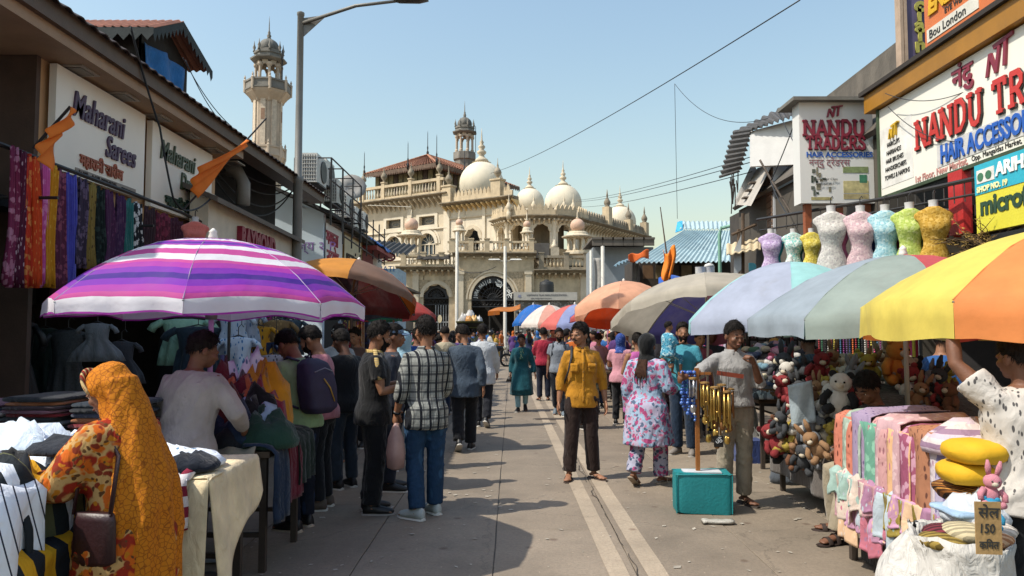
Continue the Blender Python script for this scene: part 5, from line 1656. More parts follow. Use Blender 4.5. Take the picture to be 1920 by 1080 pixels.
def dress(label, c, rz_, w, h, m, skirt=1.7, sleeves=True, group=None, name='hanging_dress', cat='dress', torso=.42, fold=9, hang=None):
 """garment on a hanger: front with shoulders, waist and gathered skirt, given its own thickness"""
 o = thing(name, label, cat, c, rz_, group)
 b = MB()
 prof = [(0, .36, .03), (.04, .98, .05), (.14, .86, .07), (torso * .6, .78, .09), (torso, .74, .09), (torso + .05, .8, .09), (.75, .8 + (skirt - .8) * .7, .11), (1.0, skirt, .13)]
 rings = []
 for t, ww, d in prof:
  rings.append([(w / 2 * ww * math.cos(a) * (1 + .06 * math.cos(fold * a) * (t > torso)), d * w / .4 * math.sin(a) * (1 + .25 * math.cos(fold * a) * (t > torso)), -h * t) for a in [2 * PI * i / 36 for i in range(36)]])
 b.loft(rings)
 b.build('dress_body', m, o, True)
 if sleeves:
  for s in (-1, 1):
   q = MB(); q.tube([(s * w * .42, 0, -h * .06), (s * w * .60, 0, -h * .16), (s * w * .66, 0, -h * .26)], [w * .11, w * .12, w * .13], 10, flat=.7); q.build('sleeve', m, o, True)
 q = MB(); q.tube([(-w * .4, 0, -.03), (0, 0, .02), (w * .4, 0, -.03)], .008, 5); q.tube([(0, 0, .02), (0, 0, .1), (.03, 0, .13), (.05, 0, .1)], .005, 5); q.build('hanger', STEEL, o)
 if hang:
  MB().tube([(.03, 0, .13), (.03, 0, hang - c[2])], .004, 4).build('cord', STEEL, o)
 return o
hr_ = thing('hanging_rack', 'steel pipe rack above the dresses in the saree shop', 'rack', (0, 0, 0))
for ya_, yb_ in (((-4.75, 6.2), (-4.2, 9.6)), ((-5.2, 6.2), (-5.0, 9.6))):
 MB().tube([(ya_[0], ya_[1], 2.78), (yb_[0], yb_[1], 2.78)], .015, 6).build('pipe', STEEL, hr_)
for yy in (6.3, 8.0, 9.5):
 MB().tube([(-5.3, yy, 2.79), (-3.9, yy, 2.79)], .015, 6).build('pipe', STEEL, hr_)
HG = 'dresses hung in the shade of the saree shop'
for lab, px, py, Y, w, h, m, sk_ in (('dark grey sequinned kurta hung in the shade behind the scarf woman', 128, 618, 7.6, .36, .85, mat('#34383a', .5, .5, 60, .4), 1.1), ('pale grey child frock with gathered skirt hung in the shop shade', 183, 606, 7.4, .27, .38, cloth('#6c6f72'), 1.9), ('black glittering dress hanging at the far left of the shop', 30, 600, 7.2, .38, 1.0, mat('#151617', .35, .6, 50, .4), 1.3), ('dark green dress hanging further inside the saree shop', 85, 615, 8.0, .36, .9, cloth('#20302c'), 1.2), ('charcoal frock on a hanger beside the pale frock', 228, 640, 7.9, .30, .45, cloth('#3c3c40'), 1.6), ('teal black jacket on a hanger under the striped umbrella', 372, 612, 8.6, .55, .6, cloth('#22303a'), .95), ('pale green top hung behind the grey shirted man', 345, 598, 8.9, .55, .55, cloth('#8fb59c'), 1.0), ('lilac top hung next to the umbrella pole', 418, 615, 9.2, .4, .75, cloth('#8878a8'), 1.0)):
 dress(lab, tuple(P(px, py, Y)), R(15), w, h, m, sk_, group=HG, hang=2.78)
# ------------------------------------------------------------------ right side of the street
XRt = 4.9
UR = (0, -1, 0)
def upr(px, X=XRt):
 return PX(px, 600, X).y
rb = thing('hair_accessory_shop', 'two storey shop on the right with a yellow beam above its signs', 'shop', (0, 0, 0))
b = MB(); quadboard(b, [(XRt + .1, 4.0, 0), (XRt + .1, 9.9, 0), (XRt + .1, 9.9, 4.9), (XRt + .1, 4.0, 4.9)], (-1, 0, 0), .0001) if False else None
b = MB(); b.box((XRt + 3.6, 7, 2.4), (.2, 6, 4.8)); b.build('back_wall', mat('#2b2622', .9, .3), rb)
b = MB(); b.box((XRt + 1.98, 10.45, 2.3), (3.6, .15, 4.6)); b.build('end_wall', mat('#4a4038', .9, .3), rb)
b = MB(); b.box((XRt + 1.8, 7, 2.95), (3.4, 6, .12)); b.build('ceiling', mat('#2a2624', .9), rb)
b = MB(); b.add([P(1694, 68, 10.6), P(1694, 196, 10.6), P(1546, 194, 15), P(1545, 184, 15), P(1694, 68, 10.6) + V(.4, .1, 0), P(1694, 196, 10.6) + V(.4, .1, 0), P(1546, 194, 15) + V(.4, .1, 0), P(1545, 184, 15) + V(.4, .1, 0)], [(0, 1, 2, 3), (7, 6, 5, 4), (0, 4, 5, 1), (1, 5, 6, 2), (2, 6, 7, 3), (3, 7, 4, 0)]); b.build('stained_gable', mat('#6a6258', .9, .3, 2.0, .6, dirt=.7, dirtcol=(.04, .036, .03)), rb)
YEL = mat('#96671a', .5, .12, 3, .1, dirt=.15)
b = MB(); b.prism([(-.09, 4.60), (-.09, 4.84), (.3, 4.88), (.3, 4.60)], 4.0, 9.95, lambda u, v, n: V(XRt + u, n, v)); b.build('yellow_beam', YEL, rb)
b = MB(); b.prism([(-.14, 4.845), (-.14, 4.90), (.5, 4.95), (.5, 4.885)], 3.9, 10.0, lambda u, v, n: V(XRt + u, n, v)); b.build('coping', mat('#2d2620', .8, .3, 3, .2), rb)
b = MB(); quadboard(b, [(XRt + .05, 9.9, 4.4), (XRt + 1.2, 10.0, 5.6), (XRt + 1.2, 16.5, 5.6), (XRt + .05, 16.5, 4.4)], (-.7, 0, .7), .08)
b.build('roof', mat('#5b544c', .9, .3, 2.0, .5, dirt=.6, dirtcol=(.03, .028, .024)), rb)
b = MB(); b.box((XRt + 1.9, 13.3, 2.2), (3.4, 6.4, 4.3)); b.build('side_block', mat('#4d473f', .9, .3, 1, .2, dirt=.5), rb)
for yy, hh in ():
 b = MB(); b.box((XRt - .02, yy, hh / 2), (.12, .12, hh)); b.build('post', mat('#7a4a30', .7, .2), rb)
WH = mat('#dcd8cc', .5, .05, .7, .03, dirt=.05, dirtcol=(.45, .42, .36))
ya, yb = 9.72, 4.3
sg = thing('shop_sign', 'long white sign reading NANDU TRADERS HAIR ACCESSORIES in red and blue', 'sign', (0, 0, 0))
FS = Frame((XRt, ya), (XRt, yb)); FS.n = V(-1, 0, 0)
b = MB(); FS.box(b, 0, FS.L, 3.42, 4.58, -.06, 0); b.build('panel', WH, sg)
for a_ in ((-.05, 0, 3.38, 4.62), (0, FS.L, 3.38, 3.42)):
 b = MB(); FS.box(b, *a_, -.06, .02); b.build('frame', mat('#3b4a34', .6), sg)
def fu(px):
 return ya - upr(px)
REDL = mat('#b8322a', .45, .06); BLUL = mat('#2456a8', .45, .06); MAR = mat('#7c2436', .45, .06); BLK = mat('#2b2a28', .6)
GL = {'N': [[(0, 0), (0, 1.4)], [(0, 1.4), (.9, 0)], [(.9, 0), (.9, 1.4)]], 'A': [[(0, 0), (.48, 1.4)], [(.48, 1.4), (.96, 0)], [(.2, .5), (.76, .5)]],
   'D': [[(.1, 0), (.1, 1.4)], [(.1, 1.35), (.55, 1.33), (.85, 1.05), (.9, .7), (.85, .35), (.55, .07), (.1, .05)]], 'U': [[(.08, 1.4), (.08, .4), (.22, .1), (.48, .03), (.74, .1), (.88, .4), (.88, 1.4)]],
   'T': [[(.48, 0), (.48, 1.35)], [(0, 1.33), (.96, 1.33)], [(.03, 1.33), (.03, 1.05)], [(.93, 1.33), (.93, 1.05)]], 'R': [[(.1, 0), (.1, 1.4)], [(.1, 1.33), (.6, 1.32), (.82, 1.1), (.8, .85), (.55, .68), (.1, .67)], [(.5, .67), (.92, 0)]],
   'E': [[(.1, 0), (.1, 1.4)], [(.1, 1.33), (.85, 1.33)], [(.1, .7), (.65, .7)], [(.1, .05), (.88, .05)], [(.85, 1.33), (.85, 1.1)], [(.88, .05), (.88, .32)]], 'S': [[(.85, 1.1), (.7, 1.32), (.4, 1.36), (.15, 1.2), (.15, .95), (.4, .76), (.65, .66), (.86, .45), (.8, .15), (.5, .04), (.2, .1), (.08, .32)]]}
SERIF = {'N': [(0, 0), (0, 1.38), (.9, 1.38)], 'A': [(0, 0), (.96, 0)], 'D': [], 'U': [(.08, 1.38), (.88, 1.38)], 'T': [(.48, 0)], 'R': [(.1, 0), (.95, 0)], 'E': [], 'S': []}
def slab_text(s, h, m, parent, origin, ux, wfac=1.0, wt=.24, ext=.05, shade=None):
 ux = Vector(ux); n = ux.cross(V(0, 0, 1)); k = h / 1.4; u = 0
 for ch in s:
  if ch == ' ':
   u += .7 * k * wfac; continue
  for mm, off, e0, e1, nm in (((shade, .012, 0, ext * .6, 'letter_shadow'),) if shade else ()) + ((m, 0, 0, ext, 'letter'),):
   mb = MB()
   fn = lambda a, b_, c: Vector(origin) + ux * (u + a * k * wfac + off) + V(0, 0, b_ * k - off) + n * (c + .002)
   q = 0
   for st in GL[ch]:
    for p0, p1 in zip(st, st[1:]):
     q += 1
     d = Vector((p1[0] - p0[0], p1[1] - p0[1])); L_ = d.length; d /= L_
     t = Vector((-d.y, d.x)) * wt / 2; x = d * wt * .28 if len(st) > 2 else d * 0
     a0 = Vector(p0) - x; a1 = Vector(p1) + x
     mb.prism([tuple(a0 - t), tuple(a1 - t), tuple(a1 + t), tuple(a0 + t)], e0, e1 + q * .0011, fn)
   for (sx_, sy_) in SERIF[ch]:
    q += 1
    yb_ = 0 if sy_ < .5 else 1.4 - .16
    mb.prism([(sx_ - .24, yb_), (sx_ + .24, yb_), (sx_ + .24, yb_ + .16), (sx_ - .24, yb_ + .16)], e0, e1 + q * .0011, fn)
   mb.build(nm, mm, parent)
  u += 1.28 * k * wfac
slab_text('NANDU TRADERS', .35, REDL, sg, FS(fu(1733), 3.82), UR, .80, .235, .022, shade=BLK)
b = MB(); FS.box(b, fu(1768), FS.L, 3.515, 3.775, 0, .006); b.build('lettering_strip', mat('#bdbab6', .5), sg)
text('HAIR ACCESSORIES', .29, BLUL, sg, FS(fu(1776), 3.55, .007), UR, UZ, .012, .008, sx=.68)
text('नंदु', .30, MAR, sg, FS(fu(1803), 4.32), UR, UZ, .015, .008, sx=1.1)
def nt_logo(parent, o, ux, h, m, ext=.03):
 ux = Vector(ux); n = ux.cross(V(0, 0, 1))
 fn = lambda a, b_, c: Vector(o) + ux * a * h + V(0, 0, b_ * h) + n * (c + .002)
 mb = MB()
 for q, poly in enumerate(([(0, 0), (.14, 0), (.34, .78), (.2, .78)], [(.2, .78), (.36, .78), (.62, .12), (.5, .02)], [(.48, 0), (.64, 0), (.86, .86), (.72, .9)], [(.52, .84), (1.5, 1.0), (1.5, 1.12), (.46, 1.0)], [(.95, .1), (1.1, .1), (1.2, 1.0), (1.06, 1.0)])):
  mb.prism(poly, 0, ext + q * .0012, fn)
 mb.build('logo', m, parent)
nt_logo(sg, FS(fu(1868), 4.25), UR, .29, MAR, .02)
b = MB(); FS.box(b, fu(1661), fu(1722), 3.52, 4.30, 0, .004); b.build('price_panel', mat('#d9d6cf', .4), sg)
nt_logo(sg, FS(fu(1680), 4.12, .005), UR, .16, mat('#c09a28', .4))
for k, s_ in enumerate(('HAIRCLIPS', 'HAIRBANDS', 'HAIR BRUSHES', 'HANDKERCHIEFS', 'TOWELS & NAPKINS')):
 text(s_, .085, BLK, sg, FS(fu(1674 - k * 1.5), 4.03 - k * .105, .005), UR, UZ, .004, sx=.78)
text('1st Floor, New Market,', .11, mat('#b9857c', .5), sg, FS(fu(1724), 3.44), UR, UZ, .004, .003)
text('Opp. Mangaldas Market, Mumbai', .08, BLK, sg, FS(fu(1833), 3.45), UR, UZ, .004)
pj = thing('projecting_sign', 'white projecting sign with maroon NANDU TRADERS and product pictures', 'sign', (0, 0, 0))
PY = 10.3
x0, x1 = P(1500, 300, PY).x, P(1638, 300, PY).x; z0, z1 = P(0, 381, PY).z, P(0, 192, PY).z
FP = Frame((x0, PY), (x1, PY)); w_ = x1 - x0; h_ = z1 - z0
b = MB(); FP.box(b, 0, w_, z0, z1, -.25, 0); b.build('panel', mat('#d2d0cb', .5, .05, .8, .02), pj)
b = MB(); FP.box(b, -.12, w_ + .06, z1, z1 + .05, -.5, .12); b.build('hood', mat('#6b675f', .7, .2), pj)
DM = mat('#4a1828', .5)
slab_text('NANDU', .225, MAR, pj, FP(w_ * .07, z0 + h_ * .665), (1, 0, 0), .84, .25, .02, DM)
slab_text('TRADERS', .19, MAR, pj, FP(w_ * .09, z0 + h_ * .53), (1, 0, 0), .70, .26, .02, DM)
text('HAIR ACCESSORIES', .105, BLUL, pj, FP(w_ * .085, z0 + h_ * .455), (1, 0, 0), UZ, .006, .003, sx=1.03)
text('नन्दु ट्रेडर्स', .135, mat('#8a5a62', .5), pj, FP(w_ * .12, z0 + h_ * .37), (1, 0, 0), UZ, .004, sx=.95)
nt_logo(pj, FP(w_ * .37, z0 + h_ * .85), (1, 0, 0), .15, MAR)
random.seed(4)
for k in range(14):
 a = (w_ * (.14 + .3 * random.random()), z0 + h_ * (.06 + .26 * random.random()))
 b = MB(); FP.box(b, a[0], a[0] + random.uniform(.02, .06), a[1], a[1] + random.uniform(.02, .1), 0, .004 + k * .0004); b.build('printed_item', mat(random.choice(['#2e3a30', '#555a50', '#7a7460', '#3f3a34'])), pj)
for a0, a1, b0, b1, c_ in ((.58, .92, .30, .36, '#7d8a5c'), (.58, .92, .10, .22, '#b8ab7a'), (.58, .92, .04, .09, '#a3946a'), (.14, .42, .03, .06, '#9a9060'), (.80, .90, .20, .28, '#3f7a5c')):
 b = MB(); FP.box(b, w_ * a0, w_ * a1, z0 + h_ * b0, z0 + h_ * b1, 0, .003 + a0 * .002 + b0 * .003); b.build('printed_picture', mat(c_, .5, .35, 14), pj)
text('Fancy Hair Clips', .05, BLK, pj, FP(w_ * .18, z0 + h_ * .225, .011), (1, 0, 0), UZ, .003)
text('HAIR BRUSH', .045, BLK, pj, FP(w_ * .2, z0 + h_ * .175, .011), (1, 0, 0), UZ, .003)
for xx in (.12, .55, .93):
 b = MB(); b.box((x0 + w_ * xx, PY + .1, z0 - .7), (.09, .09, 1.4)); b.build('support_post', mat('#8a4a2a', .7, .25), pj)
pv_ = thing('roof_sign', 'weathered purple upright sign with yellow letters on the right roof', 'sign', (0, 0, 0))
RY = 9.4
rx0_, rx1_ = P(1700, 80, RY).x, P(1768, 80, RY).x
RFr = Frame((rx0_, RY), (rx1_, RY))
rzb, rzt = P(0, 142, RY).z, P(0, -60, RY).z
b = MB(); RFr.box(b, 0, RFr.L, rzb, rzt, -.12, 0); b.build('panel', mat('#5a5170', .7, .2, 2, .2, dirt=.25), pv_)
for dx in (-.07, -.02):
 b = MB(); RFr.box(b, dx - .02, dx + .02, rzb - .2, rzt, -.1, .03); b.build('upright', mat('#a8917c', .6, .2), pv_)
for k, ch in enumerate('clain'):
 text(ch, .27, mat('#a8a34c', .6), pv_, RFr(RFr.L * .36, P(0, 22 + k * 19, RY).z), (1, 0, 0), UZ, .02, .012, 'CENTER')
text('Designer', .15, BLK, pv_, RFr(.03, rzb + .12), (1, 0, 0), UZ, .004, shear=.25)
text('saree', .10, mat('#8a86a0'), pv_, RFr(.12, rzb + .02), (1, 0, 0), UZ, .004, shear=.25)
ob = thing('roof_billboard', 'orange billboard with small eyewear brand panels on the right roof', 'sign', (0, 0, 0))
OX = 4.84
FO = Frame((OX, upr(1752, OX)), (OX, 4.2)); FO.n = V(-1, 0, 0)
b = MB(); FO.box(b, 0, FO.L, 4.93, 6.6, -.08, 0); b.build('panel', mat('#c46a34', .5, .08), ob)
for u0, u1, v0, v1, c_ in ((.05, .95, 5.55, 5.95, '#d8d5cc'), (.05, 1.0, 4.99, 5.14, '#c9c4b8'), (.0, .9, 5.97, 6.3, '#3a7a8a')):
 b = MB(); FO.box(b, u0, u1, v0, v1, 0, .008); b.build('brand_panel', mat(c_, .5, .1), ob)
text('SPRINT', .24, mat('#b8403a'), ob, FO(.35, 5.66, .01), UR, UZ, .01, .006, sx=.8)
for k in range(3):
 b = MB(); FO.box(b, .08, .30, 5.62 + k * .09, 5.66 + k * .09, .008, .014); b.build('brand_bar', mat('#a5482e'), ob)
text('ENZO', .26, mat('#c99a1a'), ob, FO(.10, 5.30, .0), UR, UZ, .02, .014, shear=.15)
text('EYE WEAR', .09, BLK, ob, FO(.4, 5.19, .0), UR, UZ, .004, .002)
text('Bou London', .14, BLK, ob, FO(.1, 5.02, .009), UR, UZ, .004)
text('INDIA', .42, mat('#e8e2d6'), ob, FO(1.15, 5.24), UR, UZ, .03, .018)
def side_board(label, pa, pb, ya_, yb_, X, m, name='shop_sign'):
 o = thing(name, label, 'sign', (0, 0, 0))
 f = Frame((X, upr(pa, X)), (X, upr(pb, X))); f.n = V(-1, 0, 0)
 z0_, z1_ = P(0, yb_, upr(pa, X)).z, P(0, ya_, upr(pa, X)).z
 b = MB(); f.box(b, 0, f.L, z0_, z1_, -.05, 0); b.build('panel', m, o)
 return o, f, z0_, z1_
XB = 4.55
o, f, z0_, z1_ = side_board('turquoise and yellow sign reading SHOP NO. 19 at the right edge', 1838, 2010, 312, 438, XB, mat('#cfc53a', .45, .06))
zm = z0_ + (z1_ - z0_) * .56
b = MB(); f.box(b, 0, f.L, zm, z1_, 0, .006); b.build('upper_band', mat('#2fa3b8', .45, .06), o)
text('ARIHANT', .17, mat('#e8e8e0'), o, f(.33, zm + .13, .007), UR, UZ, .008, .006)
text('SHOP NO. 19', .075, mat('#e2dba0'), o, f(.04, zm + .02, .007), UR, UZ, .006, .003)
b = MB(); f.box(b, .04, .30, zm + .105, zm + .235, .006, .011); b.build('picture', mat('#d5d2cb', .4), o)
for k, du in enumerate((.10, .22)):
 b = MB(); b.prism([(du + .045 * math.cos(t), zm + .165 + .042 * math.sin(t)) for t in [2 * PI * i / 14 for i in range(14)]], .011, .015, f); b.build('sunglass_lens', mat('#3b6a4c', .2), o)
text('microfibre', .25, mat('#23402c'), o, f(.07, z0_ + .17), UR, UZ, .006, .01)
o, f, z0_, z1_ = side_board('black sign reading CHOICE in yellow behind the dry plant', 1864, 2010, 440, 480, 4.45, mat('#151513', .6))
text('CHOICE', .13, mat('#b8a85a'), o, f(.02, z0_ + .04), UR, UZ, .01, .004)
b = MB(); b.box((4.92, upr(1808, 4.92) + .0, 3.05), (.10, .26, .7)); tag(b.build('red_signboard', mat('#b02a28', .5, .1)), 'upright bright red panel under the long sign', 'panel')
q = P(1784, 445, 9.4)
ib = thing('import_sign', 'white sign reading IMPORT EXPORT behind the mannequins', 'sign', (0, 0, 0))
b = MB(); b.box((q.x, 9.45, q.z), (.36, .05, .75)); b.build('panel', mat('#c9c5bb', .5), ib)
for k, (s_, sz) in enumerate((('HOUSE', .09), ('of', .05), ('IMPORT', .085), ('EXPORT', .085))):
 text(s_, sz, BLK, ib, (q.x - .17, 9.42, q.z + .25 - k * .17), (1, 0, 0), UZ, .004, .003)
for k in range(2):
 b = MB(); b.prism([(k * .16 - .12, q.z + .0), (k * .16 - .02, q.z + .0), (k * .16 - .07, q.z + .2)], 0, .004, lambda u, v, n: V(q.x + u, 9.42 - n, v)); b.build('red_triangle', mat('#c2452c'), ib)
mr = thing('mannequin_rail', 'black pipe frame with wire mesh carrying the dress mannequins', 'rail', (0, 0, 0))
za = P(1450, 412, 11.5).z
MB().tube([P(1420, 412, 12.2), P(1660, 372, 8.9), P(1850, 330, 7.4)], .025, 6).build('pipe', STEEL, mr)
MB().tube([P(1425, 432, 12.2), P(1660, 395, 8.9), P(1850, 360, 7.4)], .014, 6).build('pipe', STEEL, mr)
for k in range(22):
 t = k / 21
 a = P(1420, 412, 12.2).lerp(P(1660, 372, 8.9), t * 2) if t < .5 else P(1660, 372, 8.9).lerp(P(1850, 330, 7.4), t * 2 - 1)
 MB().tube([a, a - V(0, 0, .22)], .007, 4).build('mesh_wire', STEEL, mr)
def mannequin(label, c, h, m, facing, group='dress mannequins', back=None):
 """headless torso form: capped neck, shoulders, bust, waist and hips, wearing a dress"""
 o = thing('mannequin', label, 'mannequin', c, facing, group)
 s = h / .82
 MN = mat('#b9b6b4', .45, .06)
 b = MB(); b.lathe([(.058 * s, 0), (.055 * s, .03 * s), (.05 * s, .06 * s), (.055 * s, .11 * s), (.002, .112 * s)], (0, 0, -.03 * s), 16); b.build('neck', MN, o, True, sharp=50)
 b = MB(); b.tube([(0, 0, .08 * s), (0, 0, .17 * s), (.02 * s, 0, .2 * s), (.03 * s, 0, .17 * s)], .006, 5); b.build('hook', STEEL, o)
 prof = [(.0, .068, .06, 0), (-.025, .11, .065, 0), (-.05, .17, .068, 0), (-.085, .212, .07, 0), (-.125, .215, .075, 0), (-.17, .178, .095, -.015), (-.24, .165, .12, -.045), (-.30, .15, .105, -.03), (-.40, .118, .09, 0), (-.46, .12, .09, 0), (-.56, .16, .11, .01), (-.64, .178, .12, .015), (-.74, .18, .125, .01), (-.86, .175, .12, .0)]
 b = MB(); b.loft([[(rx * s * math.cos(a), y * s + ry * s * math.sin(a), z * s) for a in [2 * PI * i / 24 for i in range(24)]] for z, rx, ry, y in prof])
 b.build('dress', m, o, True)
 if back:
  q = MB(); q.loft([[(rx * s * 1.02 * math.cos(a) + .07 * s, y * s + ry * s * .6 * math.sin(a) + .12 * s, z * s) for a in [2 * PI * i / 20 for i in range(20)]] for z, rx, ry, y in prof]); q.build('rear_dress', cloth(back), o, True)
 return o
def lace(c1, c2, c3):
 return clothpat('floral', [c1, c2, c3], 3.2)
for lab, px, py, Y, h, m, bk in (('silver grey lace dress on the leftmost of the large mannequins', 1558, 398, 8.6, .78, lace('#b4b0aa', '#c2beb8', '#a39d9b'), '#c86a8a'), ('dusty pink lace dress on a large mannequin', 1613, 398, 8.5, .78, lace('#b99ea2', '#c7b2b2', '#a98f96'), '#2c3a78'), ('pale blue dress on a large mannequin', 1659, 396, 8.4, .76, lace('#93b5bd', '#aec6c8', '#7ba5b1'), '#7a2a3a'), ('lime green dress on a large mannequin', 1705, 392, 8.2, .76, lace('#a3b25a', '#b5c07a', '#8fa24c'), '#2f7a5c'), ('mustard gold dress on the rightmost large mannequin', 1750, 388, 8.05, .76, lace('#b08a38', '#bf9c50', '#9a7628'), None),
        ('lilac dress on the leftmost of the small mannequins', 1445, 438, 10.6, .68, lace('#ab97b6', '#bdaec6', '#9a82aa'), '#2f8a92'), ('mint white dress on the middle small mannequin', 1487, 437, 10.4, .62, lace('#a8bdb5', '#cdd6d0', '#6ab0aa'), '#2a8088'), ('yellow dress on the rightmost small mannequin', 1521, 436, 10.2, .60, lace('#c0ad48', '#ccbc68', '#a8953a'), None)):
 mannequin(lab, tuple(P(px, py, Y)), h, m, R(-12 if Y < 9 else -5), back=bk)
pl = thing('dry_plant', 'dry brown shrub growing at the sign edge on the right', 'plant', tuple(P(1845, 470, 7.0)))
random.seed(21)
b = MB(); lv = MB()
for k in range(46):
 a = random.uniform(0, 6.28); el = random.uniform(.1, 1.2); L_ = random.uniform(.25, .62)
 d = V(math.cos(a) * math.cos(el), math.sin(a) * math.cos(el) * .6, math.sin(el) * .8)
 o_ = V(random.uniform(-.12, .3), random.uniform(-.1, .1), random.uniform(-.05, .05))
 pts = [o_ + d * L_ * t + V(0, 0, -.18 * t * t * L_ + .03 * math.sin(t * 6 + k)) for t in (0, .3, .6, 1)]
 b.tube(pts, [.008, .006, .004, .002], 4)
 for j in range(14):
  t = random.uniform(.25, 1); q = o_ + d * L_ * t + V(0, 0, -.18 * t * t * L_)
  e = Vector((random.uniform(-1, 1), random.uniform(-1, 1), random.uniform(-.3, 1))).normalized() * random.uniform(.02, .045); s_ = e.orthogonal().normalized() * .006
  lv.add([q - s_, q + s_, q + e], [(0, 1, 2)])
b.build('stems', mat('#5a4730', .9, .3), pl); o = lv.build('leaves', mat('#8a6f35', .9, .35), pl); o['kind'] = 'stuff'
sk2 = thing('market_shack', 'two storey shack with white boarded front under a dark tin eave', 'shack', (0, 0, 0))
SY = 14.2
def sq(px, py, Y): return P(px, py, Y)
b = MB(); quadboard(b, [sq(1408, 312, SY), sq(1498, 308, SY - .6), sq(1498, 222, SY - .6), sq(1408, 246, SY)], (-.1, -1, 0), .1); b.build('white_board', mat('#cfcdca', .6, .06), sk2)
b = MB(); quadboard(b, [sq(1450, 488, SY), sq(1488, 488, SY), sq(1488, 312, SY), sq(1450, 312, SY)], (0, -1, 0), .1); b.build('white_board', mat('#c5c6c8', .6, .06), sk2)
b = MB(); quadboard(b, [sq(1489, 488, SY), sq(1510, 488, SY), sq(1510, 312, SY), sq(1489, 312, SY)], (0, -1, 0), .08); b.build('grey_board', mat('#6a6a6c', .6, .1), sk2)
a0 = sq(1405, 455, 16.5); a1 = sq(1449, 455, SY + .02)
n = 13
ftop, fbot = sq(0, 312, SY).z, sq(0, 470, SY).z
for k in range(n):
 b = MB(); z0_ = fbot + (ftop - fbot) * k / n; z1_ = z0_ + (ftop - fbot) / n * .88
 quadboard(b, [(a0.x, a0.y, z0_), (a1.x, a1.y, z0_), (a1.x, a1.y, z1_), (a0.x, a0.y, z1_)], (-1, -.3, 0), .05); b.build('plank', mat('#6b5240', .8, .25, 3, .3), sk2)
b = MB(); quadboard(b, [sq(1381, 384, 15.6), sq(1408, 386, SY), sq(1446, 312, SY), sq(1418, 318, 15.8)], (-.5, -.3, -.6), .06); b.build('slanted_soffit', mat('#a9a299', .7, .12), sk2)
b = MB(); quadboard(b, [sq(1380, 385, 15.55), sq(1416, 318, 15.75), sq(1410, 306, 15.75), sq(1379, 372, 15.55)], (-1, -.1, .2), .04); b.build('fascia', mat('#c9c7c4', .6), sk2)
for k in range(3):
 c = sq(1398 + 6 * k, 371 - 14 * k, 14.9)
 b = MB(); b.box(tuple(c), (.12, .18, .03)); b.build('downlight', mat('#5c5248'), sk2)
TIN = mat('#4b4744', .7, .25, 2, .2, dirt=.4)
b = MB(); sheet(b, sq(1350, 334, 16.5), sq(1374, 249, 17.0), sq(1411, 243, 14.1), sq(1388, 322, 15.2), 9, .03); b.build('tin_roof', TIN, sk2)
b = MB(); sheet(b, sq(1374, 249, 17.0), sq(1502, 184, 15.6), sq(1502, 214, 13.3), sq(1411, 243, 14.1), 9, .03); b.build('tin_roof', TIN, sk2)
b = MB(); b.box((sq(1500, 400, 16).x + .2, 16.2, 2.2), (2.4, 3.2, 4.4)); b.build('core_wall', mat('#3d3833', .9, .3), sk2)
b = MB()
random.seed(9)
for k in range(10):
 q = sq(1372 + random.uniform(-4, 14), 330 + random.uniform(-10, 30), 15.6); b.tube([q, q + V(random.uniform(-.05, .05), 0, -random.uniform(.2, .6))], .012, 4)
b.build('hanging_rags', mat('#3a3330', .9), sk2)
for (a, c) in (((1385, 430), (1385, 520)), ((1393, 400), (1393, 520)), ((1372, 440), (1420, 420)), ((1370, 470), (1400, 462))):
 MB().tube([sq(*a, 15), sq(*c, 15)], .035, 6).build('timber', mat('#5a4a3c', .9, .3), sk2)
b = MB(); b.grid(lambda u, v: sq(1362 + 64 * u, 478 - 20 * v - 12 * u, 14.5 + .8 * v) + V(0, 0, .02 * math.sin(u * 30)), 24, 4, 0, .02); b.build('cream_awning', mat('#b8a88a', .8, .15), sk2)
b = MB(); quadboard(b, [sq(1376, 520, 14.6), sq(1390, 505, 14.6), sq(1390, 440, 14.6), sq(1376, 470, 14.6)], (-.3, -1, 0), .04); b.build('tilted_board', mat('#b5b8b8', .7, .1), sk2)
text('R', .26, mat('#2a6a7a'), sk2, P(1404, 512, 14.3), (1, 0, 0), UZ, .02, .02)
bh = thing('blue_roof_house', 'house with a sloping pale blue corrugated tin roof', 'house', (0, 0, 0))
HY = 23.0
b = MB(); sheet(b, sq(1187, 492, HY - .5), sq(1392, 490, HY - 1.0), sq(1385, 432, HY + 3.0), sq(1283, 432, HY + 3.0), 22, .03, 2)
BT = mat('#9db0b4', .7, .14, 2.0, .15, dirt=.22, dirtcol=(.1, .09, .08))
b.build('roof_sheet', BT, bh)
b = MB(); sheet(b, sq(1275, 430, HY + 3.2), sq(1392, 428, HY + 3.0), sq(1392, 415, HY + 4.5), sq(1272, 415, HY + 4.5), 14, .03, 2); b.build('upper_roof_sheet', BT, bh)
b = MB(); quadboard(b, [sq(1266, 436, HY + 3.1), sq(1278, 432, HY + 3.1), sq(1278, 414, HY + 4), sq(1270, 416, HY + 4)], (-1, -.3, 0), .04); b.build('gable_end', mat('#3a9ac0', .6, .1), bh)
b = MB(); b.box((sq(1290, 500, HY).x + .3, HY + 2.2, 2.0), (3.4, 3.2, 4.0)); b.build('wall', mat('#3a332d', .9, .35, 1, .2), bh)
for k in range(5):
 b = MB(); b.box(tuple(sq(1215 + k * 24, 510, HY + .35)), (.32, .06, .42)); b.build('shutter', mat(('#6a5038', '#8a7a5c', '#4a4038', '#7a6a50', '#5c5a58')[k], .8, .2), bh)
for px in (1190, 1252, 1318, 1382):
 MB().tube([sq(px, 494, HY - .2), (sq(px, 494, HY - .2).x, HY - .2, 0)], .06, 6).build('post', mat('#5f5a50', .8), bh)
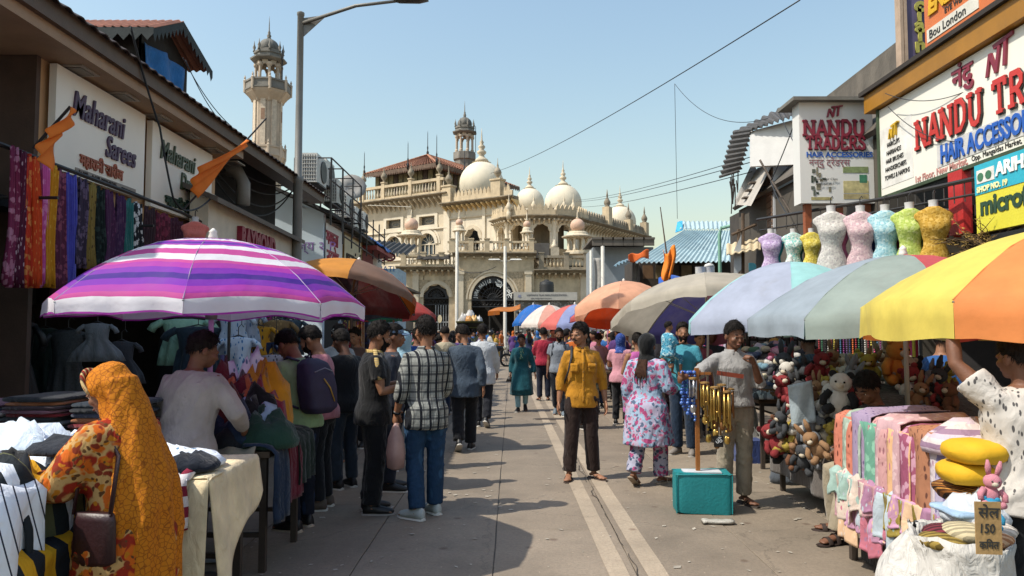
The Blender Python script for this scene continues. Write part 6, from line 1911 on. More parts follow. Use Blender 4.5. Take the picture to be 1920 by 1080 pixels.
b = MB(); b.grid(lambda u, v: sq(1235 + 150 * u, 522 + 14 * v - 14 * abs(u - .5) * u, HY - 1.2 - .4 * v) + V(0, 0, .08 * math.sin(u * 11)), 26, 5, 0, .02); tag(b.build('tarpaulin', cloth('#1f4f9e'), None, True), 'blue tarpaulin strung below the blue tin roof', 'tarpaulin')
for px in (1362, 1348):
 MB().tube([sq(px, 428, HY - 2.5), (sq(px + 4, 428, HY - 2.5).x, HY - 2.5, 0)], .045, 6)
tp = MB(); tp.tube([sq(1400, 416, 20), sq(1352, 428, 20.4), sq(1349, 440, 20.4), (sq(1349, 440, 20.4).x, 20.4, 0)], .05, 7); tag(tp.build('bent_pipe', mat('#6f9a86', .6, .15), None, True), 'pale green bent pipe standing before the blue tin roof', 'pipe')
for lab, px in (('white lidded water drum on the ledge under the blue roof', 1330), ('white open water drum beside the lidded one', 1314)):
 q = sq(px, 522, HY - 1.0); o = thing('water_drum', lab, 'drum', tuple(q))
 MB().lathe([(.14, 0), (.16, .1), (.16, .32), (.17, .34)], (0, 0, 0), 14).build('drum', mat('#c9c7c2', .5), o, True, sharp=40)
 if px == 1330: MB().lathe([(.17, .34), (.12, .42), (.02, .46)], (0, 0, 0), 14).build('lid', mat('#bdbab4', .5), o, True)
o = thing('flag_stick', 'thin bamboo stick with an orange cloth bundle before the tin roof', 'stick', tuple(G(1258, 640)))
a = sq(1238, 388, 19); a2 = sq(1258, 535, 19)
o.location = (a2.x, a2.y, 0)
MB().tube([(0, 0, 0), (0, 0, a2.z), (a.x - a2.x, 0, a.z)], [.03, .028, .012], 6).build('bamboo', mat('#5c4a3c', .8), o)
b = MB(); c = sq(1254, 495, 19); b.grid(lambda u, v: (c.x - a2.x + (u - .5) * .3 + .04 * math.sin(v * 5), .05 * math.sin(u * 12 + v * 3), c.z - (v - .5) * .75 - .12 * math.sin(u * 5)), 14, 10, 0, .01); b.build('orange_bundle', mat('#dd7a1c', .8, .15), o, True)
b = MB(); b.grid(lambda u, v: sq(1178 + 38 * u, 478 + 14 * v - 9 * u, 22) + V(0, .1 * math.sin(u * 6), .04 * math.sin(u * 9 + v * 2)), 14, 6, 0, .008); tag(b.build('orange_cloth', mat('#e07030', .8, .12, 4, .1, trans=.3), None, True), 'orange cloth tied below the left eave of the tin roof', 'cloth')
b = MB(); sheet(b, sq(1150, 500, 22), sq(1180, 487, 22), sq(1195, 480, 25), sq(1160, 492, 25), 5, .03); tag(b.build('tin_lean_to', mat('#7a929c', .6, .2)), 'grey blue tin lean-to left of the blue roofed house', 'roof')
gh = thing('grey_house', 'dingy grey house with a flat tin top between mosque and blue roof', 'house', (0, 0, 0))
q0, q1 = sq(1112, 460, 42), sq(1225, 460, 42)
b = MB(); b.box(((q0.x + q1.x) / 2, 44, q0.z / 2 - .1), (q1.x - q0.x, 4, q0.z)); b.build('wall', mat('#7f858a', .9, .2, .5, .2, dirt=.55), gh)
for k in range(6):
 b = MB(); x_ = q0.x - .2 + (q1.x - q0.x) * k / 6; b.box((x_ + .35, 43.6, q0.z + .28), (.66, 5.2, .12)); b.box((x_ + .35, 41.1, q0.z + .1), (.60, .1, .45)); b.build('roof_strip', mat('#5d564e', .8, .3, 1, .2, dirt=.4), gh)
for dx, w_, z_ in ((.5, .5, 2.6), (1.6, .7, 3.2), (2.6, .4, 2.9)):
 b = MB(); b.box((q0.x + dx, 41.95, z_), (w_, .08, .8)); o = b.build('window', mat('#2a2c2e', .5), gh)
 b = MB(); b.box((q0.x + dx, 41.9, z_ - .45), (w_ + .15, .15, .08)); b.build('sill', mat('#8a8a88'), o)
ps = thing('police_sign', 'long grey sign board of the police station beside the mosque gate', 'sign', (0, 0, 0))
py_ = 56
pa, pb = sq(963, 556, py_), sq(1082, 556, py_); zz0, zz1 = sq(0, 563, py_).z, sq(0, 548, py_).z
b = MB(); b.box(((pa.x + pb.x) / 2, py_, (zz0 + zz1) / 2), (pb.x - pa.x, .3, zz1 - zz0)); b.build('panel', mat('#a9a59c', .6, .08), ps)
text('LOKMANYA TILAK MARG POLICE STATION', .19, mat('#4a4a52'), ps, (pa.x + 1.0, py_ - .155, zz0 + .32), (1, 0, 0), UZ, .01, sx=.82)
text('JUMA MASJID BEAT CHOWKY', .13, mat('#6a6a6e'), ps, (pa.x + 1.3, py_ - .155, zz0 + .1), (1, 0, 0), UZ, .01, sx=.9)
b = MB(); b.prism([(.3 + .16 * math.cos(t + .3) * (1 if i % 2 else .6), (zz0 + zz1) / 2 + .16 * math.sin(t + .3) * (1 if i % 2 else .6)) for i, t in enumerate([2 * PI * i / 10 for i in range(10)])], 0, .02, lambda u, v, n: V(pa.x + .15 + u, py_ - .15 - n, v)); b.build('star_emblem', mat('#7a7c90'), ps)
sw = thing('police_post', 'police post with rough grey stone cladding under the long sign', 'building', (0, 0, 0))
b = MB(); b.box(((pa.x + pb.x) / 2, py_ + 1.2, zz0 / 2), (pb.x - pa.x - .2, 2, zz0)); b.build('wall', mat('#6a6862', .9, .2), sw)
random.seed(8); b = MB()
for k in range(260):
 u, v = random.random(), random.random(); s_ = random.uniform(.06, .13)
 b.ball((pa.x + .15 + (pb.x - pa.x - .3) * u, py_ + .2, .2 + (zz0 - .3) * v), (s_ * 1.2, .06, s_), 6, 4)
o = b.build('cladding_stones', mat('#8d8a84', .9, .45, 7, .3), sw); o['kind'] = 'stuff'
wt = thing('water_tank', 'black ribbed water tank standing on the police post', 'tank', tuple(sq(1025, 549, 57)))
r_ = 14 / F * 57
MB().lathe([(r_, 0)] + [(r_ * (1.0 if k % 2 else .96), .12 + k * .09) for k in range(7)] + [(r_ * .9, .82), (r_ * .3, .95), (r_ * .28, 1.02), (.02, 1.03)], (0, 0, 0), 20).build('tank_shell', mat('#2b2b2c', .5, .15), wt, True, sharp=30)
def pole(label, px, pt, pbot, Y, r, name='lamp_pole', heads=None):
 q = sq(px, pt, Y); o = thing(name, label, 'pole', (q.x, Y, 0))
 MB().lathe([(r * 1.5, 0), (r * 1.4, .4), (r, .5), (r * .8, q.z), (.01, q.z + .03)], (0, 0, 0), 8).build('shaft', mat('#b3aea4', .5, .12), o, True)
 if heads:
  for s in heads:
   MB().tube([(0, 0, q.z * .86), (s * .8, 0, q.z * .88)], .03, 6).build('arm', mat('#a9a59c', .5), o)
   MB().box((s * .7, 0, q.z * .88), (.8, .3, .08), taper=.8).build('lamp_head', mat('#d0cec8', .5), o)
 return o
pole('plain pale pole left of the main mosque gate', 857, 435, 0, 52, .13)
pole('pale lamp pole with two lamp heads before the main mosque gate', 947, 462, 0, 48, .12, heads=(-1, 1))
pole('pale grey pole beside the dingy grey house', 1130, 462, 0, 38, .12)
pole('bent dark utility post left of the tin lean-to', 1108, 470, 0, 41, .10, 'utility_post')
q = sq(1121, 470, 40); b = MB(); b.grid(lambda u, v: (q.x - .25 + u * .5 + .08 * math.sin(v * 4), 40 + .1 * math.sin(u * 8), q.z - .4 - v * 2.6), 8, 12, 0, .02); tag(b.build('wrapped_cloth', cloth('#8e8b86'), None, True), 'grey cloth wrapped round the post beside the mosque', 'cloth')
WM = mat('#23262a', .6)
wire('overhead_wire', [sq(1500, 0, 12), sq(920, 325, 48)], .012, WM, 'long black cable crossing the sky towards the mosque', .35)
wire('overhead_wire', [sq(1265, 157, 21), sq(1270, 410, 22)], .007, WM, 'thin wire dropping straight down from the long cable', 0)
wire('overhead_wire', [sq(1265, 157, 21), sq(1440, 222, 14)], .007, WM, 'thin drooping wire from the long cable to the tin eave', .45)
wire('overhead_wire', [sq(1085, 375, 55), sq(1480, 272, 14)], .010, WM, 'upper of the wires strung from the domes to the shack', .2)
wire('overhead_wire', [sq(1080, 378, 55), sq(1440, 295, 14)], .010, WM, 'middle of the wires strung from the domes to the shack', .2)
wire('overhead_wire', [sq(1085, 388, 55), sq(1410, 322, 15)], .010, WM, 'lower of the wires strung from the domes to the shack', .2)
wire('overhead_wire', [sq(1458, 205, 13.5), sq(1500, 285, 12)], .008, WM, 'short wire hanging off the tin eave beside the projecting sign', .05)
wire('overhead_wire', [sq(1495, 215, 12.5), sq(1445, 340, 13.5), sq(1475, 400, 12)], .010, WM, 'black wire looping across the white boards of the shack', .05)
wire('overhead_wire', [sq(1425, 300, 13.9), sq(1490, 410, 13.4)], .022, mat('#5a5048'), 'grey conduit slanting across the shack front', .02)
for k, (a, c, sag, lab) in enumerate((((1660, 175, 9.2), (1920, 100, 7.1), .25, 'thin wire looped high across the long white sign'), ((1665, 200, 9.2), (1920, 215, 7.1), .35, 'thin wire sagging low across the long white sign'))):
 wire('overhead_wire', [sq(*a), sq(*c)], .005, WM, lab, sag)
wire('overhead_wire', [PX(245, 50, -4.0), PX(300, 240, -4.0), PX(325, 372, -3.95), PX(352, 395, -3.9), PX(395, 372, -4.0)], .012, WM, 'black cable dangling in front of the green lettered sign', .04)
wire('overhead_wire', [sq(343, 108, 11), sq(432, 235, 12)], .007, WM, 'thin wire from the dormer down to the roof edge', .1)
wire('overhead_wire', [sq(348, 112, 11), sq(446, 252, 12)], .007, WM, 'second thin wire from the dormer to the roof edge', .2)
for k, (a, c, sag) in enumerate((((395, 290, 11.4), (550, 350, 15), .35), ((395, 305, 11.4), (550, 356, 15), .5), ((390, 270, 11.4), (548, 345, 15), .25), ((400, 330, 11.4), (552, 352, 15), .6))):
 wire('overhead_wire', [sq(*a), sq(*c)], .014, WM, ('black cable sagging in the dark recess under the left roof, topmost', 'second black cable sagging in the dark recess', 'thin black cable close under the left roof edge', 'lowest thick cable sagging above the cream box front')[k], sag)
wire('overhead_wire', [sq(838, 492, 58), sq(930, 500, 47.8)], .02, WM, 'wire drooping between the two poles at the gate', .6)
wire('overhead_wire', [sq(690, 385, 64), sq(770, 388, 64)], .03, mat('#cfc7b8'), 'pale pipe line along the mosque cornice', 0)
# ------------------------------------------------------------------ umbrellas
def band_mat(stops):
 m, nt, b = _new('striped_canvas')
 at = _n(nt, 'ShaderNodeAttribute', attribute_name='band')
 c = _ramp(nt, at.outputs['Fac'], [(p, hx(x)) for p, x in stops], 'CONSTANT')
 b.inputs['Roughness'].default_value = .75
 tb = nt.nodes.new('ShaderNodeBsdfTranslucent'); ms = nt.nodes.new('ShaderNodeMixShader'); ms.inputs[0].default_value = .35
 nz = _n(nt, 'ShaderNodeTexNoise', Scale=6.0, Detail=5.0); nt.links.new(_coord(nt), nz.inputs['Vector'])
 c = _mix(nt, _ramp(nt, nz.outputs[0], [(.3, .10), (.6, 0.0)]), c, (.3, .25, .3))
 nt.links.new(_bump(nt, nz.outputs[0], .5, .03), b.inputs['Normal'])
 nt.links.new(c, b.inputs['Base Color']); nt.links.new(c, tb.inputs[0])
 nt.links.new(b.outputs[0], ms.inputs[1]); nt.links.new(tb.outputs[0], ms.inputs[2]); nt.links.new(ms.outputs[0], nt.nodes['Material Output'].inputs[0])
 return m
def canvas(c):
 return mat(c, .75, .13, 4.0, .15, trans=.35, dirt=.3, dirtcol=(.22, .19, .16))
def umbrella(label, px, Y, r, zr, za, mats, n=8, rot=0.0, val=.12, tilt=(0, 0), polem=None, z0=0.0, seed=0, power=1.95, polex=None):
 x = P(px, 600, Y).x
 o = thing('market_umbrella', label, 'umbrella', (x, Y, 0), 0, 'market umbrellas')
 T = Matrix.Translation((0, 0, za)) @ Matrix.Rotation(R(tilt[0]), 4, 'X') @ Matrix.Rotation(R(tilt[1]), 4, 'Y') @ Matrix.Translation((0, 0, -za))
 def S(a, v, mid):
  """canopy point: a angle, v 0 apex .. 1 rim, mid 0 at a rib .. 1 between two ribs"""
  rr = r * v * (1 - .075 * mid)
  z = za - (za - zr) * v ** power + .03 * mid * v * v + .012 * mnoise.noise(V(3.5 * rr * math.cos(a) / r + px, 3.5 * rr * math.sin(a) / r, v * 2)) * min(1, v * 2) + .004 * mnoise.noise(V(12 * math.cos(a), 12 * math.sin(a), v * 5 + px))
  return T @ V(rr * math.cos(a), rr * math.sin(a), z)
 for k in range(n):
  a0, a1 = rot + 2 * PI * k / n, rot + 2 * PI * (k + 1) / n
  nu, nv = 14, 20
  b = MB()
  def f(u, v):
   a = a0 + (a1 - a0) * u; mid = 1 - (2 * u - 1) ** 2
   if v <= .9:
    return S(a, max(v / .9, .012), mid)
   q = S(a, 1.0, mid); t = (v - .9) / .1
   w = .012 * math.sin(u * 17 + k * 2 + seed)
   return q + (T.to_3x3() @ V((w - .1 * val * 0) * t * math.cos(a), (w) * t * math.sin(a), -val * t * (1 + .10 * math.sin(u * 7 + k + seed))))
  b.grid(f, nu, nv)
  me_o = b.build('panel', mats[k % len(mats)], o, True)
  at = me_o.data.attributes.new('band', 'FLOAT', 'POINT')
  at.data.foreach_set('value', [j / nv for j in range(nv + 1) for i in range(nu + 1)])
 for k in range(n):
  a = rot + 2 * PI * k / n
  MB().tube([S(a, t, 0) - V(0, 0, .012) for t in (.03, .25, .5, .75, 1.0)], .007, 5).build('rib', mat('#8a8a8a', .4, .1, 4, 0, .5), o)
  MB().tube([T @ V(0, 0, zr - .05), S(a, .55, 0) - V(0, 0, .015)], .006, 4).build('strut', mat('#8a8a8a', .4, .1, 4, 0, .5), o)
 for k in range(n):
  a = rot + 2 * PI * k / n
  MB().tube([S(a, t, 0) + V(0, 0, .002) for t in (.03, .2, .4, .6, .8, 1.0)], .004, 4).build('seam', mats[k % len(mats)] if len(mats) > 1 else mat('#9a86a8', .8), o)
 MB().tube([V(0, 0, z0), T @ V(0, 0, zr - .1), T @ V(0, 0, za)], .019, 10).build('pole', polem or mat('#b5aca2', .5, .1), o, True)
 MB().lathe([(.03, -.01), (.035, .02), (.025, .05), (.03, .06), (.005, .085)], tuple(T @ V(0, 0, za)), 10).build('cap', mat('#d8d4cc', .5), o, True)
 MB().lathe([(.04, -.05), (.045, 0), (.03, .04)], tuple(T @ V(0, 0, zr - .05)), 10).build('hub', mat('#6a6a6a', .5), o, True)
 return o
W_, PK, MG, PU, VI = '#eceaf0', '#cc4a9c', '#b238ae', '#8428b6', '#431490'
SMAT = band_mat([(0, PK), (.05, W_), (.11, MG), (.14, PU), (.18, MG), (.205, W_), (.27, PK), (.295, MG), (.32, PU), (.35, VI), (.375, PU), (.40, MG), (.425, W_), (.49, PK), (.565, W_), (.63, PK), (.66, MG), (.70, PU), (.745, VI), (.785, PU), (.825, MG), (.87, PK), (.90, W_), (.985, MG)])
umbrella('big purple pink and white striped umbrella over the near left stall', 396, 5.35, 1.09, 1.83, 2.31, [SMAT], 8, R(14), .10, power=2.15, polem=mat('#b08ac0', .5, .1), z0=.75)
YE, OR = canvas('#dccb62'), canvas('#de8a4c')
umbrella('yellow and orange umbrella at the right edge of the street', 2050, 4.3, 1.24, 1.80, 2.28, [YE, OR], 6, R(-95), .22, z0=.0)
GR, RE, MI, BG = canvas('#94a19a'), canvas('#c4545a'), canvas('#9dbdae'), canvas('#9aa6b0')
umbrella('grey umbrella with red and mint panels beside the yellow one', 1697, 6.1, 1.24, 1.74, 2.27, [RE, RE, GR, MI, GR, BG, GR, RE], 8, R(-60), .16, z0=.9)
LI, AQ = canvas('#a6adc0'), canvas('#9ed0d0')
umbrella('lilac and aqua umbrella with a red pole', 1484, 8.3, 1.20, 1.74, 2.42, [LI, AQ], 6, R(-170), .14, polem=mat('#7a2a28', .5), z0=.9)
BE, MA, PP = canvas('#b3ab9c'), canvas('#8a4a58'), canvas('#4a4676')
umbrella('beige umbrella with maroon and purple panels', 1322, 11.2, 1.45, 1.86, 2.44, [BE, BE, BE, MA, PP, BE, BE, BE], 8, R(-105), .14, tilt=(-15, 0))
PE, RO = canvas('#e0a888'), canvas('#cc4a22')
umbrella('peach umbrella glowing red orange underneath', 1170, 15.5, 1.10, 2.05, 2.66, [PE, PE, PE, RO, RO, PE], 6, R(-165), .2, tilt=(-12, 0))
WR, WB = canvas('#d06a62'), canvas('#8f9ac4')
umbrella('red blue and white umbrella in the middle distance', 1078, 22, 1.05, 1.80, 2.42, [WR, WB, canvas('#d8d4d0'), WB], 8, R(10), .14)
umbrella('bright blue umbrella farthest along the right row', 1000, 30, .95, 2.05, 2.7, [canvas('#1f68b8')], 8, 0, .12, tilt=(0, -8))
umbrella('white and pink umbrella in front of the bright blue one', 1030, 26, 1.05, 1.86, 2.55, [canvas('#d8cfc6'), canvas('#d8a090')], 8, R(20), .12)
umbrella('small red and blue umbrella behind the peach one', 1118, 19.5, .75, 1.98, 2.3, [canvas('#c05a58'), canvas('#3f6ab0')], 8, R(20), .12)
umbrella('orange and brown umbrella leaning away behind the striped one', 672, 10.6, 1.0, 2.18, 2.62, [canvas('#6a2a28'), canvas('#3c2426'), canvas('#d18a34'), canvas('#d89038'), canvas('#8a6a58'), canvas('#a8541e')], 6, R(40), .1, tilt=(-14, 10), polem=mat('#5a4a44'))
umbrella('black umbrella under the orange and brown one', 664, 13.0, 1.05, 2.02, 2.42, [canvas('#26242c')], 8, R(10), .12, tilt=(6, 0))
umbrella('red and green umbrella farther along the left row', 738, 16.2, .95, 1.98, 2.42, [canvas('#b8443c'), canvas('#b8443c'), canvas('#2f7a58'), canvas('#b8443c')], 8, R(-25), .14)
aw = thing('cloth_awning', 'flat orange cloth awning on poles before the mosque gate', 'awning', (0, 0, 0))
b = MB(); b.grid(lambda u, v: P(916 + 60 * u, 584 - 14 * u + 8 * v, 42 - 2 * v) + V(0, 0, .08 * math.sin(u * 6)), 16, 5, 0, .03); b.build('canvas', canvas('#b8702c'), aw, True)
b = MB(); b.grid(lambda u, v: P(915 + 22 * u, 584 + 8 * v - 2 * u, 40) , 8, 3, 0, .02); b.build('valance', canvas('#c9701c'), aw)
for px in (918, 972):
 MB().tube([P(px, 584, 41), (P(px, 584, 41).x, 41, 0)], .04, 6).build('pole', STEEL, aw)
def gx_(px, Y):
 return P(px, 600, Y).x
def heap_noise(x, y, s):
 return .5 * mnoise.noise(V(x * 2.2, y * 2.2, s)) + .3 * mnoise.noise(V(x * 5, y * 5, s + 3)) + .15 * mnoise.noise(V(x * 11, y * 11, s + 5))
def drape(name, label, cat, o, along, out, w, top_len, drop, m, group=None, seed=0, lift=.02, flare=.05, folds=3.0, fold_amp=.025, thick=.008, rag=.03):
 """a garment lying on a table and hanging over its edge: o = edge point, along = edge direction, out = outward"""
 o, along, out = Vector(o), Vector(along).normalized(), Vector(out).normalized()
 L = top_len + drop
 b = MB()
 def f(u, v):
  d = v * L
  ww = w * (1 + flare * v)
  p = o + along * (u - .5) * ww
  fa = math.sin(u * folds * 2 * PI + seed) * fold_amp + .5 * fold_amp * mnoise.noise(V(u * 6, v * 3, seed))
  if d < top_len:
   q = p - out * (top_len - d) + V(0, 0, lift + .6 * fa + .02 * mnoise.noise(V(u * 3, v * 4, seed)))
   e = top_len - d
   if e < .06: q += V(0, 0, -.02 * (1 - e / .06))
  else:
   t = d - top_len
   q = p + out * (.025 + fa * min(1, t / .12) + .02 * t) + V(0, 0, lift - .02 - t - rag * mnoise.noise(V(u * 2.5, 0, seed)) * (v > .9))
  return q
 b.grid(f, max(10, int(w / .03)), 18, 0, thick)
 return tag(b.build(name, m, None, True), label, cat, group)
def crumple(name, label, cat, c, w, l, h, m, group=None, seed=0, rz=0.0, n=18):
 """a garment thrown down in a heap: closed, uneven mound"""
 b = MB()
 def edge(a):
  return 1 + .22 * mnoise.noise(V(math.cos(a) * 1.6, math.sin(a) * 1.6, seed))
 rings = []
 for t, z in ((1.0, 0), (1.04, .25), (.9, .62), (.68, .85), (.42, .97), (.15, 1.0)):
  rings.append([(w / 2 * t * edge(a) * math.cos(a), l / 2 * t * edge(a) * math.sin(a), h * z * (1 + (.55 * mnoise.noise(V(math.cos(a) * t * 2.6 + seed, math.sin(a) * t * 2.6, 1)) + .35 * mnoise.noise(V(math.cos(a) * t * 6 + seed, math.sin(a) * t * 6, 4))) * (z > 0))) for a in [2 * PI * j / 22 for j in range(22)]])
 b.loft(rings)
 return tag(b.build(name, m, None, True, loc=c, rz=rz), label, cat, group)
def folded(name, label, cat, c, w, l, h, m, group=None, rz=0.0, seed=0):
 """one folded garment: a soft slab with a rounded fold in front"""
 b = MB()
 rings = []
 for j in range(9):
  y = -l / 2 + l * j / 8
  s = 1 - .10 * (j in (0, 8))
  rings.append([(w / 2 * s * math.copysign(abs(math.cos(a)) ** .35, math.cos(a)) + .01 * mnoise.noise(V(j, a, seed)), y, h / 2 + h / 2 * s * math.copysign(abs(math.sin(a)) ** .6, math.sin(a)) * (1 + .25 * mnoise.noise(V(j * .6, math.cos(a) * 2, seed)))) for a in [2 * PI * k / 16 for k in range(16)]])
 b.loft(rings)
 return tag(b.build(name, m, None, True, loc=c, rz=rz), label, cat, group)
def table(label, x0, x1, y0, y1, z, m=None, cloth_m=None, name='market_table'):
 o = thing(name, label, 'table', ((x0 + x1) / 2, (y0 + y1) / 2, 0))
 w, l = x1 - x0, y1 - y0
 MB().box((0, 0, z - .02), (w, l, .04)).build('table_top', m or mat('#4a3a2c', .8, .2), o)
 for sx in (-1, 1):
  for sy in (-1, 1):
   MB().box((sx * (w / 2 - .05), sy * (l / 2 - .05), (z - .04) / 2), (.045, .045, z - .04)).build('leg', m or mat('#3a3028', .8, .2), o)
 for sy in (-1, 1):
  MB().box((0, sy * (l / 2 - .05), .25), (w - .15, .03, .03)).build('stretcher', m or mat('#3a3028', .8, .2), o)
 return o
STR_W = clothpat('stripes', ['#e3e8f0', '#e3e8f0', '#e3e8f0', '#e3e8f0', '#e3e8f0', '#e3e8f0', '#2a3040'], 26, (.8, .6, .25))
STR_YB = clothpat('stripes', ['#d09a20', '#22262c'], 7.5, (.35, .9, .3))
STR_OL = clothpat('stripes', ['#e3e7ee', '#22282c', '#5c5e42', '#22282c'], 4.2, (.25, 1, .15))
FLO_W = clothpat('dashes', ['#dbe4f0', '#5f7f9c'], 1.2)
WHITEC = cloth('#e3e9f2'); NAVY = cloth('#141a26'); GREYC = cloth('#5f6266'); JEAN = cloth('#1d2c42'); MAROON = cloth('#5a1626'); BLACKC = cloth('#121316'); OLIVE = cloth('#3a3c2c')
# --- near left table with the heap of striped shirts
TL = table('near left table buried under striped shirts', -3.9, -1.98, 2.0, 4.05, .78)
EDG = lambda y: (-1.97, y, .86)
b = MB()
b.grid(lambda u, v: (-3.85 + 1.85 * u, 2.05 + 1.98 * v, .80 + .26 * math.sin(PI * min(1, u * 1.02)) ** .5 * math.sin(PI * v) ** .4 + .12 * heap_noise(u * 1.9, v * 2, 2) + .16 * (1 - u)), 60, 60)
tag(b.build('white_shirt', WHITEC, None, True), 'white shirts spread over the back of the near left table', 'shirt', 'shirts on the near left table')
G1 = 'shirts on the near left table'
drape('striped_shirt', 'white olive and black striped shirt hanging off the near left table', 'shirt', (-1.95, 3.22, .95), (0, 1, 0), (1, -.15, 0), .55, .75, .46, STR_OL, G1, 1, .06, .08, 2.2, .035)
drape('striped_shirt', 'white shirt with thin dark pinstripes at the near table corner', 'shirt', (-1.92, 2.72, 1.0), (.1, 1, 0), (1, -.1, 0), .55, .8, .36, STR_W, G1, 2, .07, .1, 1.6, .04)
drape('striped_shirt', 'yellow and black striped shirt lowest on the near table', 'shirt', (-1.88, 2.95, .78), (.05, 1, 0), (1, -.1, 0), .95, .1, .62, STR_YB, G1, 3, .02, .1, 2.0, .04)
drape('striped_shirt', 'second yellow and black shirt under the pinstriped one', 'shirt', (-1.93, 2.3, .80), (.05, 1, 0), (1, -.1, 0), .6, .2, .5, STR_YB, G1, 3, .02, .1, 2.0, .04)
crumple('dark_shirt', 'dark navy shirt crumpled in the middle of the near left table', 'shirt', (-2.12, 3.62, .96), .34, .26, .12, NAVY, G1, 4)
crumple('white_shirt', 'white shirt crumpled beside the navy one', 'shirt', (-2.45, 3.65, .98), .62, .5, .2, cloth('#d5e0f2'), G1, 5)
crumple('white_shirt', 'blue white shirt crumpled at the left edge of the near table', 'shirt', (-2.9, 3.1, 1.06), .9, .8, .24, cloth('#d0def0'), G1, 6)
crumple('printed_shirt', 'pale printed shirt lying by the dark navy shirt', 'shirt', (-2.18, 3.9, .95), .5, .35, .14, FLO_W, G1, 7)
crumple('red_shirt', 'small scrap of red shirt among the white ones', 'shirt', (-2.62, 2.95, 1.13), .3, .3, .14, cloth('#8a1c24'), G1, 8)
crumple('black_shirt', 'black shirt crumpled near the striped olive shirt', 'shirt', (-2.22, 3.35, 1.0), .3, .24, .10, BLACKC, G1, 9)
for k, (x_, y_, z_, w_, m_, lab) in enumerate(((-2.15, 2.95, 1.02, .42, STR_OL, 'olive striped shirt crumpled on top of the near left heap'), (-2.3, 3.05, 1.08, .4, STR_W, 'pinstriped shirt crumpled above the olive striped one'), (-2.55, 3.3, 1.08, .45, NAVY, 'navy shirt spread behind the pinstriped heap'), (-2.1, 3.45, .98, .36, FLO_W, 'pale printed shirt under the scarf woman hands'), (-2.75, 3.75, 1.0, .5, cloth('#c9d4e4'), 'pale blue shirt at the back of the near left heap'), (-2.05, 3.1, .96, .3, STR_YB, 'yellow striped shirt peeping from the near left heap'), (-2.9, 3.55, 1.05, .44, OLIVE, 'olive shirt at the far left of the near heap'))):
 crumple('heaped_shirt', lab, 'shirt', (x_, y_, z_), w_, w_ * .8, .13, m_, G1, 140 + k, R(k * 40))
TB = table('table with neat stacks of dark tees under the striped umbrella', -4.0, -2.35, 4.35, 5.2, .82)
random.seed(13)
TC = ['#23262b', '#5d1a24', '#8a5638', '#3a3f52', '#191a1d', '#6b4a58', '#3c2f28', '#55585c', '#702028', '#27313c', '#8f8a86', '#31242a']
for st in range(4):
 z = .83
 for k in range(16 - st % 2 * 3):
  h = random.uniform(.022, .034)
  folded('folded_tee', nth(k + 1) + ' folded tee from the bottom of the ' + nth(st + 1) + ' stack behind the orange scarf woman', 'tee', (-3.7 + st * .40 + random.uniform(-.02, .02), 4.72 + random.uniform(-.03, .03), z), .36, .46, h, cloth(random.choice(TC)), 'folded tees stacked on the left table', random.uniform(-.15, .15), k + st * 10)
  z += h
o = thing('price_tag', 'white paper price tag hanging on the stacked tees', 'tag', tuple(P(181, 762, 4.55)))
MB().box((0, 0, 0), (.055, .003, .10)).build('card', mat('#b9bcc2', .6), o)
MB().tube([(0, 0, .05), (.01, 0, .09)], .0015, 4).build('string', mat('#999'[:4] + '999'), o)
# --- second left table, cream cloth
TC2 = table('left table with a cream cloth hanging to a point', -2.85, -1.66, 4.05, 4.75, .84)
CRM = cloth('#dccaa6')
b = MB()
def cc(u, v):
 d = v * 1.0
 y = 4.02 + .78 * u
 if d < .3:
  return (-1.93 + d, y, .855 + .01 * mnoise.noise(V(u * 4, v * 4, 0)))
 t = d - .3
 hem = .62 - .42 * u + .05 * math.sin(u * 9)
 t = min(t / .7, 1) * hem
 return (-1.63 + .10 * t + .03 * math.sin(u * 14) * t, y + .05 * t, .85 - t)
b.grid(cc, 30, 24, 0, .006)
tag(b.build('cream_cloth', CRM, None, True), 'cream table cloth hanging to a point off the left table', 'cloth')
b = MB()
def cd(u, v):
 d = v * .85
 x = -1.62 - 1.2 * u
 if d < .2:
  return (x, 4.22 - d, .86)
 t = (d - .2) / .65 * (.75 - .25 * u)
 return (x, 4.0 - .06 * t - .02 * math.sin(u * 17) * t, .855 - t)
b.grid(cd, 30, 20, 0, .006)
tag(b.build('cream_cloth', CRM, None, True), 'cream cloth on the street corner of the left table facing the camera', 'cloth')
crumple('printed_shirt', 'white printed tee tossed on the cream table cloth', 'shirt', (-1.98, 4.3, .87), .55, .5, .10, FLO_W, None, 11)
crumple('navy_shirt', 'navy tee tossed at the corner of the cream table cloth', 'shirt', (-1.82, 4.18, .88), .34, .3, .08, NAVY, None, 12)
drape('white_shirt', 'white tee hanging over the front of the cream cloth', 'shirt', (-1.95, 4.0, .88), (1, 0, 0), (0, -1, 0), .26, .2, .5, clothpat('dashes', ['#c9ccd2', '#b05a72'], 1.0), None, 3)
drape('maroon_shirt', 'maroon and white tee hanging beside the white one off the cream cloth', 'shirt', (-1.80, 3.98, .87), (1, 0, 0), (0, -1, 0), .16, .2, .28, clothpat('stripes', ['#7a2036', '#c9c4c6'], 9), None, 5)
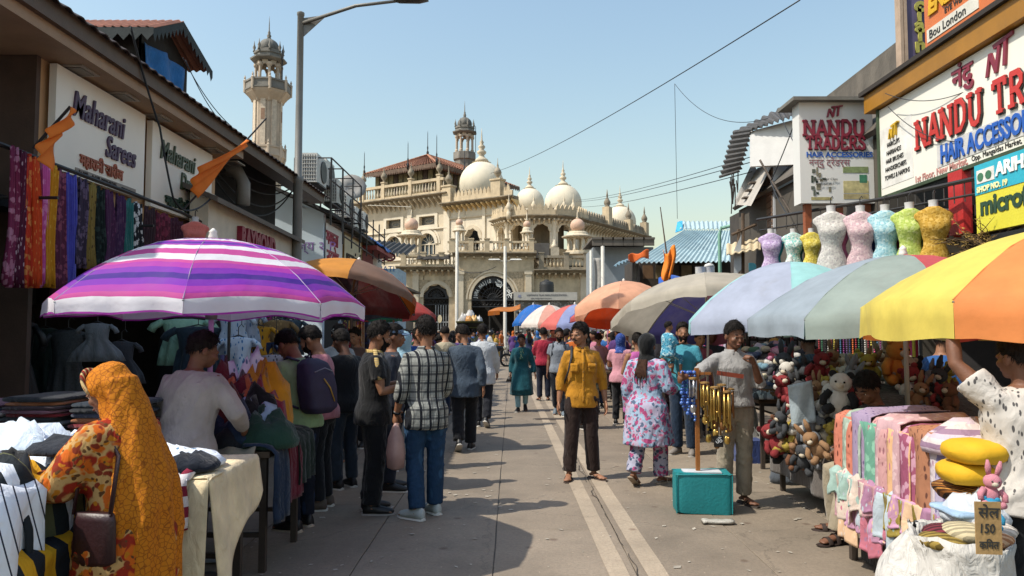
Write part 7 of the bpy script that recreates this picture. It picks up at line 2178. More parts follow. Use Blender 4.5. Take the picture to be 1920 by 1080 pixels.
# --- third left table: jeans and tees around the umbrella pole
TD = table('crowded left table of jeans and tees round the striped umbrella pole', -3.3, -1.66, 5.12, 5.95, .82)
G3 = 'clothes on the third left table'
random.seed(17)
labs = ['navy jeans rolled at the front of the third left table', 'maroon tees stacked on the third left table', 'pale blue printed shirts heaped on the third left table', 'mustard shirt on the third left table', 'orange peach scarf on the third left table', 'black trousers heaped in the middle of the third left table', 'dark green tee at the table corner', 'crimson box shaped pack of tees', 'light blue cloth bundle by the green shirted man', 'dark grey tees by the umbrella pole', 'charcoal jeans folded low on the third left table', 'red brown sweater on the third left table']
lc_ = [JEAN, MAROON, FLO_W, cloth('#b8801c'), cloth('#b0603c'), BLACKC, cloth('#1d3a30'), cloth('#7a1a30'), cloth('#8fa9bd'), GREYC, cloth('#1b1d24'), cloth('#5a2420')]
lp_ = [(445, 775, 5.2), (430, 715, 6.2), (460, 700, 6.7), (490, 715, 6.6), (440, 740, 5.9), (470, 755, 5.6), (500, 790, 5.2), (485, 742, 6.0), (480, 770, 5.5), (455, 727, 6.4), (430, 800, 5.15), (425, 755, 5.5)]
for k, (lab, m, (px, py, Y)) in enumerate(zip(labs, lc_, lp_)):
 Y = 5.3 + (Y - 5.15) * .33; q = P(px, py, Y)
 crumple(('jeans', 'folded_tee', 'printed_shirt', 'shirt', 'scarf', 'trousers', 'tee', 'tee_pack', 'cloth_bundle', 'folded_tee', 'jeans', 'sweater')[k], lab, 'clothes', (max(q.x, -3.1), Y, .83), .46, .40, max(.10, q.z - .80), m, G3, k + 20)
drape('jeans', 'dark jeans hanging off the street side of the third left table', 'jeans', (-1.64, 5.25, .84), (0, 1, 0), (1, 0, 0), .3, .2, .5, JEAN, G3, 31)
drape('tee', 'maroon and cream tee hanging off the third left table', 'tee', (-1.64, 5.55, .84), (0, 1, 0), (1, 0, 0), .34, .2, .42, MAROON, G3, 32)
drape('trousers', 'beige trousers hanging off the near end of the third left table', 'trousers', (-2.0, 5.10, .84), (1, 0, 0), (0, -1, 0), .5, .1, .34, cloth('#8a8272'), G3, 33)
drape('tee', 'dark green tee hanging off the far street side of the third left table', 'tee', (-1.63, 5.80, .86), (0, 1, 0), (1, 0, 0), .4, .2, .36, cloth('#15241f'), G3, 34)
cr_ = thing('clothes_rack', 'steel frame holding the children shirts behind the third left table', 'rack', (0, 0, 0))
for a_, c_ in (((430, 7.3), (560, 8.7)), ((425, 7.9), (540, 8.9))):
 MB().tube([(gx_(a_[0], a_[1]), a_[1], 2.1), (gx_(c_[0], c_[1]), c_[1], 2.1)], .014, 6).build('crossbar', STEEL, cr_)
 for q_ in (a_, c_):
  MB().tube([(gx_(*q_), q_[1], 0), (gx_(*q_), q_[1], 2.1)], .016, 6).build('upright', STEEL, cr_)
G4 = 'children shirts hung behind the third left table'
for k, (px, py, Y, w, h, c1, c2, lab) in enumerate(((438, 588, 7.6, .32, .42, '#a9b6c4', '#3f6a90', 'white shirt with blue print hung highest behind the table'), (462, 588, 7.8, .30, .35, '#8f9aa8', '#46607a', 'grey blue printed shirt hung beside it'), (447, 632, 7.5, .32, .48, '#b3c0cc', '#2f6a9a', 'white shirt with blue print hung below the others'), (485, 612, 7.9, .30, .36, '#a8781c', '#1d2430', 'yellow and black character free jersey on a hanger'), (487, 640, 7.9, .30, .40, '#16223a', '#8a93a5', 'navy child tee hung under the yellow one'), (520, 600, 8.2, .34, .60, '#6a5436', '#8a7048', 'brown trousers bundle hung by the green shirted man'), (512, 665, 7.7, .26, .3, '#8a8288', '#3f3a40', 'grey printed tee hung low behind the third table'), (545, 600, 8.5, .3, .4, '#2c3a44', '#44505a', 'slate tee hung at the end of the row'))):
 dress(lab.replace('character free ', ''), tuple(P(px, py, Y)), R(10), w, h, clothpat('dashes', [c1, c2], 1.4), 1.0, True, G4, 'hanging_shirt', 'shirt', fold=5, hang=2.1)
# --- right: stall of draped children's clothes
TR = table('right front table covered by draped children clothes', 2.42, 3.6, 3.95, 5.5, .95)
MB_ = MB(); MB_.box((3.0, 4.7, .45), (1.0, 1.4, .86)); tag(MB_.build('clothes_bale', cloth('#2a2624'), None), 'dark bale of clothes under the right front table', 'bale')
G5 = 'children clothes draped over the right front table'
cols = [('#b8705c', '#5a2c24', 'coral top with brown dashes, farthest along the right front table'), ('#8c9a8c', '#a3b0a3', 'sage green top draped next to the coral one'), ('#8f7f98', '#5a4c70', 'mauve top with sketched print'), ('#5f8f7c', '#7fae98', 'jade green top between mauve and pink ones'), ('#b58a8a', '#8a5c64', 'dusty pink top in the middle of the right front table'), ('#b08f94', '#c4a8aa', 'pale rose top next to the dusty pink one'), ('#c9a078', '#b5708a', 'peach top with pink border'), ('#8a4a62', '#b58a9c', 'plum printed top beside the brown checked one'), ('#9a6a50', '#5c3a30', 'brown checked top near the yellow cushions'), ('#a8a0b8', '#7a7296', 'lavender top near the yellow cushions'), ('#c0b4b8', '#9a7a8a', 'whitish pink top nearest the yellow cushions')]
for k, (c1, c2, lab) in enumerate(cols):
 y = 5.34 - k * .132
 drape('child_blouse', lab, 'clothes', (2.40 - .004 * k, y, 1.03 + .02 * (k % 3)), (0, 1, 0), (-1, -.25, 0), .27, .62, .50 + .06 * ((k * 7) % 3), clothpat('dashes' if k % 2 == 0 else 'floral', [c1, c2], 1.5 if k % 2 == 0 else 2.2), G5, k * 1.3, .03, .06, 1.2, .018)
random.seed(31)
c2s = ['#a87f86', '#8fa8a0', '#c4b4a8', '#98708a', '#7a8aa8', '#c9a98a', '#b58aa5', '#1f2634', '#a5b0b8', '#8a7a3a', '#b06a7a']
for lay, (zz, drop, xo) in enumerate(((.66, .26, -.02), (.50, .24, .01))):
 for k in range(13):
  y = 5.36 - k * .112
  drape('small_garment', nth(k + 1) + ' small garment from the far end, ' + ('upper', 'bottom')[lay] + ' row of the right front table', 'clothes', (2.36 + xo, y, zz), (0, 1, 0), (-1, -.2, 0), .23, .04, drop + random.uniform(-.08, .10), clothpat('dashes', [random.choice(c2s), random.choice(c2s)], 1.8) if k % 3 else cloth(random.choice(c2s)), 'small garments hanging below the right front table', k * 2.1 + lay, .01, .12, 1.6, .03, rag=.05)
def cushion(label, c, w, l, h, m, rz=0.0, name='cushion', cat='cushion', group=None):
 b = MB(); n = 14; rr = []
 for k in range(11):
  t = -1 + 2 * k / 10
  s = (1 - abs(t) ** 3.2) ** .5 if abs(t) < 1 else .04
  rr.append([(t * w / 2, l / 2 * s * math.copysign(abs(math.cos(a)) ** .8, math.cos(a)), h / 2 * s * math.copysign(abs(math.sin(a)) ** .8, math.sin(a)) * (1 + .06 * mnoise.noise(V(t * 3, a, w)))) for a in [2 * PI * j / n for j in range(n)]])
 b.loft(rr)
 return tag(b.build(name, m, None, True, loc=c, rz=rz), label, cat, group)
YC = mat('#c79a10', .8, .1, 5, .2)
q = P(1826, 846, 3.75); cushion('upper yellow cushion on the right front table', tuple(q), .26, .3, .125, YC, R(8))
q = P(1815, 885, 3.8); cushion('lower yellow cushion on the right front table', tuple(q), .28, .3, .125, YC, R(-5))
q = P(1812, 925, 3.85)
o = thing('rolled_cloth', 'rolled orange brown printed cloth below the yellow cushions', 'cloth', tuple(q))
b = MB(); rr = []
for k in range(5):
 rr.append([((.10 + .012 * math.sin(a * 3)) * math.cos(a) * (1 if k not in (0, 4) else .93), -.15 + .075 * k, (.062 + .006 * math.sin(a * 5)) * math.sin(a) * (1 if k not in (0, 4) else .9)) for a in [2 * PI * j / 22 for j in range(22)]])
b.loft(rr); b.build('roll', clothpat('stripes', ['#8a5420', '#4a2c14', '#b07a3a', '#2e1c10'], 30, (.7, .2, 1)), o, True)
b = MB(); b.tube([((.085 - .003 * i) * math.cos(i * .55), -.152, (.052 - .0018 * i) * math.sin(i * .55)) for i in range(26)], .006, 5); b.build('spiral_fold', cloth('#b5803c'), o, True)
crumple('white_towel', 'white and blue towels folded under the rolled cloth', 'towel', tuple(P(1830, 975, 3.7)), .3, .3, .12, cloth('#b9bfc6'), None, 41)
folded('towel', 'pale blue towel on the folded white towels', 'towel', tuple(P(1810, 962, 3.7)), .24, .25, .03, cloth('#8fa8c0'), None, 0, 3)
crumple('cloth_heap', 'white and lilac scarves heaped behind the yellow cushions', 'clothes', (2.55, 4.1, .98), .5, .4, .16, clothpat('stripes', ['#b8a8b4', '#8a7086', '#c4b8b8'], 12), None, 43)
for lab, px, py, Y, w, h, sd in (('open white sack of folded cloth at the bottom right', 1800, 1090, 3.55, .44, .70, 1), ('tied white plastic sack beside the open one', 1718, 1075, 3.70, .38, .66, 2)):
 c = G(px, py + 40) if False else V(P(px, 1000, Y).x, Y, 0)
 o = thing('white_sack', lab, 'sack', tuple(c))
 b = MB(); rr = []
 prof = [(.85, 0), (1.0, .1), (1.06, .2), (1.1, .35), (1.08, .5), (1.0, .65), (.93, .8), (.95, .9), (1.0, 1.0), (.9, .97), (.85, .86)] if sd == 1 else [(.85, 0), (1.0, .1), (1.1, .2), (1.14, .35), (1.12, .5), (1.05, .62), (.9, .75), (.65, .86), (.35, .95), (.16, 1.0), (.2, 1.06)]
 for r_, z in prof:
  rr.append([(w / 2 * r_ * math.cos(a) * (1 + .14 * mnoise.noise(V(math.cos(a) * 2, math.sin(a) * 2, z * 3 + sd)) + .07 * mnoise.noise(V(math.cos(a) * 6, math.sin(a) * 6, z * 7 + sd))), w / 2 * r_ * math.sin(a) * (1 + .14 * mnoise.noise(V(math.cos(a) * 2 + 5, math.sin(a) * 2, z * 3 + sd)) + .07 * mnoise.noise(V(math.cos(a) * 6 + 5, math.sin(a) * 6, z * 7 + sd))), h * z + .05 * z * mnoise.noise(V(math.cos(a) * 2.5, math.sin(a) * 2.5, z * 2 + sd))) for a in [2 * PI * j / 44 for j in range(44)]])
 b.loft(rr); b.build('sack_cloth', cloth('#b8b5b0', .08, .7), o, True)
 if sd == 1:
  for k in range(6):
   MB().ball((-.10 + .05 * k, -.04 + .05 * (k % 2), h - .03 + .02 * (k % 3)), (.11, .12, .045), 12, 8).build('folded_cloth', clothpat('stripes', [['#8a7438', '#5a4a20'], ['#6a2a34', '#3a1a20'], ['#b5a888', '#8a8068'], ['#4a3428', '#2a1c16'], ['#9a6a4a', '#c09a7a'], ['#a09890', '#c4bcb4']][k], 30, (.3, 1, .4)), o, True)
cb = thing('cardboard_sign', 'brown cardboard price sign with black handwriting at the right edge', 'sign', tuple(P(1853, 990, 3.2)), R(-6))
MB().box((0, 0, 0), (.105, .006, .22)).build('card', mat('#9a7c50', .9, .1), cb)
for s_, z_, sz in (('सेल', .045, .062), ('150', -.02, .055), ('किमत', -.085, .045)):
 text(s_, sz, BLK, cb, (-.042, -.003, z_), (1, 0, 0), UZ, .001, .001, shear=.1, sx=.8 if sz < .06 else 1)
# --- plush toys
def plush_proto(kind):
 o = bpy.data.objects.new('plush_toy', None); COL.objects.link(o)
 m = mat('#8a6a4a', .95, .12, 25, .6)
 e = MB(); e.ball((0, 0, .1), (.085, .075, .10), 12, 8); body = e.build('plush_body', m, o, True)
 hd = MB(); hd.ball((0, -.01, .245), (.082, .075, .075), 12, 8); h = hd.build('plush_head', m, o, True)
 for s in (-1, 1):
  e = MB()
  if kind == 'bunny':
   e.tube([(s * .035, 0, .30), (s * .05, .0, .38), (s * .06, .01, .45)], [.022, .03, .012], 8, flat=.6)
  else:
   e.ball((s * .062, 0, .305), (.03, .02, .03), 8, 6)
  e.build('plush_ear', m, h, True)
  e = MB(); e.ball((s * .03, -.078, .26), .009, 6, 5); e.build('plush_eye', mat('#0b0b0b', .2), h, True)
  e = MB(); e.tube([(s * .07, -.02, .17), (s * .11, -.05, .12), (s * .11, -.075, .07)], [.03, .032, .026], 8); e.build('plush_arm', m, o, True)
  e = MB(); e.tube([(s * .05, -.03, .05), (s * .075, -.09, .035), (s * .085, -.12, .05)], [.038, .038, .032], 8); e.build('plush_leg', m, o, True)
 e = MB(); e.ball((0, -.072, .232), (.034, .028, .026), 8, 6); e.build('plush_muzzle', mat('#c4b8a4', .95, .1, 25, .6), h, True)
 return o
def recolour_deep(o, m, skip=()):
 for ch in o.children:
  if ch.name.split('.')[0] not in skip:
   ch.material_slots[0].link = 'OBJECT'; ch.material_slots[0].material = m
  recolour_deep(ch, m, skip)
PB, PN = plush_proto('bear'), plush_proto('bunny')
random.seed(23)
PCOL = [('white', '#b9b4ac'), ('brown', '#6a4630'), ('grey', '#777a80'), ('pink', '#c08a96'), ('yellow', '#a08c3c'), ('black', '#1c1a1c'), ('tan', '#8a6a4c'), ('sage', '#7f8f88'), ('red', '#7a2428'), ('cream', '#a89c88'), ('charcoal', '#3a3c40'), ('lilac', '#8c86a0')]
PXS = [(1478, 700, 7.4), (1500, 690, 7.5), (1525, 700, 7.4), (1552, 705, 7.3), (1578, 692, 7.3), (1600, 700, 7.0), (1480, 728, 7.2), (1506, 735, 7.1), (1535, 730, 7.0), (1560, 735, 6.9), (1588, 730, 6.8), (1490, 760, 7.0), (1520, 762, 6.9), (1548, 758, 6.8), (1576, 765, 6.7), (1602, 742, 6.6),
    (1472, 790, 6.9), (1486, 815, 6.8), (1500, 790, 6.8), (1520, 800, 6.7), (1545, 800, 6.6), (1570, 800, 6.5), (1560, 830, 6.5), (1530, 835, 6.6), (1470, 820, 6.9), (1490, 845, 6.8), (1610, 690, 7.2), (1690, 690, 7.0), (1715, 700, 6.9), (1740, 712, 6.8), (1765, 700, 6.9), (1670, 672, 7.4), (1730, 740, 6.5), (1755, 735, 6.4), (1780, 745, 6.3), (1710, 735, 6.5), (1640, 690, 7.3), (1545, 680, 7.6), (1465, 690, 7.6), (1585, 672, 7.7)]
PXS += [(px + random.uniform(-16, 16), py + random.uniform(-16, 10), Y + random.uniform(-.15, .2)) for px, py, Y in PXS[:34]]
seen = {}
spots = ['at the left end of the toy heap', 'low on the front of the toy heap', 'in the middle of the toy heap', 'behind the seated seller', 'near the top of the toy heap']
for k, (px, py, Y) in enumerate(PXS):
 cn, ch_ = PCOL[(k * 5 + k // 3) % 12]
 kind = 'bunny' if k % 3 == 2 else 'bear'
 where = spots[1] if py > 780 else (spots[3] if px > 1640 else (spots[0] if px < 1492 else (spots[4] if py < 705 else spots[2])))
 lab = f'{cn} plush {kind} {where}'
 seen[lab] = seen.get(lab, 0) + 1
 if seen[lab] > 1:
  lab = f'{cn} plush {kind} {where}, {["leaning", "lying on its side", "half covered"][seen[lab] % 3]}'
 o = copy_tree(PN if kind == 'bunny' else PB)
 tag(o, lab, 'plush toy', 'plush toys heaped on the toy stall')
 q = P(px, py, Y); s_ = random.uniform(.68, 1.0)
 o.location = q - V(0, 0, .15); o.scale = (s_, s_, s_)
 o.rotation_euler = (random.uniform(-.4, .5), random.uniform(-.6, .6), R(-25) + random.uniform(-.9, .9))
 recolour_deep(o, mat(ch_, .95, .12, 25, .6), ('plush_eye', 'plush_muzzle'))
def pl_one(lab, proto, px, py, Y, s_, col, rz, mz=None):
 o = copy_tree(proto); tag(o, lab, 'plush toy', 'plush toys heaped on the toy stall'); o.location = P(px, py, Y) - V(0, 0, .15); o.scale = (s_,) * 3; o.rotation_euler = (.1, .1, rz)
 recolour_deep(o, mat(col, .95, .12, 25, .6), ('plush_eye', 'plush_muzzle')); return o
o = pl_one('large black and white plush panda beside the seated seller', PB, 1572, 742, 6.35, 1.1, '#bdb8b0', R(-30))
for ch in o.children:
 for g in ch.children:
  if g.name.startswith('plush_ear'):
   g.material_slots[0].link = 'OBJECT'; g.material_slots[0].material = mat('#111113', .95)
 if ch.name.startswith(('plush_arm', 'plush_leg')):
  ch.material_slots[0].material = mat('#111113', .95)
pl_one('orange plush bear standing above the seated seller', PB, 1673, 690, 6.9, 1.3, '#b8742c', R(10))
pl_one('pink plush bunny hanging by the printed tee man', PN, 1852, 885, 3.4, .46, '#c4808c', R(-10))
pl_one('turquoise plush bear hanging below the pink bunny', PB, 1850, 925, 3.38, .42, '#2f8ab0', R(-20))
for q in (PB, PN):
 for ch in list(q.children_recursive):
  bpy.data.objects.remove(ch)
 bpy.data.objects.remove(q)
TT = table('toy stall table heaped with plush toys', 2.75, 4.6, 6.3, 7.8, .62)
b = MB(); b.grid(lambda u, v: (2.72 + 1.95 * u, 6.25 + 1.6 * v, .62 + (.52 * math.sin(PI * min(1, .15 + u * .7)) * math.sin(PI * (.2 + v * .6))) + .05 * heap_noise(u * 3, v * 3, 1)), 26, 26)
tag(b.build('toy_sheet', cloth('#4a4440'), None, True), 'dark sheet over boxes under the plush toys', 'sheet')
drape('toy_sheet', 'grey sheet hanging at the front of the toy stall', 'sheet', (2.72, 7.0, .66), (0, 1, 0), (-1, 0, 0), 1.5, .1, .45, cloth('#5a5450'), None, 3)
o = thing('plastic_packet', 'clear plastic packet hanging on the red umbrella pole', 'packet', tuple(P(1500, 760, 6.5)), R(-20))
b = MB(); b.grid(lambda u, v: (-.1 + .2 * u + .03 * v, .012 * math.sin(u * 7 + v * 4), .17 - .36 * v + .05 * u), 10, 12, 0, .004); b.build('film', mat('#8f9aa0', .15, .2, 9, .5), o, True)
# --- accessory stall behind the chime seller: many small rolled things, and cards of hair clips
TS = table('accessory stall table with wooden trays', 2.95, 4.5, 8.9, 10.6, .82)
for k in range(3):
 o = thing('wooden_tray', ('wooden tray at the street end of the accessory stall', 'second wooden tray of the accessory stall', 'wooden tray deepest in the accessory stall')[k], 'tray', (3.3 + k * .5, 9.0, .83))
 MB().box((0, 0, .01), (.46, .4, .02)).build('tray_bottom', mat('#6a4a2c', .8, .2), o)
 for a in ((0, -.2, .46, .02), (0, .2, .46, .02), (-.23, 0, .02, .4), (.23, 0, .02, .4)):
  MB().box((a[0], a[1], .05), (a[2], a[3], .1)).build('tray_side', mat('#6a4a2c', .8, .2), o)
random.seed(41)
ACC = ['#8a8f98', '#b08a98', '#c0b49a', '#3f4a66', '#2c2c34', '#8f3a4c', '#c4c0ba', '#6a8a9a', '#b58a4a', '#4a6a58', '#a86a86', '#7a7468', '#b8b0c0', '#5a2a34']
rm = [MB() for _ in range(3)]
b = MB(); b.tube([(-.06, 0, 0), (-.03, 0, 0), (.03, 0, 0), (.06, 0, 0)], [.028, .04, .04, .03], 8); roll_me = b.mesh('rolled_socks', True); roll_me.materials.append(mat('#888888'))
for k in range(150):
 u, v = random.random(), random.random()
 x, y = 3.05 + 1.5 * u, 9.2 + 1.35 * v
 z = .86 + .62 * max(0, math.sin(PI * min(1, .2 + .7 * u))) * (v ** .7) + random.uniform(-.02, .03)
 o = link('rolled_socks', roll_me, None, (x, y, z)); o.rotation_euler = (random.uniform(-.5, .5), random.uniform(-.6, .6), random.uniform(0, 6.3)); o.scale = (random.uniform(.9, 1.5),) * 3
 o.material_slots[0].link = 'OBJECT'; o.material_slots[0].material = cloth(ACC[k % len(ACC)])
 tag(o, 'small rolled socks in the heap on the accessory stall', 'socks', 'rolled socks heaped on the accessory stall')
b = MB(); b.grid(lambda u, v: (3.0 + 1.6 * u, 9.15 + 1.45 * v, .84 + .58 * max(0, math.sin(PI * min(1, .2 + .7 * u))) * (v ** .7)), 20, 20); tag(b.build('stall_sheet', cloth('#3a3638'), None, True), 'dark sheet under the heap of rolled socks', 'sheet')
for k in range(16):
 px = 1396 + (k % 8) * 9; py = 745 + (k // 8) * 10
 q = P(px, py, 8.95 - .1 * (k // 8))
 crumple('belt_bundle', nth(k % 8 + 1) + ' belt bundle in the ' + ('back', 'front')[k // 8] + ' row of the accessory stall', 'belts', (q.x, q.y, .84), .16, .14, .07, cloth(['#5a5a5c', '#8a8a8c', '#3a3a3c', '#a5a3a0'][k % 4]), 'belt bundles at the front of the accessory stall', k + 60)
wl_ = thing('stall_rack', 'tall rack of carded hair clips and bead strings on the right', 'rack', (0, 0, 0))
for px in (1400, 1475, 1560, 1640, 1725):
 q = P(px, 600, 11 - (px - 1400) / 325 * 2.2); MB().tube([(q.x, q.y, 0), (q.x, q.y, 2.3)], .02, 6).build('upright', STEEL, wl_)
MB().tube([P(1395, 612, 11), P(1730, 612, 8.8)], .015, 6).build('crossbar', STEEL, wl_)
random.seed(51)
BE_ = ['#a02a34', '#c9b84a', '#2c3a6a', '#c4c0b8', '#7a2a6a', '#2a6a4a', '#c84a7a', '#d07030', '#8a2030', '#5a3a6a', '#16181c', '#3a6a8a']
for k in range(34):
 t = k / 33; px = 1535 + 190 * t; q = P(px, 616 + 4 * (k % 2), 9.9 - 1.1 * t)
 o = thing('bead_string', nth(k + 1) + (' bead string' if k < 22 else ' ribbon') + ' from the left on the right hand rack', 'beads', tuple(q), 0, 'bead strings hung on the rack')
 n = 14 if k < 22 else 9
 cl = mat(BE_[(k * 5) % 12], .35, .2, 20, .1)
 if k < 22:
  b = MB()
  for j in range(n):
   b.ball((0, 0, -.04 - j * .028), .012, 6, 4)
  x = b.build('beads', cl, o, True); x['kind'] = 'stuff'
  MB().tube([(0, 0, 0), (0, 0, -.44)], .003, 4).build('thread', STEEL, o)
 else:
  b = MB(); b.grid(lambda u, v: (-.025 + .05 * u, .008 * math.sin(u * 9), -.02 - .42 * v), 5, 6, 0, .006); b.build('ribbon', cloth(BE_[(k * 7) % 12]), o, True)
for k in range(36):
 r_, c_ = k // 9, k % 9
 q = P(1398 + c_ * 15, 612 + r_ * 17, 11.1 - c_ * .06)
 o = thing('clip_card', nth(c_ + 1) + ' card of hair clips in the ' + nth(r_ + 1) + ' row over the accessory stall', 'hair clips', tuple(q), 0, 'cards of hair clips on the rack')
 MB().box((0, 0, 0), (.09, .006, .11)).build('card', mat(['#5a5450', '#8a8078', '#4a3a34', '#6a6a70'][k % 4], .6), o)
 for j in range(3):
  MB().ball((-.025 + .025 * j, -.006, -.02 + .02 * (j % 2)), (.01, .008, .02), 6, 4).build('clip', mat(ACC[(k + j) % 14], .3), o, True)
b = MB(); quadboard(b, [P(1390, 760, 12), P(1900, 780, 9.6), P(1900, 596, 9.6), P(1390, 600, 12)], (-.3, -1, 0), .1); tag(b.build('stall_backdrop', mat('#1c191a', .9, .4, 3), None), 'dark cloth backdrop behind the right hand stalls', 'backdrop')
random.seed(61)
for k, (x0, x1, y0, y1, lab) in enumerate(((2.4, 3.6, 12.0, 14.5, 'right stall under the beige umbrella'), (1.9, 3.0, 15.5, 18.0, 'right stall under the peach umbrella'), (1.9, 3.0, 20.5, 24, 'right stall under the red and blue umbrella'), (-3.6, -2.6, 9.6, 12, 'left stall under the orange and brown umbrella'), (-3.4, -2.5, 14.5, 18, 'left stall under the red and green umbrella'))):
 t = table(lab, x0, x1, y0, y1, .8)
 for j in range(7):
  crumple('goods_bundle', ['lowest ', 'dark ', 'pale ', 'striped ', 'tall ', 'speckled ', 'farthest '][j] + 'bundle of goods on the ' + lab, 'bundle', (random.uniform(x0 + .2, x1 - .2), y0 + (y1 - y0) * (j + .5) / 7, .81), .42, .36, random.uniform(.12, .35), clothpat('dashes', [random.choice(ACC), random.choice(BE_)], 1.3), 'goods on the ' + lab, j + k * 9)
 gar = MB()
 for j in range(9):
  y = y0 + (y1 - y0) * j / 8; X = x1 if x0 > 0 else x0
  hanging(nth(j + 1) + ' garment from the camera hung along the ' + lab, y, .26, 1.15, 1.85, clothpat('dashes' if j % 2 else 'floral', [random.choice(ACC), random.choice(BE_)], 1.6), X=X, seed=j + k, name='hung_garment', group='garments along the ' + lab, cat='garment', folds=2)
 MB_ = thing('garment_rail', 'steel rail of the ' + lab, 'rack', (0, 0, 0))
 X = x1 if x0 > 0 else x0
 for y in (y0, y1):
  MB().tube([(X + .04, y, 0), (X + .04, y, 1.9)], .02, 6).build('upright', STEEL, MB_)
 MB().tube([(X + .04, y0, 1.88), (X + .04, y1, 1.88)], .015, 6).build('rail', STEEL, MB_)
# --- ground odds and ends
q = G(395, 1051)
b = MB(); b.grid(lambda u, v: (q.x - .15 + .3 * u + .04 * v, q.y - .09 + .18 * v, .014 + .02 * (u - .4) ** 2), 6, 4, 0, .002); tag(b.build('paper_sheet', mat('#8d9096', .8, .08), None, True), 'grey paper sheet lying on the street by the cream cloth', 'paper')
for k, (px, py, w, h, c_, lab) in enumerate(((1425, 845, .42, .34, '#6f6d6a', 'grey sack on the ground beside the accessory stall'), (1500, 870, .55, .36, '#55524e', 'dark grey sack on the ground below the plush toys'), (1478, 892, .4, .25, '#4a5058', 'slate sack in front of the plush toys'), (1402, 800, .34, .46, '#a09c94', 'white sack behind the chime seller'))):
 q = G(px, py + 12)
 crumple('cloth_sack', lab, 'sack', (q.x, q.y, 0), w, w * .8, h, cloth(c_), None, k + 80)
o = thing('carton', 'small white carton with an orange print by the seated seller', 'carton', tuple(G(1523, 925)), R(30))
M_ = Matrix.Translation((0, 0, .16)) @ Matrix.Rotation(R(25), 4, 'Y')
MB().box((0, 0, 0), (.30, .16, .16), M_).build('box', mat('#a9a6a0', .7), o)
MB().box((-.06, -.082, .01), (.12, .004, .10), M_).build('print', mat('#c8701c', .6), o)
MB().tube([(.05, .02, .0), (.0, 0, .2)], .012, 5).build('stick_support', mat('#7a6040'), o)
q = G(1420, 875); b = MB(); b.box((q.x, q.y + .35, .14), (.32, .3, .28)); tag(b.build('blue_bundle', cloth('#2b3a6a')), 'blue plastic bundle under the accessory stall', 'bundle')
tb_ = thing('teal_bag', 'square teal fabric bag standing on the street', 'bag', (G(1323, 965).x, G(1323, 965).y + .13, 0), R(-4))
TEAL = mat('#12777c', .55, .10, 5, .35)
w2, d2, h2 = .25, .14, .36
b = MB(); rr = []
for z, s_ in ((.005, .97), (.03, 1.0), (.18, 1.01), (.33, 1.0), (.36, .985)):
 rr.append([(w2 * s_ * math.copysign(abs(math.cos(a)) ** .22, math.cos(a)) + .006 * mnoise.noise(V(a, z * 9, 1)), d2 * s_ * math.copysign(abs(math.sin(a)) ** .22, math.sin(a)) + .008 * mnoise.noise(V(a * 2, z * 7, 4)), z + .012 * math.sin(a * 2)) for a in [2 * PI * j / 40 for j in range(40)]])
b.loft(rr); b.build('bag_body', TEAL, tb_, True, sharp=50)
MB().box((0, .0, .362), (.34, .16, .012)).build('white_lining', mat('#b5b8bc', .7), tb_)
for y_ in (-1, 1):
 MB().tube([(-w2, y_ * d2, .35), (0, y_ * d2 * 1.0, .355), (w2, y_ * d2, .36)], .006, 5).build('piping', TEAL, tb_)
for x_ in (-1, 1):
 MB().tube([(x_ * w2 * .985, -d2 * .985, .01), (x_ * w2, -d2 * 1.0, .35)], .006, 5).build('piping', TEAL, tb_)
q = G(1345, 982); b = MB(); rr = []
for t in range(9):
 u = t / 8
 rr.append([(q.x - .13 + .27 * u + .0, q.y + .05 * math.cos(a) + .01 * math.sin(u * 7), .02 + .018 * math.sin(a) + .012 * mnoise.noise(V(u * 5, a, 0))) for a in [2 * PI * j / 10 for j in range(10)]])
b.loft(rr); tag(b.build('plastic_wrap', mat('#a5a198', .3, .15, 12, .6), None, True), 'crumpled clear plastic lying before the teal bag', 'plastic')
CY = tb_.location.y
cs = thing('chime_stand', 'wooden pole stand hung with wind chimes, planted in the teal bag', 'stand', (P(1306, 700, CY).x, CY, 0))
cx = cs.location.x
WOOD = mat('#8a5420', .6, .15, 9, .2)
zt2 = P(1306, 690, CY).z
MB().box((0, 0, (zt2 + .36) / 2), (.035, .035, zt2 - .36)).build('pole', WOOD, cs)
MB().box((.13, -.02, zt2 - .03), (.24, .03, .04), Matrix.Rotation(R(8), 4, 'Y')).build('crossbar', mat('#7a3420', .6, .15), cs)
MB().box((-.02, .0, zt2 - .05), (.3, .025, .025)).build('crossbar', WOOD, cs)
random.seed(71)
GOLD = mat((.55, .36, .10), .3, .15, 9, .1, .85); BRZ = mat((.28, .13, .05), .4, .2, 9, .1, .7); SILV = mat((.5, .5, .52), .3, .1, 9, .1, .8)
def chime(label, dx, dy, top, n, L, r, m, bell=True, disc=None):
 o = thing('wind_chime', label, 'wind chime', (cx + dx, CY - .02 + dy, zt2 - .03), 0, 'wind chimes on the stand')
 MB().tube([(0, 0, 0), (0, 0, -top)], .002, 4).build('cord', STEEL, o)
 MB().lathe([(r * 1.25, 0), (r * 1.25, .014), (.005, .02)], (0, 0, -top - .01), 14).build('disc', disc or mat('#8a6a3a', .5), o)
 for k in range(n):
  a = 2 * PI * k / n
  ll = L * (1 - .25 * k / n)
  MB().tube([(r * math.cos(a), r * math.sin(a), -top - .02), (r * math.cos(a), r * math.sin(a), -top - .03 - ll)], .009, 7).build('tube', m, o, True)
 if bell:
  for j in range(4):
   MB().ball((r * .4 * math.cos(j * 2), r * .4 * math.sin(j * 2), -top - L * .6 - .06 * j - .05), .014, 7, 5).build('bell', m, o, True)
 MB().ball((0, 0, -top - L - .12), (.03, .01, .04), 8, 6).build('clapper', m, o, True)
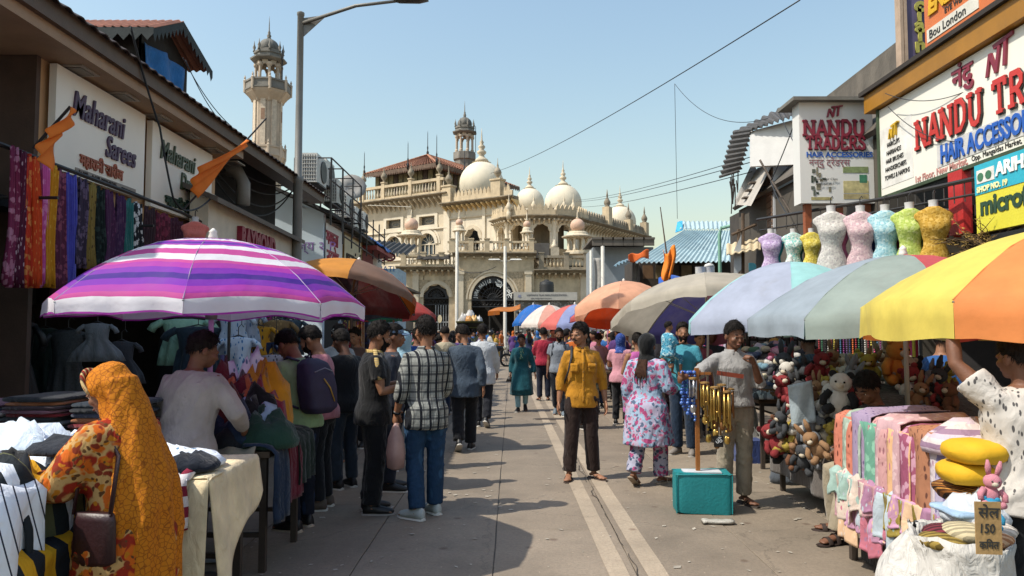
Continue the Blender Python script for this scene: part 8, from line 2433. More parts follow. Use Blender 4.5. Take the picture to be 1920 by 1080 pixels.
for k, (dx, dy, top, n, L, r, m, lab) in enumerate(((.06, -.03, .10, 6, .22, .035, GOLD, 'gold wind chime closest to the wooden pole'), (.15, -.05, .14, 6, .30, .04, GOLD, 'long gold wind chime in the middle of the stand'), (.22, -.02, .12, 5, .26, .035, BRZ, 'bronze wind chime right of the gold ones'), (.29, .0, .16, 6, .24, .04, BRZ, 'dark bronze wind chime at the right end'), (.11, .05, .16, 5, .34, .03, GOLD, 'thin gold wind chime at the back'), (.25, -.06, .18, 5, .32, .03, GOLD, 'gold wind chime hanging low on the right'), (-.05, -.04, .06, 4, .16, .03, SILV, 'silver wind chime left of the pole'), (.19, .06, .20, 6, .36, .035, BRZ, 'bronze wind chime behind the long gold one'))):
 chime(lab, dx, dy, top, n, L, r, m)
BLB = mat((.02, .06, .30), .2, .25, 20, .05); BLS = mat((.06, .14, .42), .2, .2, 20, .05)
for k in range(5):
 o = thing('bead_chime', nth(k + 1) + ' string of shiny blue beads from the chime stand pole', 'bead string', (cx - .03 - .028 * k, CY - .03 + .02 * (k % 2), zt2 - .02), 0, 'blue bead strings on the chime stand')
 MB().tube([(0, 0, 0), (0, 0, -.46)], .002, 4).build('cord', STEEL, o)
 b = MB()
 for j in range(15 - k):
  b.ball((.008 * math.sin(j * 2), 0, -.02 - j * .031), .014 if j % 3 else .019, 7, 5)
 x = b.build('beads', BLB if k % 2 else BLS, o, True); x['kind'] = 'stuff'
o = thing('om_card', 'black card with a white om sign hanging under the chimes', 'card', (cx + .17, CY - .09, zt2 - .66))
MB().box((0, 0, 0), (.085, .006, .10)).build('card', mat('#0d0d0f', .5), o)
text('ॐ', .075, mat('#c9ccd0'), o, (-.033, -.003, -.022), (1, 0, 0), UZ, .001)
MB().tube([(0, 0, .05), (0, 0, .62)], .002, 4).build('cord', STEEL, o)
# ------------------------------------------------------------------ the people
def gx(px, Y):
 return P(px, 600, Y).x
def hood(root, p, s, m, vox, cape=.0, back=150, front=72, name='headscarf', cape_w=70, wr=0.0, cape_r=.0, neck=True):
 """scarf over head and neck, falling down the back"""
 mb = MB()
 n, k_ = 40, 12
 rings = []
 for k in range(k_ + 2):
  r = []
  for j in range(n):
   ph = 2 * PI * j / n; c = math.cos(ph)
   lim = back + (front - back) * (.5 + .5 * c) ** 1.2
   th = max(R(lim) * min(k, k_) / k_, .03)
   rr = 1.16 + .04 * mnoise.noise(V(math.cos(ph) * 3, math.sin(ph) * 3, th * 3))
   if k > k_:
    rr = .9
   r.append(p.Hd((.082 * rr * math.sin(th) * math.sin(ph), -.014 + .104 * rr * math.sin(th) * math.cos(ph), .02 + .10 * rr * math.cos(th) - (.05 * max(0, th - 1.4)))))
  rings.append(r)
 mb.loft(rings)
 if neck:
  mb.tube([p.Hd((0, -.01, -.05)), p.U(V(0, .0, 1.47)), p.U(V(0, .0, 1.41)), p.U(V(0, 0, 1.36))], [.092, .10, .135, .17], 16, flat=.8)
 if cape:
  z0 = 1.58
  def f(u, v):
   a = R(-90) + R(cape_w) * (2 * u - 1)
   z = z0 - (z0 - cape) * v
   sm = min(1, v * 2.4); sm = sm * sm * (3 - 2 * sm); rx = .085 + .115 * sm + cape_r * v; ry = .13 + .05 * sm + .05 * v
   w = 1 + (.07 * math.sin(u * 24 + v * 2.5) + .05 * math.sin(u * 11 - v * 4)) * min(1, v * 2.0)
   q = V(rx * w * math.cos(a), ry * w * math.sin(a) - .01, z)
   q = p.U(q) if z > .93 else q
   t = min(1, v / .3); t = t * t * (3 - 2 * t)
   return p.Hd((.088 * math.cos(a), -.014 + .118 * math.sin(a), .03)).lerp(q, t)
  mb.grid(f, 40, 36, 0, .022)
 return fuse(name, scale_mb(mb, s), vox, m, root, 3, wrinkle(.008, 20, .6, 5))
def backpack(root, p, s, m, m2, vox=.013, big=1.0):
 mb = MB()
 U = p.U
 def rr(z, w, d0, d1):
  return [U(V(w * math.copysign(abs(math.cos(a)) ** .5, math.cos(a)), (d0 + d1) / 2 + (d1 - d0) / 2 * math.copysign(abs(math.sin(a)) ** .6, math.sin(a)), z)) for a in [2 * PI * j / 20 for j in range(20)]]
 B = big
 mb.loft([rr(.98, .10 * B, -.30 * B, -.13), rr(1.02, .155 * B, -.34 * B, -.12), rr(1.15, .165 * B, -.35 * B, -.12), rr(1.28, .16 * B, -.33 * B, -.12), rr(1.38, .14 * B, -.28 * B, -.12), rr(1.43, .07 * B, -.22 * B, -.13)])
 o = fuse('backpack', scale_mb(mb, s), vox, m, root, 4, wrinkle(.004, 18, 1, 2))
 for sd in (-1, 1):
  b = MB(); b.tube([U(V(sd * .09, -.13, 1.42)), U(V(sd * .105, -.02, 1.465)), U(V(sd * .115, .10, 1.38)), U(V(sd * .13, .11, 1.22)), U(V(sd * .17, .0, 1.08)), U(V(sd * .14, -.13, 1.03))], .022, 8, flat=.45)
  scale_mb(b, s).build('strap', m, o, True)
 b = MB(); b.tube([U(V(-.02, -.345 * B, 1.24)), U(V(.03, -.357 * B, 1.16)), U(V(.075, -.345 * B, 1.06))], .006, 5); scale_mb(b, s).build('zip', m2, o, True)
 b = MB(); b.tube([U(V(-.10, -.325 * B, 1.30)), U(V(0, -.345 * B, 1.33)), U(V(.10, -.325 * B, 1.30))], .005, 5); scale_mb(b, s).build('zip', mat('#77788a', .4), o, True)
 b = MB(); b.tube([U(V(-.03, -.16, 1.43)), U(V(0, -.18, 1.475)), U(V(.03, -.16, 1.43))], .008, 6); scale_mb(b, s).build('handle', m, o, True)
 return o
def collar(root, p, s, m):
 mb = MB()
 for sd in (-1, 1):
  mb.grid(lambda u, v: p.U(V(sd * (.012 + .062 * math.sin(u * PI * .95) * 1.0 + .018 * v), .075 - .145 * u + .02 * v * (1 - u), 1.468 - .045 * v + .012 * u)), 10, 3, 0, .004)
 scale_mb(mb, s).build('collar', m, root, True)
def placket(root, p, s, m, z0=.86, z1=1.44):
 mb = MB()
 tor = TORSO_M
 pts = []
 def fy(z):
  for a, b_ in zip(tor, tor[1:]):
   if a[0] <= z <= b_[0]:
    t = (z - a[0]) / (b_[0] - a[0]); return a[2] + (b_[2] - a[2]) * t + a[3]
  return .09
 mb.grid(lambda u, v: p.U(V((u - .5) * .028, fy(z0 + (z1 - z0) * v) * p.w + .038 - (.012 if z0 + (z1 - z0) * v > 1.35 else 0), z0 + (z1 - z0) * v)), 2, 14, 0, .004)
 o = scale_mb(mb, s).build('placket', m, root, True)
 for k in range(6):
  z = z0 + .05 + (z1 - z0 - .1) * k / 5
  b = MB(); b.ball(tuple(p.U(V(0, fy(z) * p.w + .042 - (.012 if z > 1.35 else 0), z))), .006, 6, 5); scale_mb(b, s).build('button', mat('#5a4a30'), o, True)
def pockets(root, p, s, m):
 for sd in (-1, 1):
  mb = MB(); mb.grid(lambda u, v: p.U(V(sd * (.055 + .085 * u), .147 - .018 * u, 1.19 + .10 * v)), 4, 4, 0, .008)
  o = scale_mb(mb, s).build('chest_pocket', m, root, True)
  mb = MB(); mb.grid(lambda u, v: p.U(V(sd * (.050 + .095 * u), .151 - .018 * u, 1.28 - (.035 + .012 * (1 - abs(2 * u - 1))) * v)), 6, 2, 0, .006)
  scale_mb(mb, s).build('pocket_flap', m, o, True)
def watch(root, p, s, sd):
 d = (p.wr[sd] - p.el[sd]).normalized(); c = p.wr[sd] - d * .02
 mb = MB(); mb.tube([c - d * .011, c + d * .011], .034, 12); scale_mb(mb, s).build('wristwatch', mat('#17181a', .4), root, True)
def shoulder_bag(root, p, s, m, sd, z=.98, w=.13, h=.20):
 mb = MB(); mb.loft([[V(sd * (.24 + .03 * math.sin(a)), w * math.cos(a) * k - .02, zz) for a in [2 * PI * j / 16 for j in range(16)]] for zz, k in ((z - h * .5, .7), (z - h * .42, 1.0), (z + h * .35, .95), (z + h * .5, .85))])
 o = scale_mb(mb, s).build('handbag', m, root, True)
 mb = MB(); mb.tube([V(sd * .25, .09, z + h * .45), p.U(V(sd * .215, .05, 1.25)), p.U(V(sd * .13, .0, 1.465)), p.U(V(sd * .17, -.12, 1.28)), V(sd * .25, -.11, z + h * .45)], .012, 6, flat=.5)
 scale_mb(mb, s).build('strap', m, o, True)
HANG = {}
def A(l=None, r=None):
 d = {}
 if l: d[-1] = l
 if r: d[1] = r
 return d
WALKA = A(((-.06, .10, -.27), (.0, .12, -.215)), ((.06, -.13, -.26), (.02, .02, -.245)))
WALKB = A(((-.06, -.13, -.26), (-.02, .02, -.245)), ((.06, .10, -.27), (.0, .12, -.215)))
FRONT = A(((-.07, .06, -.27), (.10, .21, .02)), ((.07, .06, -.27), (-.10, .21, .03)))
SNEAK = mat('#a8b0ae', .6, .1); BLKSH = mat('#17171a', .5, .2); DKSOLE = mat('#2a2826', .8, .2); LSOLE = mat('#b5b0a6', .7, .1)
p = Pose(1.50, female=True, lean=7, nod=16, wide=1.10, arms=A(((-.06, .17, -.22), (.02, .22, .08)), ((.04, .18, -.21), (-.05, .22, .10))), hands={'curl': {-1: .75, 1: .7}})
OF = clothpat('floral', ['#b8905a', '#8c2410', '#bc5a14', '#7a2c16', '#b06c14', '#5a3a1c'], 1.35); OS = clothpat('cells', ['#bb7014', '#8a4a0e'], 1.7)
def ex(root, p, s):
 hood(root, p, s, OS, .011, .34, 150, 74, cape_w=66, cape_r=.05)
 mb = MB(); mb.tube([p.Hd((.086 * math.sin(t), .045 + .03 * math.cos(t), .03 + .095 * math.cos(t))) for t in [-1.9 + 3.8 * i / 16 for i in range(17)]], .016, 8, flat=.6); scale_mb(mb, s).build('scarf_border', clothpat('stripes', ['#8a1c14', '#b8a070', '#5c3a2a'], 40, (1, 0, 0)), root, True)
 shoulder_bag(root, p, s, mat('#2e1518', .45, .1), -1, .92, .12, .24)
 mb = MB(); mb.tube([p.wr[-1] + V(0, -.012, 0), p.wr[-1] + V(0, .008, 0)], .033, 10); scale_mb(mb, s).build('bangle', mat('#1a1a1a', .3), root, True)
 mb = MB(); mb.loft([[V(.0 + (.20 + .16 * (1 - z)) * math.cos(a) * (1 + .05 * math.sin(a * 9)), (.17 + .14 * (1 - z)) * math.sin(a) * (1 + .05 * math.cos(a * 8)), z) for a in [2 * PI * j / 40 for j in range(40)]] for z in (.03, .2, .4, .6, .8, .95)])
 fuse('skirt', scale_mb(mb, s), .013, OF, root, 3, wrinkle(.008, 18, .5, 9))
person('woman in an orange headscarf and floral dress sorting shirts at the near left table', gx(250, 3.28), 3.28, 78, p, (OF, dict(hem=.62, ease=.05, sleeve='threeq', flare=1.25, sl_ease=.04, amp=.010)), None, None, 'sandal', 0, 1, extras=ex, topname='kameez', face_on=True, palm={-1: (0, 0, -1), 1: (0, 0, -1)})
crumple('held_shirt', 'dark shirt held up by the woman in the orange scarf', 'shirt', tuple(P(150, 845, 3.3)), .4, .3, .06, NAVY, None, 91, R(20))
p = Pose(1.64, lean=10, nod=10, yaw=-35, wide=1.12, arms=A(((-.08, .05, -.27), (.05, .22, .0)), ((.16, .06, -.22), (-.06, .19, -.09))))
person('man in a grey pullover standing behind the woman in the orange scarf', gx(352, 4.9), 4.9, -12, p, (cloth('#948d8a'), dict(hem=.86, ease=.03, sleeve='long', amp=.009)), (cloth('#17181c'), {}), 'short', 'shoe', 0, 3, shoem=BLKSH)
p = Pose(1.68, lean=8, nod=32, wide=1.02, arms=A(((-.06, .14, -.24), (.03, .20, -.10)), ((.07, .10, -.26), (-.06, .21, -.05))), step=.1)
person('man in a pale green tee with a purple backpack bending over the left table', gx(566, 6.3), 6.3, 58, p, (cloth('#7f9a76'), dict(hem=.86, sleeve='short', ease=.03)), (clothpat('dashes', ['#121826', '#22304a'], .6), dict(amp=.008)), 'short', 'shoe', 0, 1, shoem=BLKSH, solem=mat('#a89a8a', .7), extras=lambda r, p, s: backpack(r, p, s, mat('#241f3c', .7, .15, 9, .2), mat('#a8842c', .4)))
p = Pose(1.70, lean=4, nod=25, arms=FRONT)
person('bearded man in a pink shirt beside the purple backpack', gx(606, 7.0), 7.0, 84, p, (cloth('#b0707a'), dict(hem=.84, sleeve='short')), (cloth('#15171d'), {}), 'short', 'shoe', 1, 0, shoem=mat('#5c5048'), beard=True, face_on=True)
p = Pose(1.66, nod=20, arms=FRONT)
person('man in black with faded jeans behind the pink shirted man', gx(648, 7.9), 7.9, 50, p, (BLACKC, dict(hem=.82, sleeve='short')), (cloth('#25303c'), {}), 'short', 'shoe', 1, 3, shoem=BLKSH)
p = Pose(1.72, nod=10, arms=A(((-.05, .04, -.28), (.08, .22, .06)), ((.05, .05, -.28), (-.08, .22, .05))), wide=1.04, hands={'curl': {-1: .7, 1: .7}})
def ex(root, p, s):
 for sd in (-1, 1):
  mb = MB(); mb.tube([p.U(V(sd * .07, .0, 1.478)), p.U(V(sd * .13, 0, 1.455)), p.sh[sd] + V(sd * .055, 0, .015), p.sh[sd].lerp(p.el[sd], .3) + V(sd * .058, 0, 0), p.sh[sd].lerp(p.el[sd], .6) + V(sd * .062, 0, 0)], .02, 8, flat=.35)
  scale_mb(mb, s).build('gold_stripe', clothpat('stripes', ['#b59a5c', '#c9b890', '#6a5020', '#b59a5c'], 60), root, True)
 collar(root, p, s, cloth('#b59a5c'))
person('man in a black polo with gold shoulder stripes, seen from the side', gx(702, 6.85), 6.85, -74, p, (cloth('#101114'), dict(hem=.80, sleeve='short', ease=.032)), (cloth('#0f1014'), dict(ease=.028)), 'short', 'shoe', 0, 0, shoem=BLKSH, solem=mat('#8a8580', .7), extras=ex, beard=True, face_on=True)
p = Pose(1.70, arms=HANG)
person('man in a pale blue cap and dark jacket behind the black polo man', gx(735, 7.8), 7.8, -80, p, (cloth('#262c38'), dict(hem=.80, sleeve='long')), (cloth('#1c2432'), {}), 'short', 'shoe', 1, 1, shoem=BLKSH, extras=lambda r, p, s: cap_hat(r, p, s, cloth('#5f7590')), face_on=True)
p = Pose(1.76, arms=A(((-.07, -.03, -.28), (-.02, .10, -.22)), ((.06, .06, -.27), (-.06, .16, -.17))), yaw=12, step=.25, wide=.98, feet={-1: (-.55, .85, 0), 1: (-.25, .95, 0)}, hands={'curl': {-1: .9, 1: .4}})
PLAID = clothpat('plaid', ['#8f918c', '#191c22', '#20242c'], 13)
def ex(root, p, s):
 cap_hat(root, p, s, cloth('#131316'), True, False); collar(root, p, s, PLAID); watch(root, p, s, -1)
person('man in a checked shirt, black cap and blue jeans holding a carrier bag', gx(800, 6.7), 6.7, 22, p, (PLAID, dict(hem=.76, ease=.022, sleeve='threeq', amp=.008)), (clothpat('dashes', ['#1f3a56', '#2f4f6e'], .5), dict(ease=.02, amp=.010, top=.97)), 'short', 'shoe', 0, 0, shoem=SNEAK, solem=mat('#c4c2ba', .7, .06), extras=ex)
o = thing('carrier_bag', 'pink and white plastic carrier bag hanging from the checked shirt man', 'bag', tuple(P(742, 838, 6.6)))
b = MB(); b.loft([[(w * math.cos(a), d * math.sin(a) * (1 + .2 * math.sin(3 * a)), z) for a in [2 * PI * j / 18 for j in range(18)]] for z, w, d in ((-.20, .03, .02), (-.18, .075, .05), (-.05, .085, .06), (.08, .07, .045), (.17, .035, .02), (.21, .012, .01))]); b.build('bag_film', mat('#b8968f', .35, .15, 6, .4, trans=.25), o, True)
p = Pose(1.72, legs='walk', step=.16, nod=14, yaw=42, arms=WALKA, wide=1.08)
BGS = cloth('#3a4654')
person('man in a slate blue shirt walking away up the street', gx(872, 10.3), 10.3, 4, p, (BGS, dict(hem=.74, ease=.036, sleeve='long', amp=.010)), (cloth('#14151a'), dict(ease=.026)), 'short', 'shoe', 1, 0, shoem=BLKSH, extras=lambda r, p, s: collar(r, p, s, BGS))
p = Pose(1.74, legs='walk', step=-.12, arms=WALKB, wide=1.05, yaw=20)
WS = cloth('#b4b8bc')
person('man in a white shirt walking away ahead of the slate blue shirt', gx(905, 12.8), 12.8, -4, p, (WS, dict(hem=.72, ease=.036, sleeve='long', amp=.010)), (cloth('#1a1c24'), dict(ease=.024)), 'short', 'shoe', 1, 1, shoem=BLKSH, extras=lambda r, p, s: collar(r, p, s, WS))
p = Pose(1.56, female=True, legs='walk', step=.10, arms=A(((-.09, -.02, -.28), (-.05, .05, -.235)), ((.07, -.04, -.28), (.02, .06, -.235))), nod=6, yaw=-6)
def ex(root, p, s):
 mb = MB(); mb.grid(lambda u, v: p.U(V(-.055 + .11 * u, .163 - .03 * abs(2 * u - 1) - .035 * max(0, v - .6), 1.17 + .25 * v)), 6, 8, 0, .004); scale_mb(mb, s).build('embroidered_yoke', clothpat('dashes', ['#2a5a58', '#a0a878'], 2.2), root, True)
 mb = MB(); mb.tube([p.wr[1] + V(.02, 0, -.08), p.wr[1] + V(.02, .02, -.2)], [.03, .09], 10, flat=.5); scale_mb(mb, s).build('handbag', mat('#1a1614', .5), root, True)
person('woman in a teal kurta walking towards the camera', gx(978, 15.3), 15.3, 178, p, (cloth('#0f4650'), dict(hem=.36, flare=1.42, folds=7, sleeve='long', ease=.02, amp=.006)), (cloth('#7fa3ab'), dict(ease=.012)), 'pony', 'shoe', 1, 3, shoem=BLKSH, extras=ex, topname='kurta', legname='leggings')
p = Pose(1.70, arms=FRONT, wide=1.05)
person('man in a crimson shirt seen from behind right of the teal kurta', gx(1019, 17.6), 17.6, 6, p, (cloth('#8f2034'), dict(hem=.84, sleeve='elbow', ease=.03)), (cloth('#141a2a'), {}), 'short', 'flip', 1, 0, shoem=DKSOLE, solem=DKSOLE)
p = Pose(1.68, legs='walk', step=-.12, arms=HANG, yaw=10)
def ex(root, p, s):
 backpack(root, p, s, mat('#1c2430', .7), mat('#777'[:4] + '777'), .02); collar(root, p, s, cloth('#6a7078'))
person('man in a grey polo with dark backpack straps walking towards the camera', gx(1048, 14.6), 14.6, 172, p, (cloth('#757b84'), dict(hem=.84, sleeve='short', ease=.028)), (cloth('#151822'), {}), 'short', 'shoe', 1, 3, shoem=mat('#5f6a72'), extras=ex, beard=True)
p = Pose(1.72, yaw=-48, arms=A(((-.085, -.03, -.285), (-.02, .06, -.24)), ((.075, -.02, -.285), (.03, .05, -.24))), legs={-1: ((-.10, .02, .49), (-.13, -.02, .085)), 1: ((.12, .03, .49), (.15, .03, .085))}, feet={-1: (-.55, .85, 0), 1: (.25, 1, 0)}, wide=.97)
YS = cloth('#a9741a')
def ex(root, p, s):
 collar(root, p, s, YS); placket(root, p, s, YS); pockets(root, p, s, YS)
 mb = MB(); mb.tube([p.U(V(.10, -.13, 1.30)), p.U(V(.11, -.01, 1.475)), p.U(V(.13, .115, 1.36)), p.U(V(.165, .115, 1.2)), p.U(V(.2, .02, 1.06))], .016, 8, flat=.4); scale_mb(mb, s).build('bag_strap', mat('#1c1b1d', .7), root, True)
person('man in a mustard shirt and brown trousers looking aside in mid street', gx(1090, 8.35), 8.35, 183, p, (YS, dict(hem=.80, ease=.020, sleeve='threeq', amp=.010)), (cloth('#251713'), dict(ease=.022, amp=.012, end=.95)), 'short', 'flip', 0, 0, shoem=mat('#1a1412'), solem=mat('#3a2c24'), extras=ex, moustache=True, hairkw=dict(vol=.018, front=60, side=96))
p = Pose(1.60, female=True, legs='walk', step=.20, arms=A(((-.07, -.02, -.28), (-.02, .06, -.24)), ((.08, .03, -.27), (-.02, .19, -.02))), wide=1.12)
FL = clothpat('floral', ['#8ea4ba', '#a49cb2', '#98406a', '#4c5a72', '#b06a84'], 1.25)
def ex(root, p, s):
 hood(root, p, s, cloth('#0e0f11'), .013, .0, 138, 72)
 mb = MB()
 for k in range(5):
  a = (k - 2) * .022; mb.tube([p.U(V(a, -.10, 1.44)), p.U(V(a * 1.4, -.150, 1.30)), p.U(V(a * 1.9, -.165, 1.16 - .05 * (k % 3)))], [.02, .016, .003], 6)
 fuse('hair_length', scale_mb(mb, s), .010, hair_mat((.035, .016, .010)), root, 1, hairbump(.0008, 3))
person('woman in a floral tunic and black headscarf walking to the right', gx(1212, 8.05), 8.05, -38, p, (FL, dict(hem=.46, flare=1.34, folds=6, sleeve='long', ease=.03, sl_ease=.03, amp=.007)), (clothpat('floral', ['#9a9aac', '#98406a', '#3c4a62'], 2.2), dict(ease=.03)), None, 'flip', 0, 1, shoem=mat('#9a8a78'), solem=mat('#8f7f6c'), extras=ex, topname='tunic')
p = Pose(1.74, yaw=20, arms=A(((-.06, .02, -.28), (.0, .16, -.2)), ((.12, .10, -.23), (-.16, .19, .02))), wide=1.06)
person('man in a teal tee carrying a child beside the chime seller', gx(1280, 10.0), 10.0, 150, p, (cloth('#3f8798'), dict(hem=.84, sleeve='short', ease=.03)), (cloth('#17283c'), dict(ease=.022)), 'short', 'shoe', 1, 0, shoem=mat('#77706a'), solem=mat('#8a847c'), moustache=True, beard=True)
p = Pose(.86, nod=0, yaw=-30, arms=A(((-.09, .18, -.2), (-.05, .22, .06)), ((.08, .12, -.24), (-.05, .2, .05))), legs={-1: ((-.14, .30, .80), (-.16, .28, .42)), 1: ((.14, .30, .80), (.16, .28, .42))})
CH = clothpat('floral', ['#4f93ab', '#a9c6cc', '#2a6a88'], 3.4)
person('small child in a blue printed shirt carried on the arm', gx(1252, 9.72), 9.72, -60, p, (CH, dict(hem=.80, sleeve='elbow', ease=.05)), (CH, dict(end=.5)), 'short', None, 1, 0, z=.90, face_on=True)
p = Pose(1.72, nod=10, yaw=8, side=0, arms=A(((-.06, .10, -.26), (.12, .10, .22), (.1, .4, .9)), ((.20, .12, -.14), (.20, .14, -.02), (.9, .2, -.3))), hands={'curl': {-1: .9, 1: .8}}, wide=1.0)
p = Pose(1.72, nod=8, yaw=5, arms={1: ((.22, .10, -.13), (.20, .14, -.03)), -1: ((-.07, .10, -.26), (.10, .09, .21), (.5, .2, .8))}, hands={'curl': {-1: .9, 1: .8}})
person('chime seller in a pale grey shirt resting his hand on the chime stand', gx(1372, 7.15), 7.15, 188, p, (cloth('#8c8a88'), dict(hem=.93, sleeve='elbow', ease=.034, amp=.010)), (cloth('#8a8070'), dict(ease=.020, amp=.010)), 'short', 'flip', 0, 3, shoem=mat('#1c1614'), solem=mat('#2c221c'), extras=lambda r, p, s: (collar(r, p, s, cloth('#8c8a88')), scale_mb(MB().tube([p.U(V(.168 * math.cos(a), .118 * math.sin(a), .965)) for a in [2 * PI * i / 24 for i in range(25)]], .018, 6, flat=1), s).build('belt', mat('#15181f', .5), r, True)), hairkw=dict(vol=.018))
p = Pose(1.58, female=True, arms=FRONT, wide=1.08)
person('woman in a pink top and blue headscarf shopping on the right', gx(1163, 13.2), 13.2, -20, p, (cloth('#b5808a'), dict(hem=.80, sleeve='short', ease=.02)), (cloth('#16161a'), {}), None, 'shoe', 1, 0, extras=lambda r, p, s: hood(r, p, s, clothpat('dots', ['#2c4280', '#5a70a8'], 2), .018, .0, 140, 74))
p = Pose(1.60, female=True, arms=FRONT)
person('woman in a magenta kurta half hidden behind the floral tunic', gx(1196, 10.8), 10.8, 10, p, (cloth('#a0508c'), dict(hem=.5, flare=1.3, sleeve='none')), (cloth('#702c38'), {}), 'bun', 'shoe', 1, 0, topname='kurta')
p = Pose(1.68, nod=22, yaw=15, lean=6, arms=A(((-.08, .08, -.26), (.08, .2, -.06)), ((.08, .08, -.26), (-.08, .2, -.06))), legs={-1: ((-.15, .40, .88), (-.15, .50, .46)), 1: ((.16, .36, .88), (.22, .28, .45))})
person('seated seller in a dark brown shirt between the toys and the draped clothes', gx(1648, 6.05), 6.05, 98, p, (cloth('#1a1214'), dict(hem=.84, sleeve='elbow', ease=.03)), (cloth('#8f8470'), dict(ease=.03, amp=.010)), 'short', 'sandal', 0, 3, z=-.36, shoem=mat('#2a1c16'), solem=mat('#2a1c16'), face_on=True, hairkw=dict(vol=.02, front=66))
st = thing('stool', 'low plastic stool under the seated seller', 'stool', (gx(1648, 6.05), 6.05, 0))
MB().lathe([(.16, .40), (.17, .42), (.17, .44), (.02, .45)], (0, 0, 0), 16).build('seat', mat('#3a4a6a', .5), st)
for k in range(4):
 a = PI / 4 + k * PI / 2; MB().tube([(.12 * math.cos(a), .12 * math.sin(a), .41), (.16 * math.cos(a), .16 * math.sin(a), 0)], .015, 6).build('leg', mat('#3a4a6a', .5), st)
p = Pose(1.62, nod=0, yaw=10, wide=1.06, arms={-1: ((-.12, .12, .19), (.02, .06, .24), (0, .4, 1)), 1: ((.12, .14, .20), (.0, .06, .25), (0, .4, 1))}, hands={'curl': {-1: .8, 1: .8}})
person('man in a white tee with small black prints reaching up to the yellow umbrella', gx(1914, 3.72), 3.72, 4, p, (clothpat('dashes', ['#b8b2ab', '#b8b2ab', '#4c4a4a'], 1.9), dict(hem=.80, sleeve='short', ease=.045, sl_ease=.035, amp=.010)), (cloth('#14161a'), dict(ease=.024)), 'short', 'shoe', 0, 3, shoem=BLKSH)
p = Pose(1.66, arms=FRONT, nod=10)
person('person in a blue shirt standing behind the plush toys at the right', gx(1762, 7.6), 7.6, -70, p, (cloth('#27528a'), dict(hem=.8, sleeve='elbow', ease=.03)), (cloth('#20222a'), {}), 'short', 'shoe', 1, 0)
p = Pose(1.64, arms=FRONT, nod=14, lean=6)
person('seller in a slate shirt seen from behind at the accessory stall', gx(1523, 8.45), 8.45, 8, p, (clothpat('stripes', ['#3c4450', '#48505c'], 30, (1, .2, 0)), dict(hem=.8, sleeve='long', ease=.03)), (cloth('#20222a'), {}), 'short', 'shoe', 1, 3)
MID = [(758, 8.9, 10, 'M', '#9fb0b8', 'dashes', '#5a8a98', 'person in a pale blue printed shawl behind the checked shirt man', 'hood', '#8fb0c0'), (782, 11.5, -20, 'M', '#1f4f9a', None, None, 'child like shopper in bright blue beyond the checked shirt man', 'short', None),
    (838, 15.0, 60, 'F', '#b0aca6', None, None, 'woman in a white blouse with long black hair left of the basket carrier', 'long', None), (822, 17.5, 160, 'F', '#7a1f2e', None, None, 'woman in a dark red kurta behind the white bloused woman', 'bun', None),
    (668, 10.6, 170, 'M', '#5c4a44', None, None, 'man in a brown shirt under the orange and brown umbrella', 'short', None), (632, 9.4, 200, 'M', '#8a8e90', None, None, 'man in a white cap under the black umbrella', 'cap', '#b5b2aa'),
    (706, 12.4, 30, 'F', '#20222a', None, None, 'woman in a black robe on the left side', 'hood', '#131316'), (745, 14.5, 190, 'M', '#6f8aa8', None, None, 'man in a light blue shirt coming down the left side', 'short', None),
    (1098, 12.6, 20, 'F', '#4a5040', 'floral', '#8a8a70', 'woman in an olive printed kurta behind the mustard shirt', 'pony', None), (1122, 16.0, 5, 'F', '#8a6a74', None, None, 'woman in a mauve top left of the pink top', 'bun', None),
    (1205, 14.0, 10, 'M', '#8a7a62', 'stripes', '#3a342e', 'man in a tan striped shirt under the beige umbrella', 'short', None), (1238, 12.6, -10, 'F', '#3a2a30', None, None, 'woman with a dark headscarf under the beige umbrella', 'hood', '#1c1a20'),
    (1310, 11.6, 170, 'M', '#8a4a5a', None, None, 'man in a dusty pink shirt behind the carried child', 'short', None), (1335, 12.4, 175, 'M', '#3c4048', None, None, 'man in charcoal behind the chime seller', 'short', None), (1290, 13.5, 150, 'M', '#6a6a60', None, None, 'man in khaki grey behind the teal tee', 'short', None),
    (1148, 18.0, 30, 'F', '#a03a5a', None, None, 'woman in raspberry pink under the peach umbrella', 'long', None), (1080, 19.0, 185, 'M', '#9a9a94', None, None, 'man in a pale shirt behind the grey polo', 'short', None), (1036, 22.0, 180, 'M', '#7a2830', None, None, 'man in brick red behind the crimson shirt', 'short', None)]
for k, (px, Y, hd, sx, c1, pat, c2, lab, hr, hc) in enumerate(MID):
 p = Pose(1.58 if sx == 'F' else 1.68 + .04 * (k % 3 - 1), female=sx == 'F', legs='walk' if k % 2 else 'stand', step=.10, arms=FRONT if k % 3 else None, nod=(k * 7) % 18, yaw=(k * 23) % 40 - 20)
 m = clothpat(pat, [c1, c2], 1.6 if pat != 'stripes' else 12) if pat else cloth(c1)
 def ex(root, p, s, hr=hr, hc=hc):
  if hr == 'hood': hood(root, p, s, cloth(hc), .02, .9 if k % 2 else 0, 145, 74)
  if hr == 'cap': cap_hat(root, p, s, cloth(hc))
 person(lab, gx(px, Y), Y, hd, p, (m, dict(hem=.5 if sx == 'F' else .82, flare=1.3 if sx == 'F' else 1.0, sleeve=('short', 'long', 'elbow')[k % 3], ease=.03)), (cloth(['#16181f', '#22304a', '#3a342e', '#1c1c20'][k % 4]), {}), hr if hr in ('short', 'long', 'bun', 'pony') else 'short', 'shoe', 1 if Y < 13 else 2, k, extras=ex, group='shoppers in the middle distance')
p = Pose(1.68, arms={-1: ((-.16, .04, .20), (.02, .0, .24), (0, 0, 1)), 1: ((.16, .04, .20), (-.02, 0, .24), (0, 0, 1))})
bx, by = gx(881, 23.5), 23.5
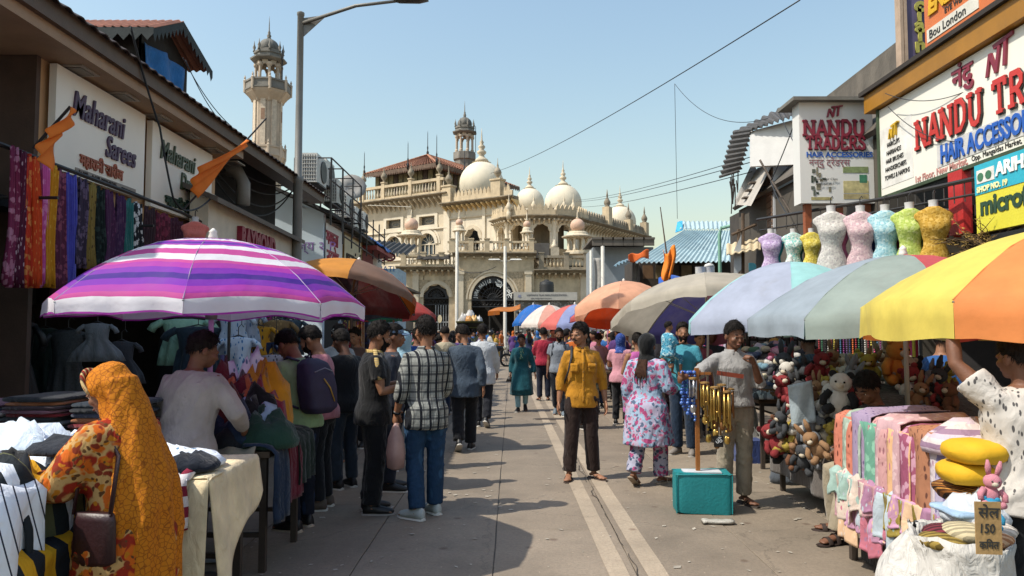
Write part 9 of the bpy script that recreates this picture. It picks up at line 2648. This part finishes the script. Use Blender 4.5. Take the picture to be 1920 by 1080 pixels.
person('porter carrying a wide basket of bagged food on his head', bx, by, 10, p, (clothpat('stripes', ['#8a8a6a', '#6a6a50'], 9, (1, 0, 0)), dict(hem=.8, sleeve='short')), (cloth('#3a3a34'), {}), 'short', 'flip', 2, 3, shoem=DKSOLE, solem=DKSOLE)
bk = thing('head_basket', 'wide dark basket of plastic wrapped food on the porter', 'basket', (bx, by, 1.70))
MB().lathe([(.28, 0), (.40, .12), (.44, .24), (.45, .25), (.40, .23), (.2, .12)], (0, 0, 0), 24).build('basket_bowl', mat('#262418', .9, .4, 12, .8), bk, True)
for k in range(3):
 MB().tube([((.34 + .045 * k) * math.cos(a), (.34 + .045 * k) * math.sin(a), .05 + .085 * k) for a in [2 * PI * i / 24 for i in range(25)]], .016, 6).build('rim_band', mat('#4a4a20', .9, .3), bk, True)
random.seed(5)
for k, (dx, dy, dz, r_, c_) in enumerate(((-.2, 0, .34, .14, '#b5b2ae'), (-.02, -.1, .30, .13, '#b5803c'), (.14, -.05, .32, .12, '#c0985a'), (.28, .05, .30, .12, '#b8b5b2'), (0, .12, .42, .15, '#bdbab6'), (-.3, .05, .28, .10, '#a9a6a2'))):
 crumple('food_bag', ('white food bag at the left of the basket', 'brown bread in the front of the basket', 'golden bread right of the brown one', 'white food bag at the right of the basket', 'tallest white food bag in the basket', 'small white food bag at the basket rim')[k], 'bag', (bx + dx, by + dy, 1.70 + dz - .12), r_ * 2, r_ * 1.8, r_ * 1.7, mat(c_, .4, .15, 12, .4), 'food bags in the head basket', k + 120)
my = 34.0; mx = gx(925, my)
mbk = thing('motorbike', 'black motorbike crossing the end of the street', 'motorbike', (mx, my, 0), R(8))
TY = mat('#0c0c0d', .7); MBK = mat('#141416', .3, .1)
for x_ in (-.62, .62):
 b = MB(); b.tube([(x_ + .27 * math.cos(a), 0, .3 + .27 * math.sin(a)) for a in [2 * PI * i / 24 for i in range(25)]], .05, 8); w_ = b.build('wheel', TY, mbk, True)
 b = MB()
 for k in range(6):
  a = PI * k / 6; b.tube([(x_ - .24 * math.cos(a), 0, .3 - .24 * math.sin(a)), (x_ + .24 * math.cos(a), 0, .3 + .24 * math.sin(a))], .01, 4)
 b.build('rim', mat('#8a8a8a', .3, .1, 4, 0, .8), w_)
b = MB(); b.loft([[(x_, .13 * w * math.cos(a), z + h * math.sin(a)) for a in [2 * PI * j / 14 for j in range(14)]] for x_, w, z, h in ((-.75, .3, .72, .05), (-.5, .8, .72, .1), (-.1, 1.0, .68, .16), (.2, 1.1, .82, .16), (.42, .6, .85, .1))]); b.build('body', MBK, mbk, True)
b = MB(); b.loft([[(x_, .14 * math.cos(a), .82 + .05 * math.sin(a)) for a in [2 * PI * j / 12 for j in range(12)]] for x_ in (-.72, -.4, .05)]); b.build('seat', mat('#1a1718', .7), mbk, True)
MB().box((-.0, 0, .42), (.42, .22, .3), taper=.8).build('engine', mat('#3a3a3c', .4, .2), mbk)
MB().tube([(.62, .1, .3), (.45, .1, .95)], .025, 6).build('fork', mat('#77787a', .3), mbk); MB().tube([(.38, -.34, 1.02), (.45, 0, 1.0), (.38, .34, 1.02)], .016, 6).build('handlebar', mat('#2a2a2a', .3), mbk, True)
MB().ball((.55, 0, .86), (.09, .09, .1), 12, 8).build('headlight', mat('#b5b09a', .2), mbk, True)
MB().tube([(-.1, .16, .28), (-.75, .18, .34)], .04, 8).build('exhaust', mat('#6a6a6a', .3), mbk, True)
p = Pose(1.70, lean=10, arms=A(((-.08, .14, -.23), (.05, .24, .02)), ((.08, .14, -.23), (-.05, .24, .02))), legs={-1: ((-.16, .34, .78), (-.18, .18, .40)), 1: ((.16, .34, .78), (.18, .18, .40))})
person('motorbike rider in a white shirt and dark helmet', mx - .22, my, -82, p, (cloth('#b0aca4'), dict(hem=.84, sleeve='long')), (cloth('#3a5a78'), {}), 'short', 'shoe', 2, 0, z=-.04, extras=lambda r, p, s: scale_mb(MB().ball(tuple(p.Hd((0, -.01, .02))), (.125, .14, .13), 14, 10), s).build('helmet', mat('#1c1c20', .25), r, True))
finish_fused()
# ------------------------------------------------------------------ far crowd: ten figures built, the rest copied with their own colours
CS = [('white', '#a9a7a2'), ('red', '#86202c'), ('navy', '#1b2440'), ('pink', '#a8687a'), ('grey', '#60656c'), ('black', '#131417'), ('blue', '#2a5a94'), ('maroon', '#4a1620'), ('yellow', '#a8842c'), ('green', '#2c5a40'), ('cream', '#a59a82'), ('purple', '#4a3068'), ('orange', '#a8561c'), ('sky blue', '#7a9ab0')]
protos = []
for k in range(10):
 f = k % 2 == 1
 p = Pose(1.57 if f else 1.69, female=f, legs='walk' if k % 3 else 'stand', step=.10 + .02 * (k % 3), arms=(None, FRONT, WALKA, WALKB)[k % 4], yaw=(k * 31) % 50 - 25, nod=(k * 5) % 16)
 def ex(root, p, s, k=k):
  if k in (3, 7): hood(root, p, s, cloth('#555555'), .03, 0, 145, 74)
  if k == 4: cap_hat(root, p, s, cloth('#b5b2aa'), False)
 protos.append((f, k, person('far shopper', 0, 0, 0, p, (cloth('#777777'), dict(hem=.45 if f else .82, flare=1.3 if f else 1, sleeve=('short', 'long')[k // 2 % 2], ease=.03)), (cloth('#222222'), {}), ('short', 'long', 'short', None, 'short', 'bun', 'short', None, 'short', 'pony')[k], None, 2, k, extras=ex, face_on=False, topname='kurta' if f else 'shirt')))
finish_fused()
random.seed(97)
spots_ = []
def addspot(px, Y):
 x = gx(px, Y)
 if all((x - a) ** 2 + (Y - b_) ** 2 > .27 for a, b_ in spots_):
  spots_.append((x, Y))
for k in range(2500):
 if len(spots_) > 175: break
 r_ = random.random()
 if r_ < .52:
  Y = random.uniform(33, 54); addspot(random.uniform(770, 1150), Y)
 elif r_ < .77:
  Y = random.uniform(13, 30); addspot(random.uniform(700, 850) + (Y - 13) * 3.0, Y)
 else:
  Y = random.uniform(16, 34); addspot(random.uniform(1040, 1180) - (Y - 16) * 1.5, Y)
used = {}
for i, (x, Y) in enumerate(spots_):
 f, k, root = protos[i % 10]
 o = root if i < 10 else copy_tree(root)
 o.location = (x, Y, 0); o.rotation_euler.z = R(random.choice([0, 180, 10, 190, 90, -90, 160, -20, 30]) + random.uniform(-25, 25))
 s_ = random.uniform(.95, 1.05); o.scale = (s_, s_, s_)
 cn, cc_ = random.choice(CS); c3 = random.choice(['#14161c', '#22304a', '#3a342e', '#55504a', '#1c1c20'])
 hn, hc = random.choice(CS)
 for ch in o.children:
  nm = ch.name.split('.')[0]
  mm = {'shirt': cloth(cc_), 'kurta': cloth(cc_), 'trousers': cloth(c3), 'headscarf': cloth(hc)}.get(nm)
  if nm == 'body': mm = skin(i)
  if mm and ch.material_slots:
   ch.material_slots[0].link = 'OBJECT'; ch.material_slots[0].material = mm
 side = 'left street side' if x < -1.3 and Y < 32 else ('right street side' if x > .8 and Y < 35 else 'crowd by the gate')
 if 'gate' in side:
  px_ = 960 + x / Y * F; side = 'crowd ' + ('left of the gate' if px_ < 880 else ('before the gate' if px_ < 970 else ('below the police sign' if px_ < 1085 else 'right of the mosque')))
  if Y < 43: side = 'nearer ' + side
 kind = 'woman' if f else 'man'
 lab = f'{kind} in {cn} {"kurta" if f else "shirt"}' + (f', {hn} headscarf' if k in (3, 7) else (', white skullcap' if k == 4 else '')) + f' in the {side}' + ('' if Y > 33 else (', near' if Y < 20 else ', far'))
 tag(o, lab, 'person', 'far crowd in the ' + side)
mannequin('coral pink top on a small mannequin above the striped umbrella', tuple(P(366, 416, 7.3)), .5, cloth('#c0685c'), R(20), None)
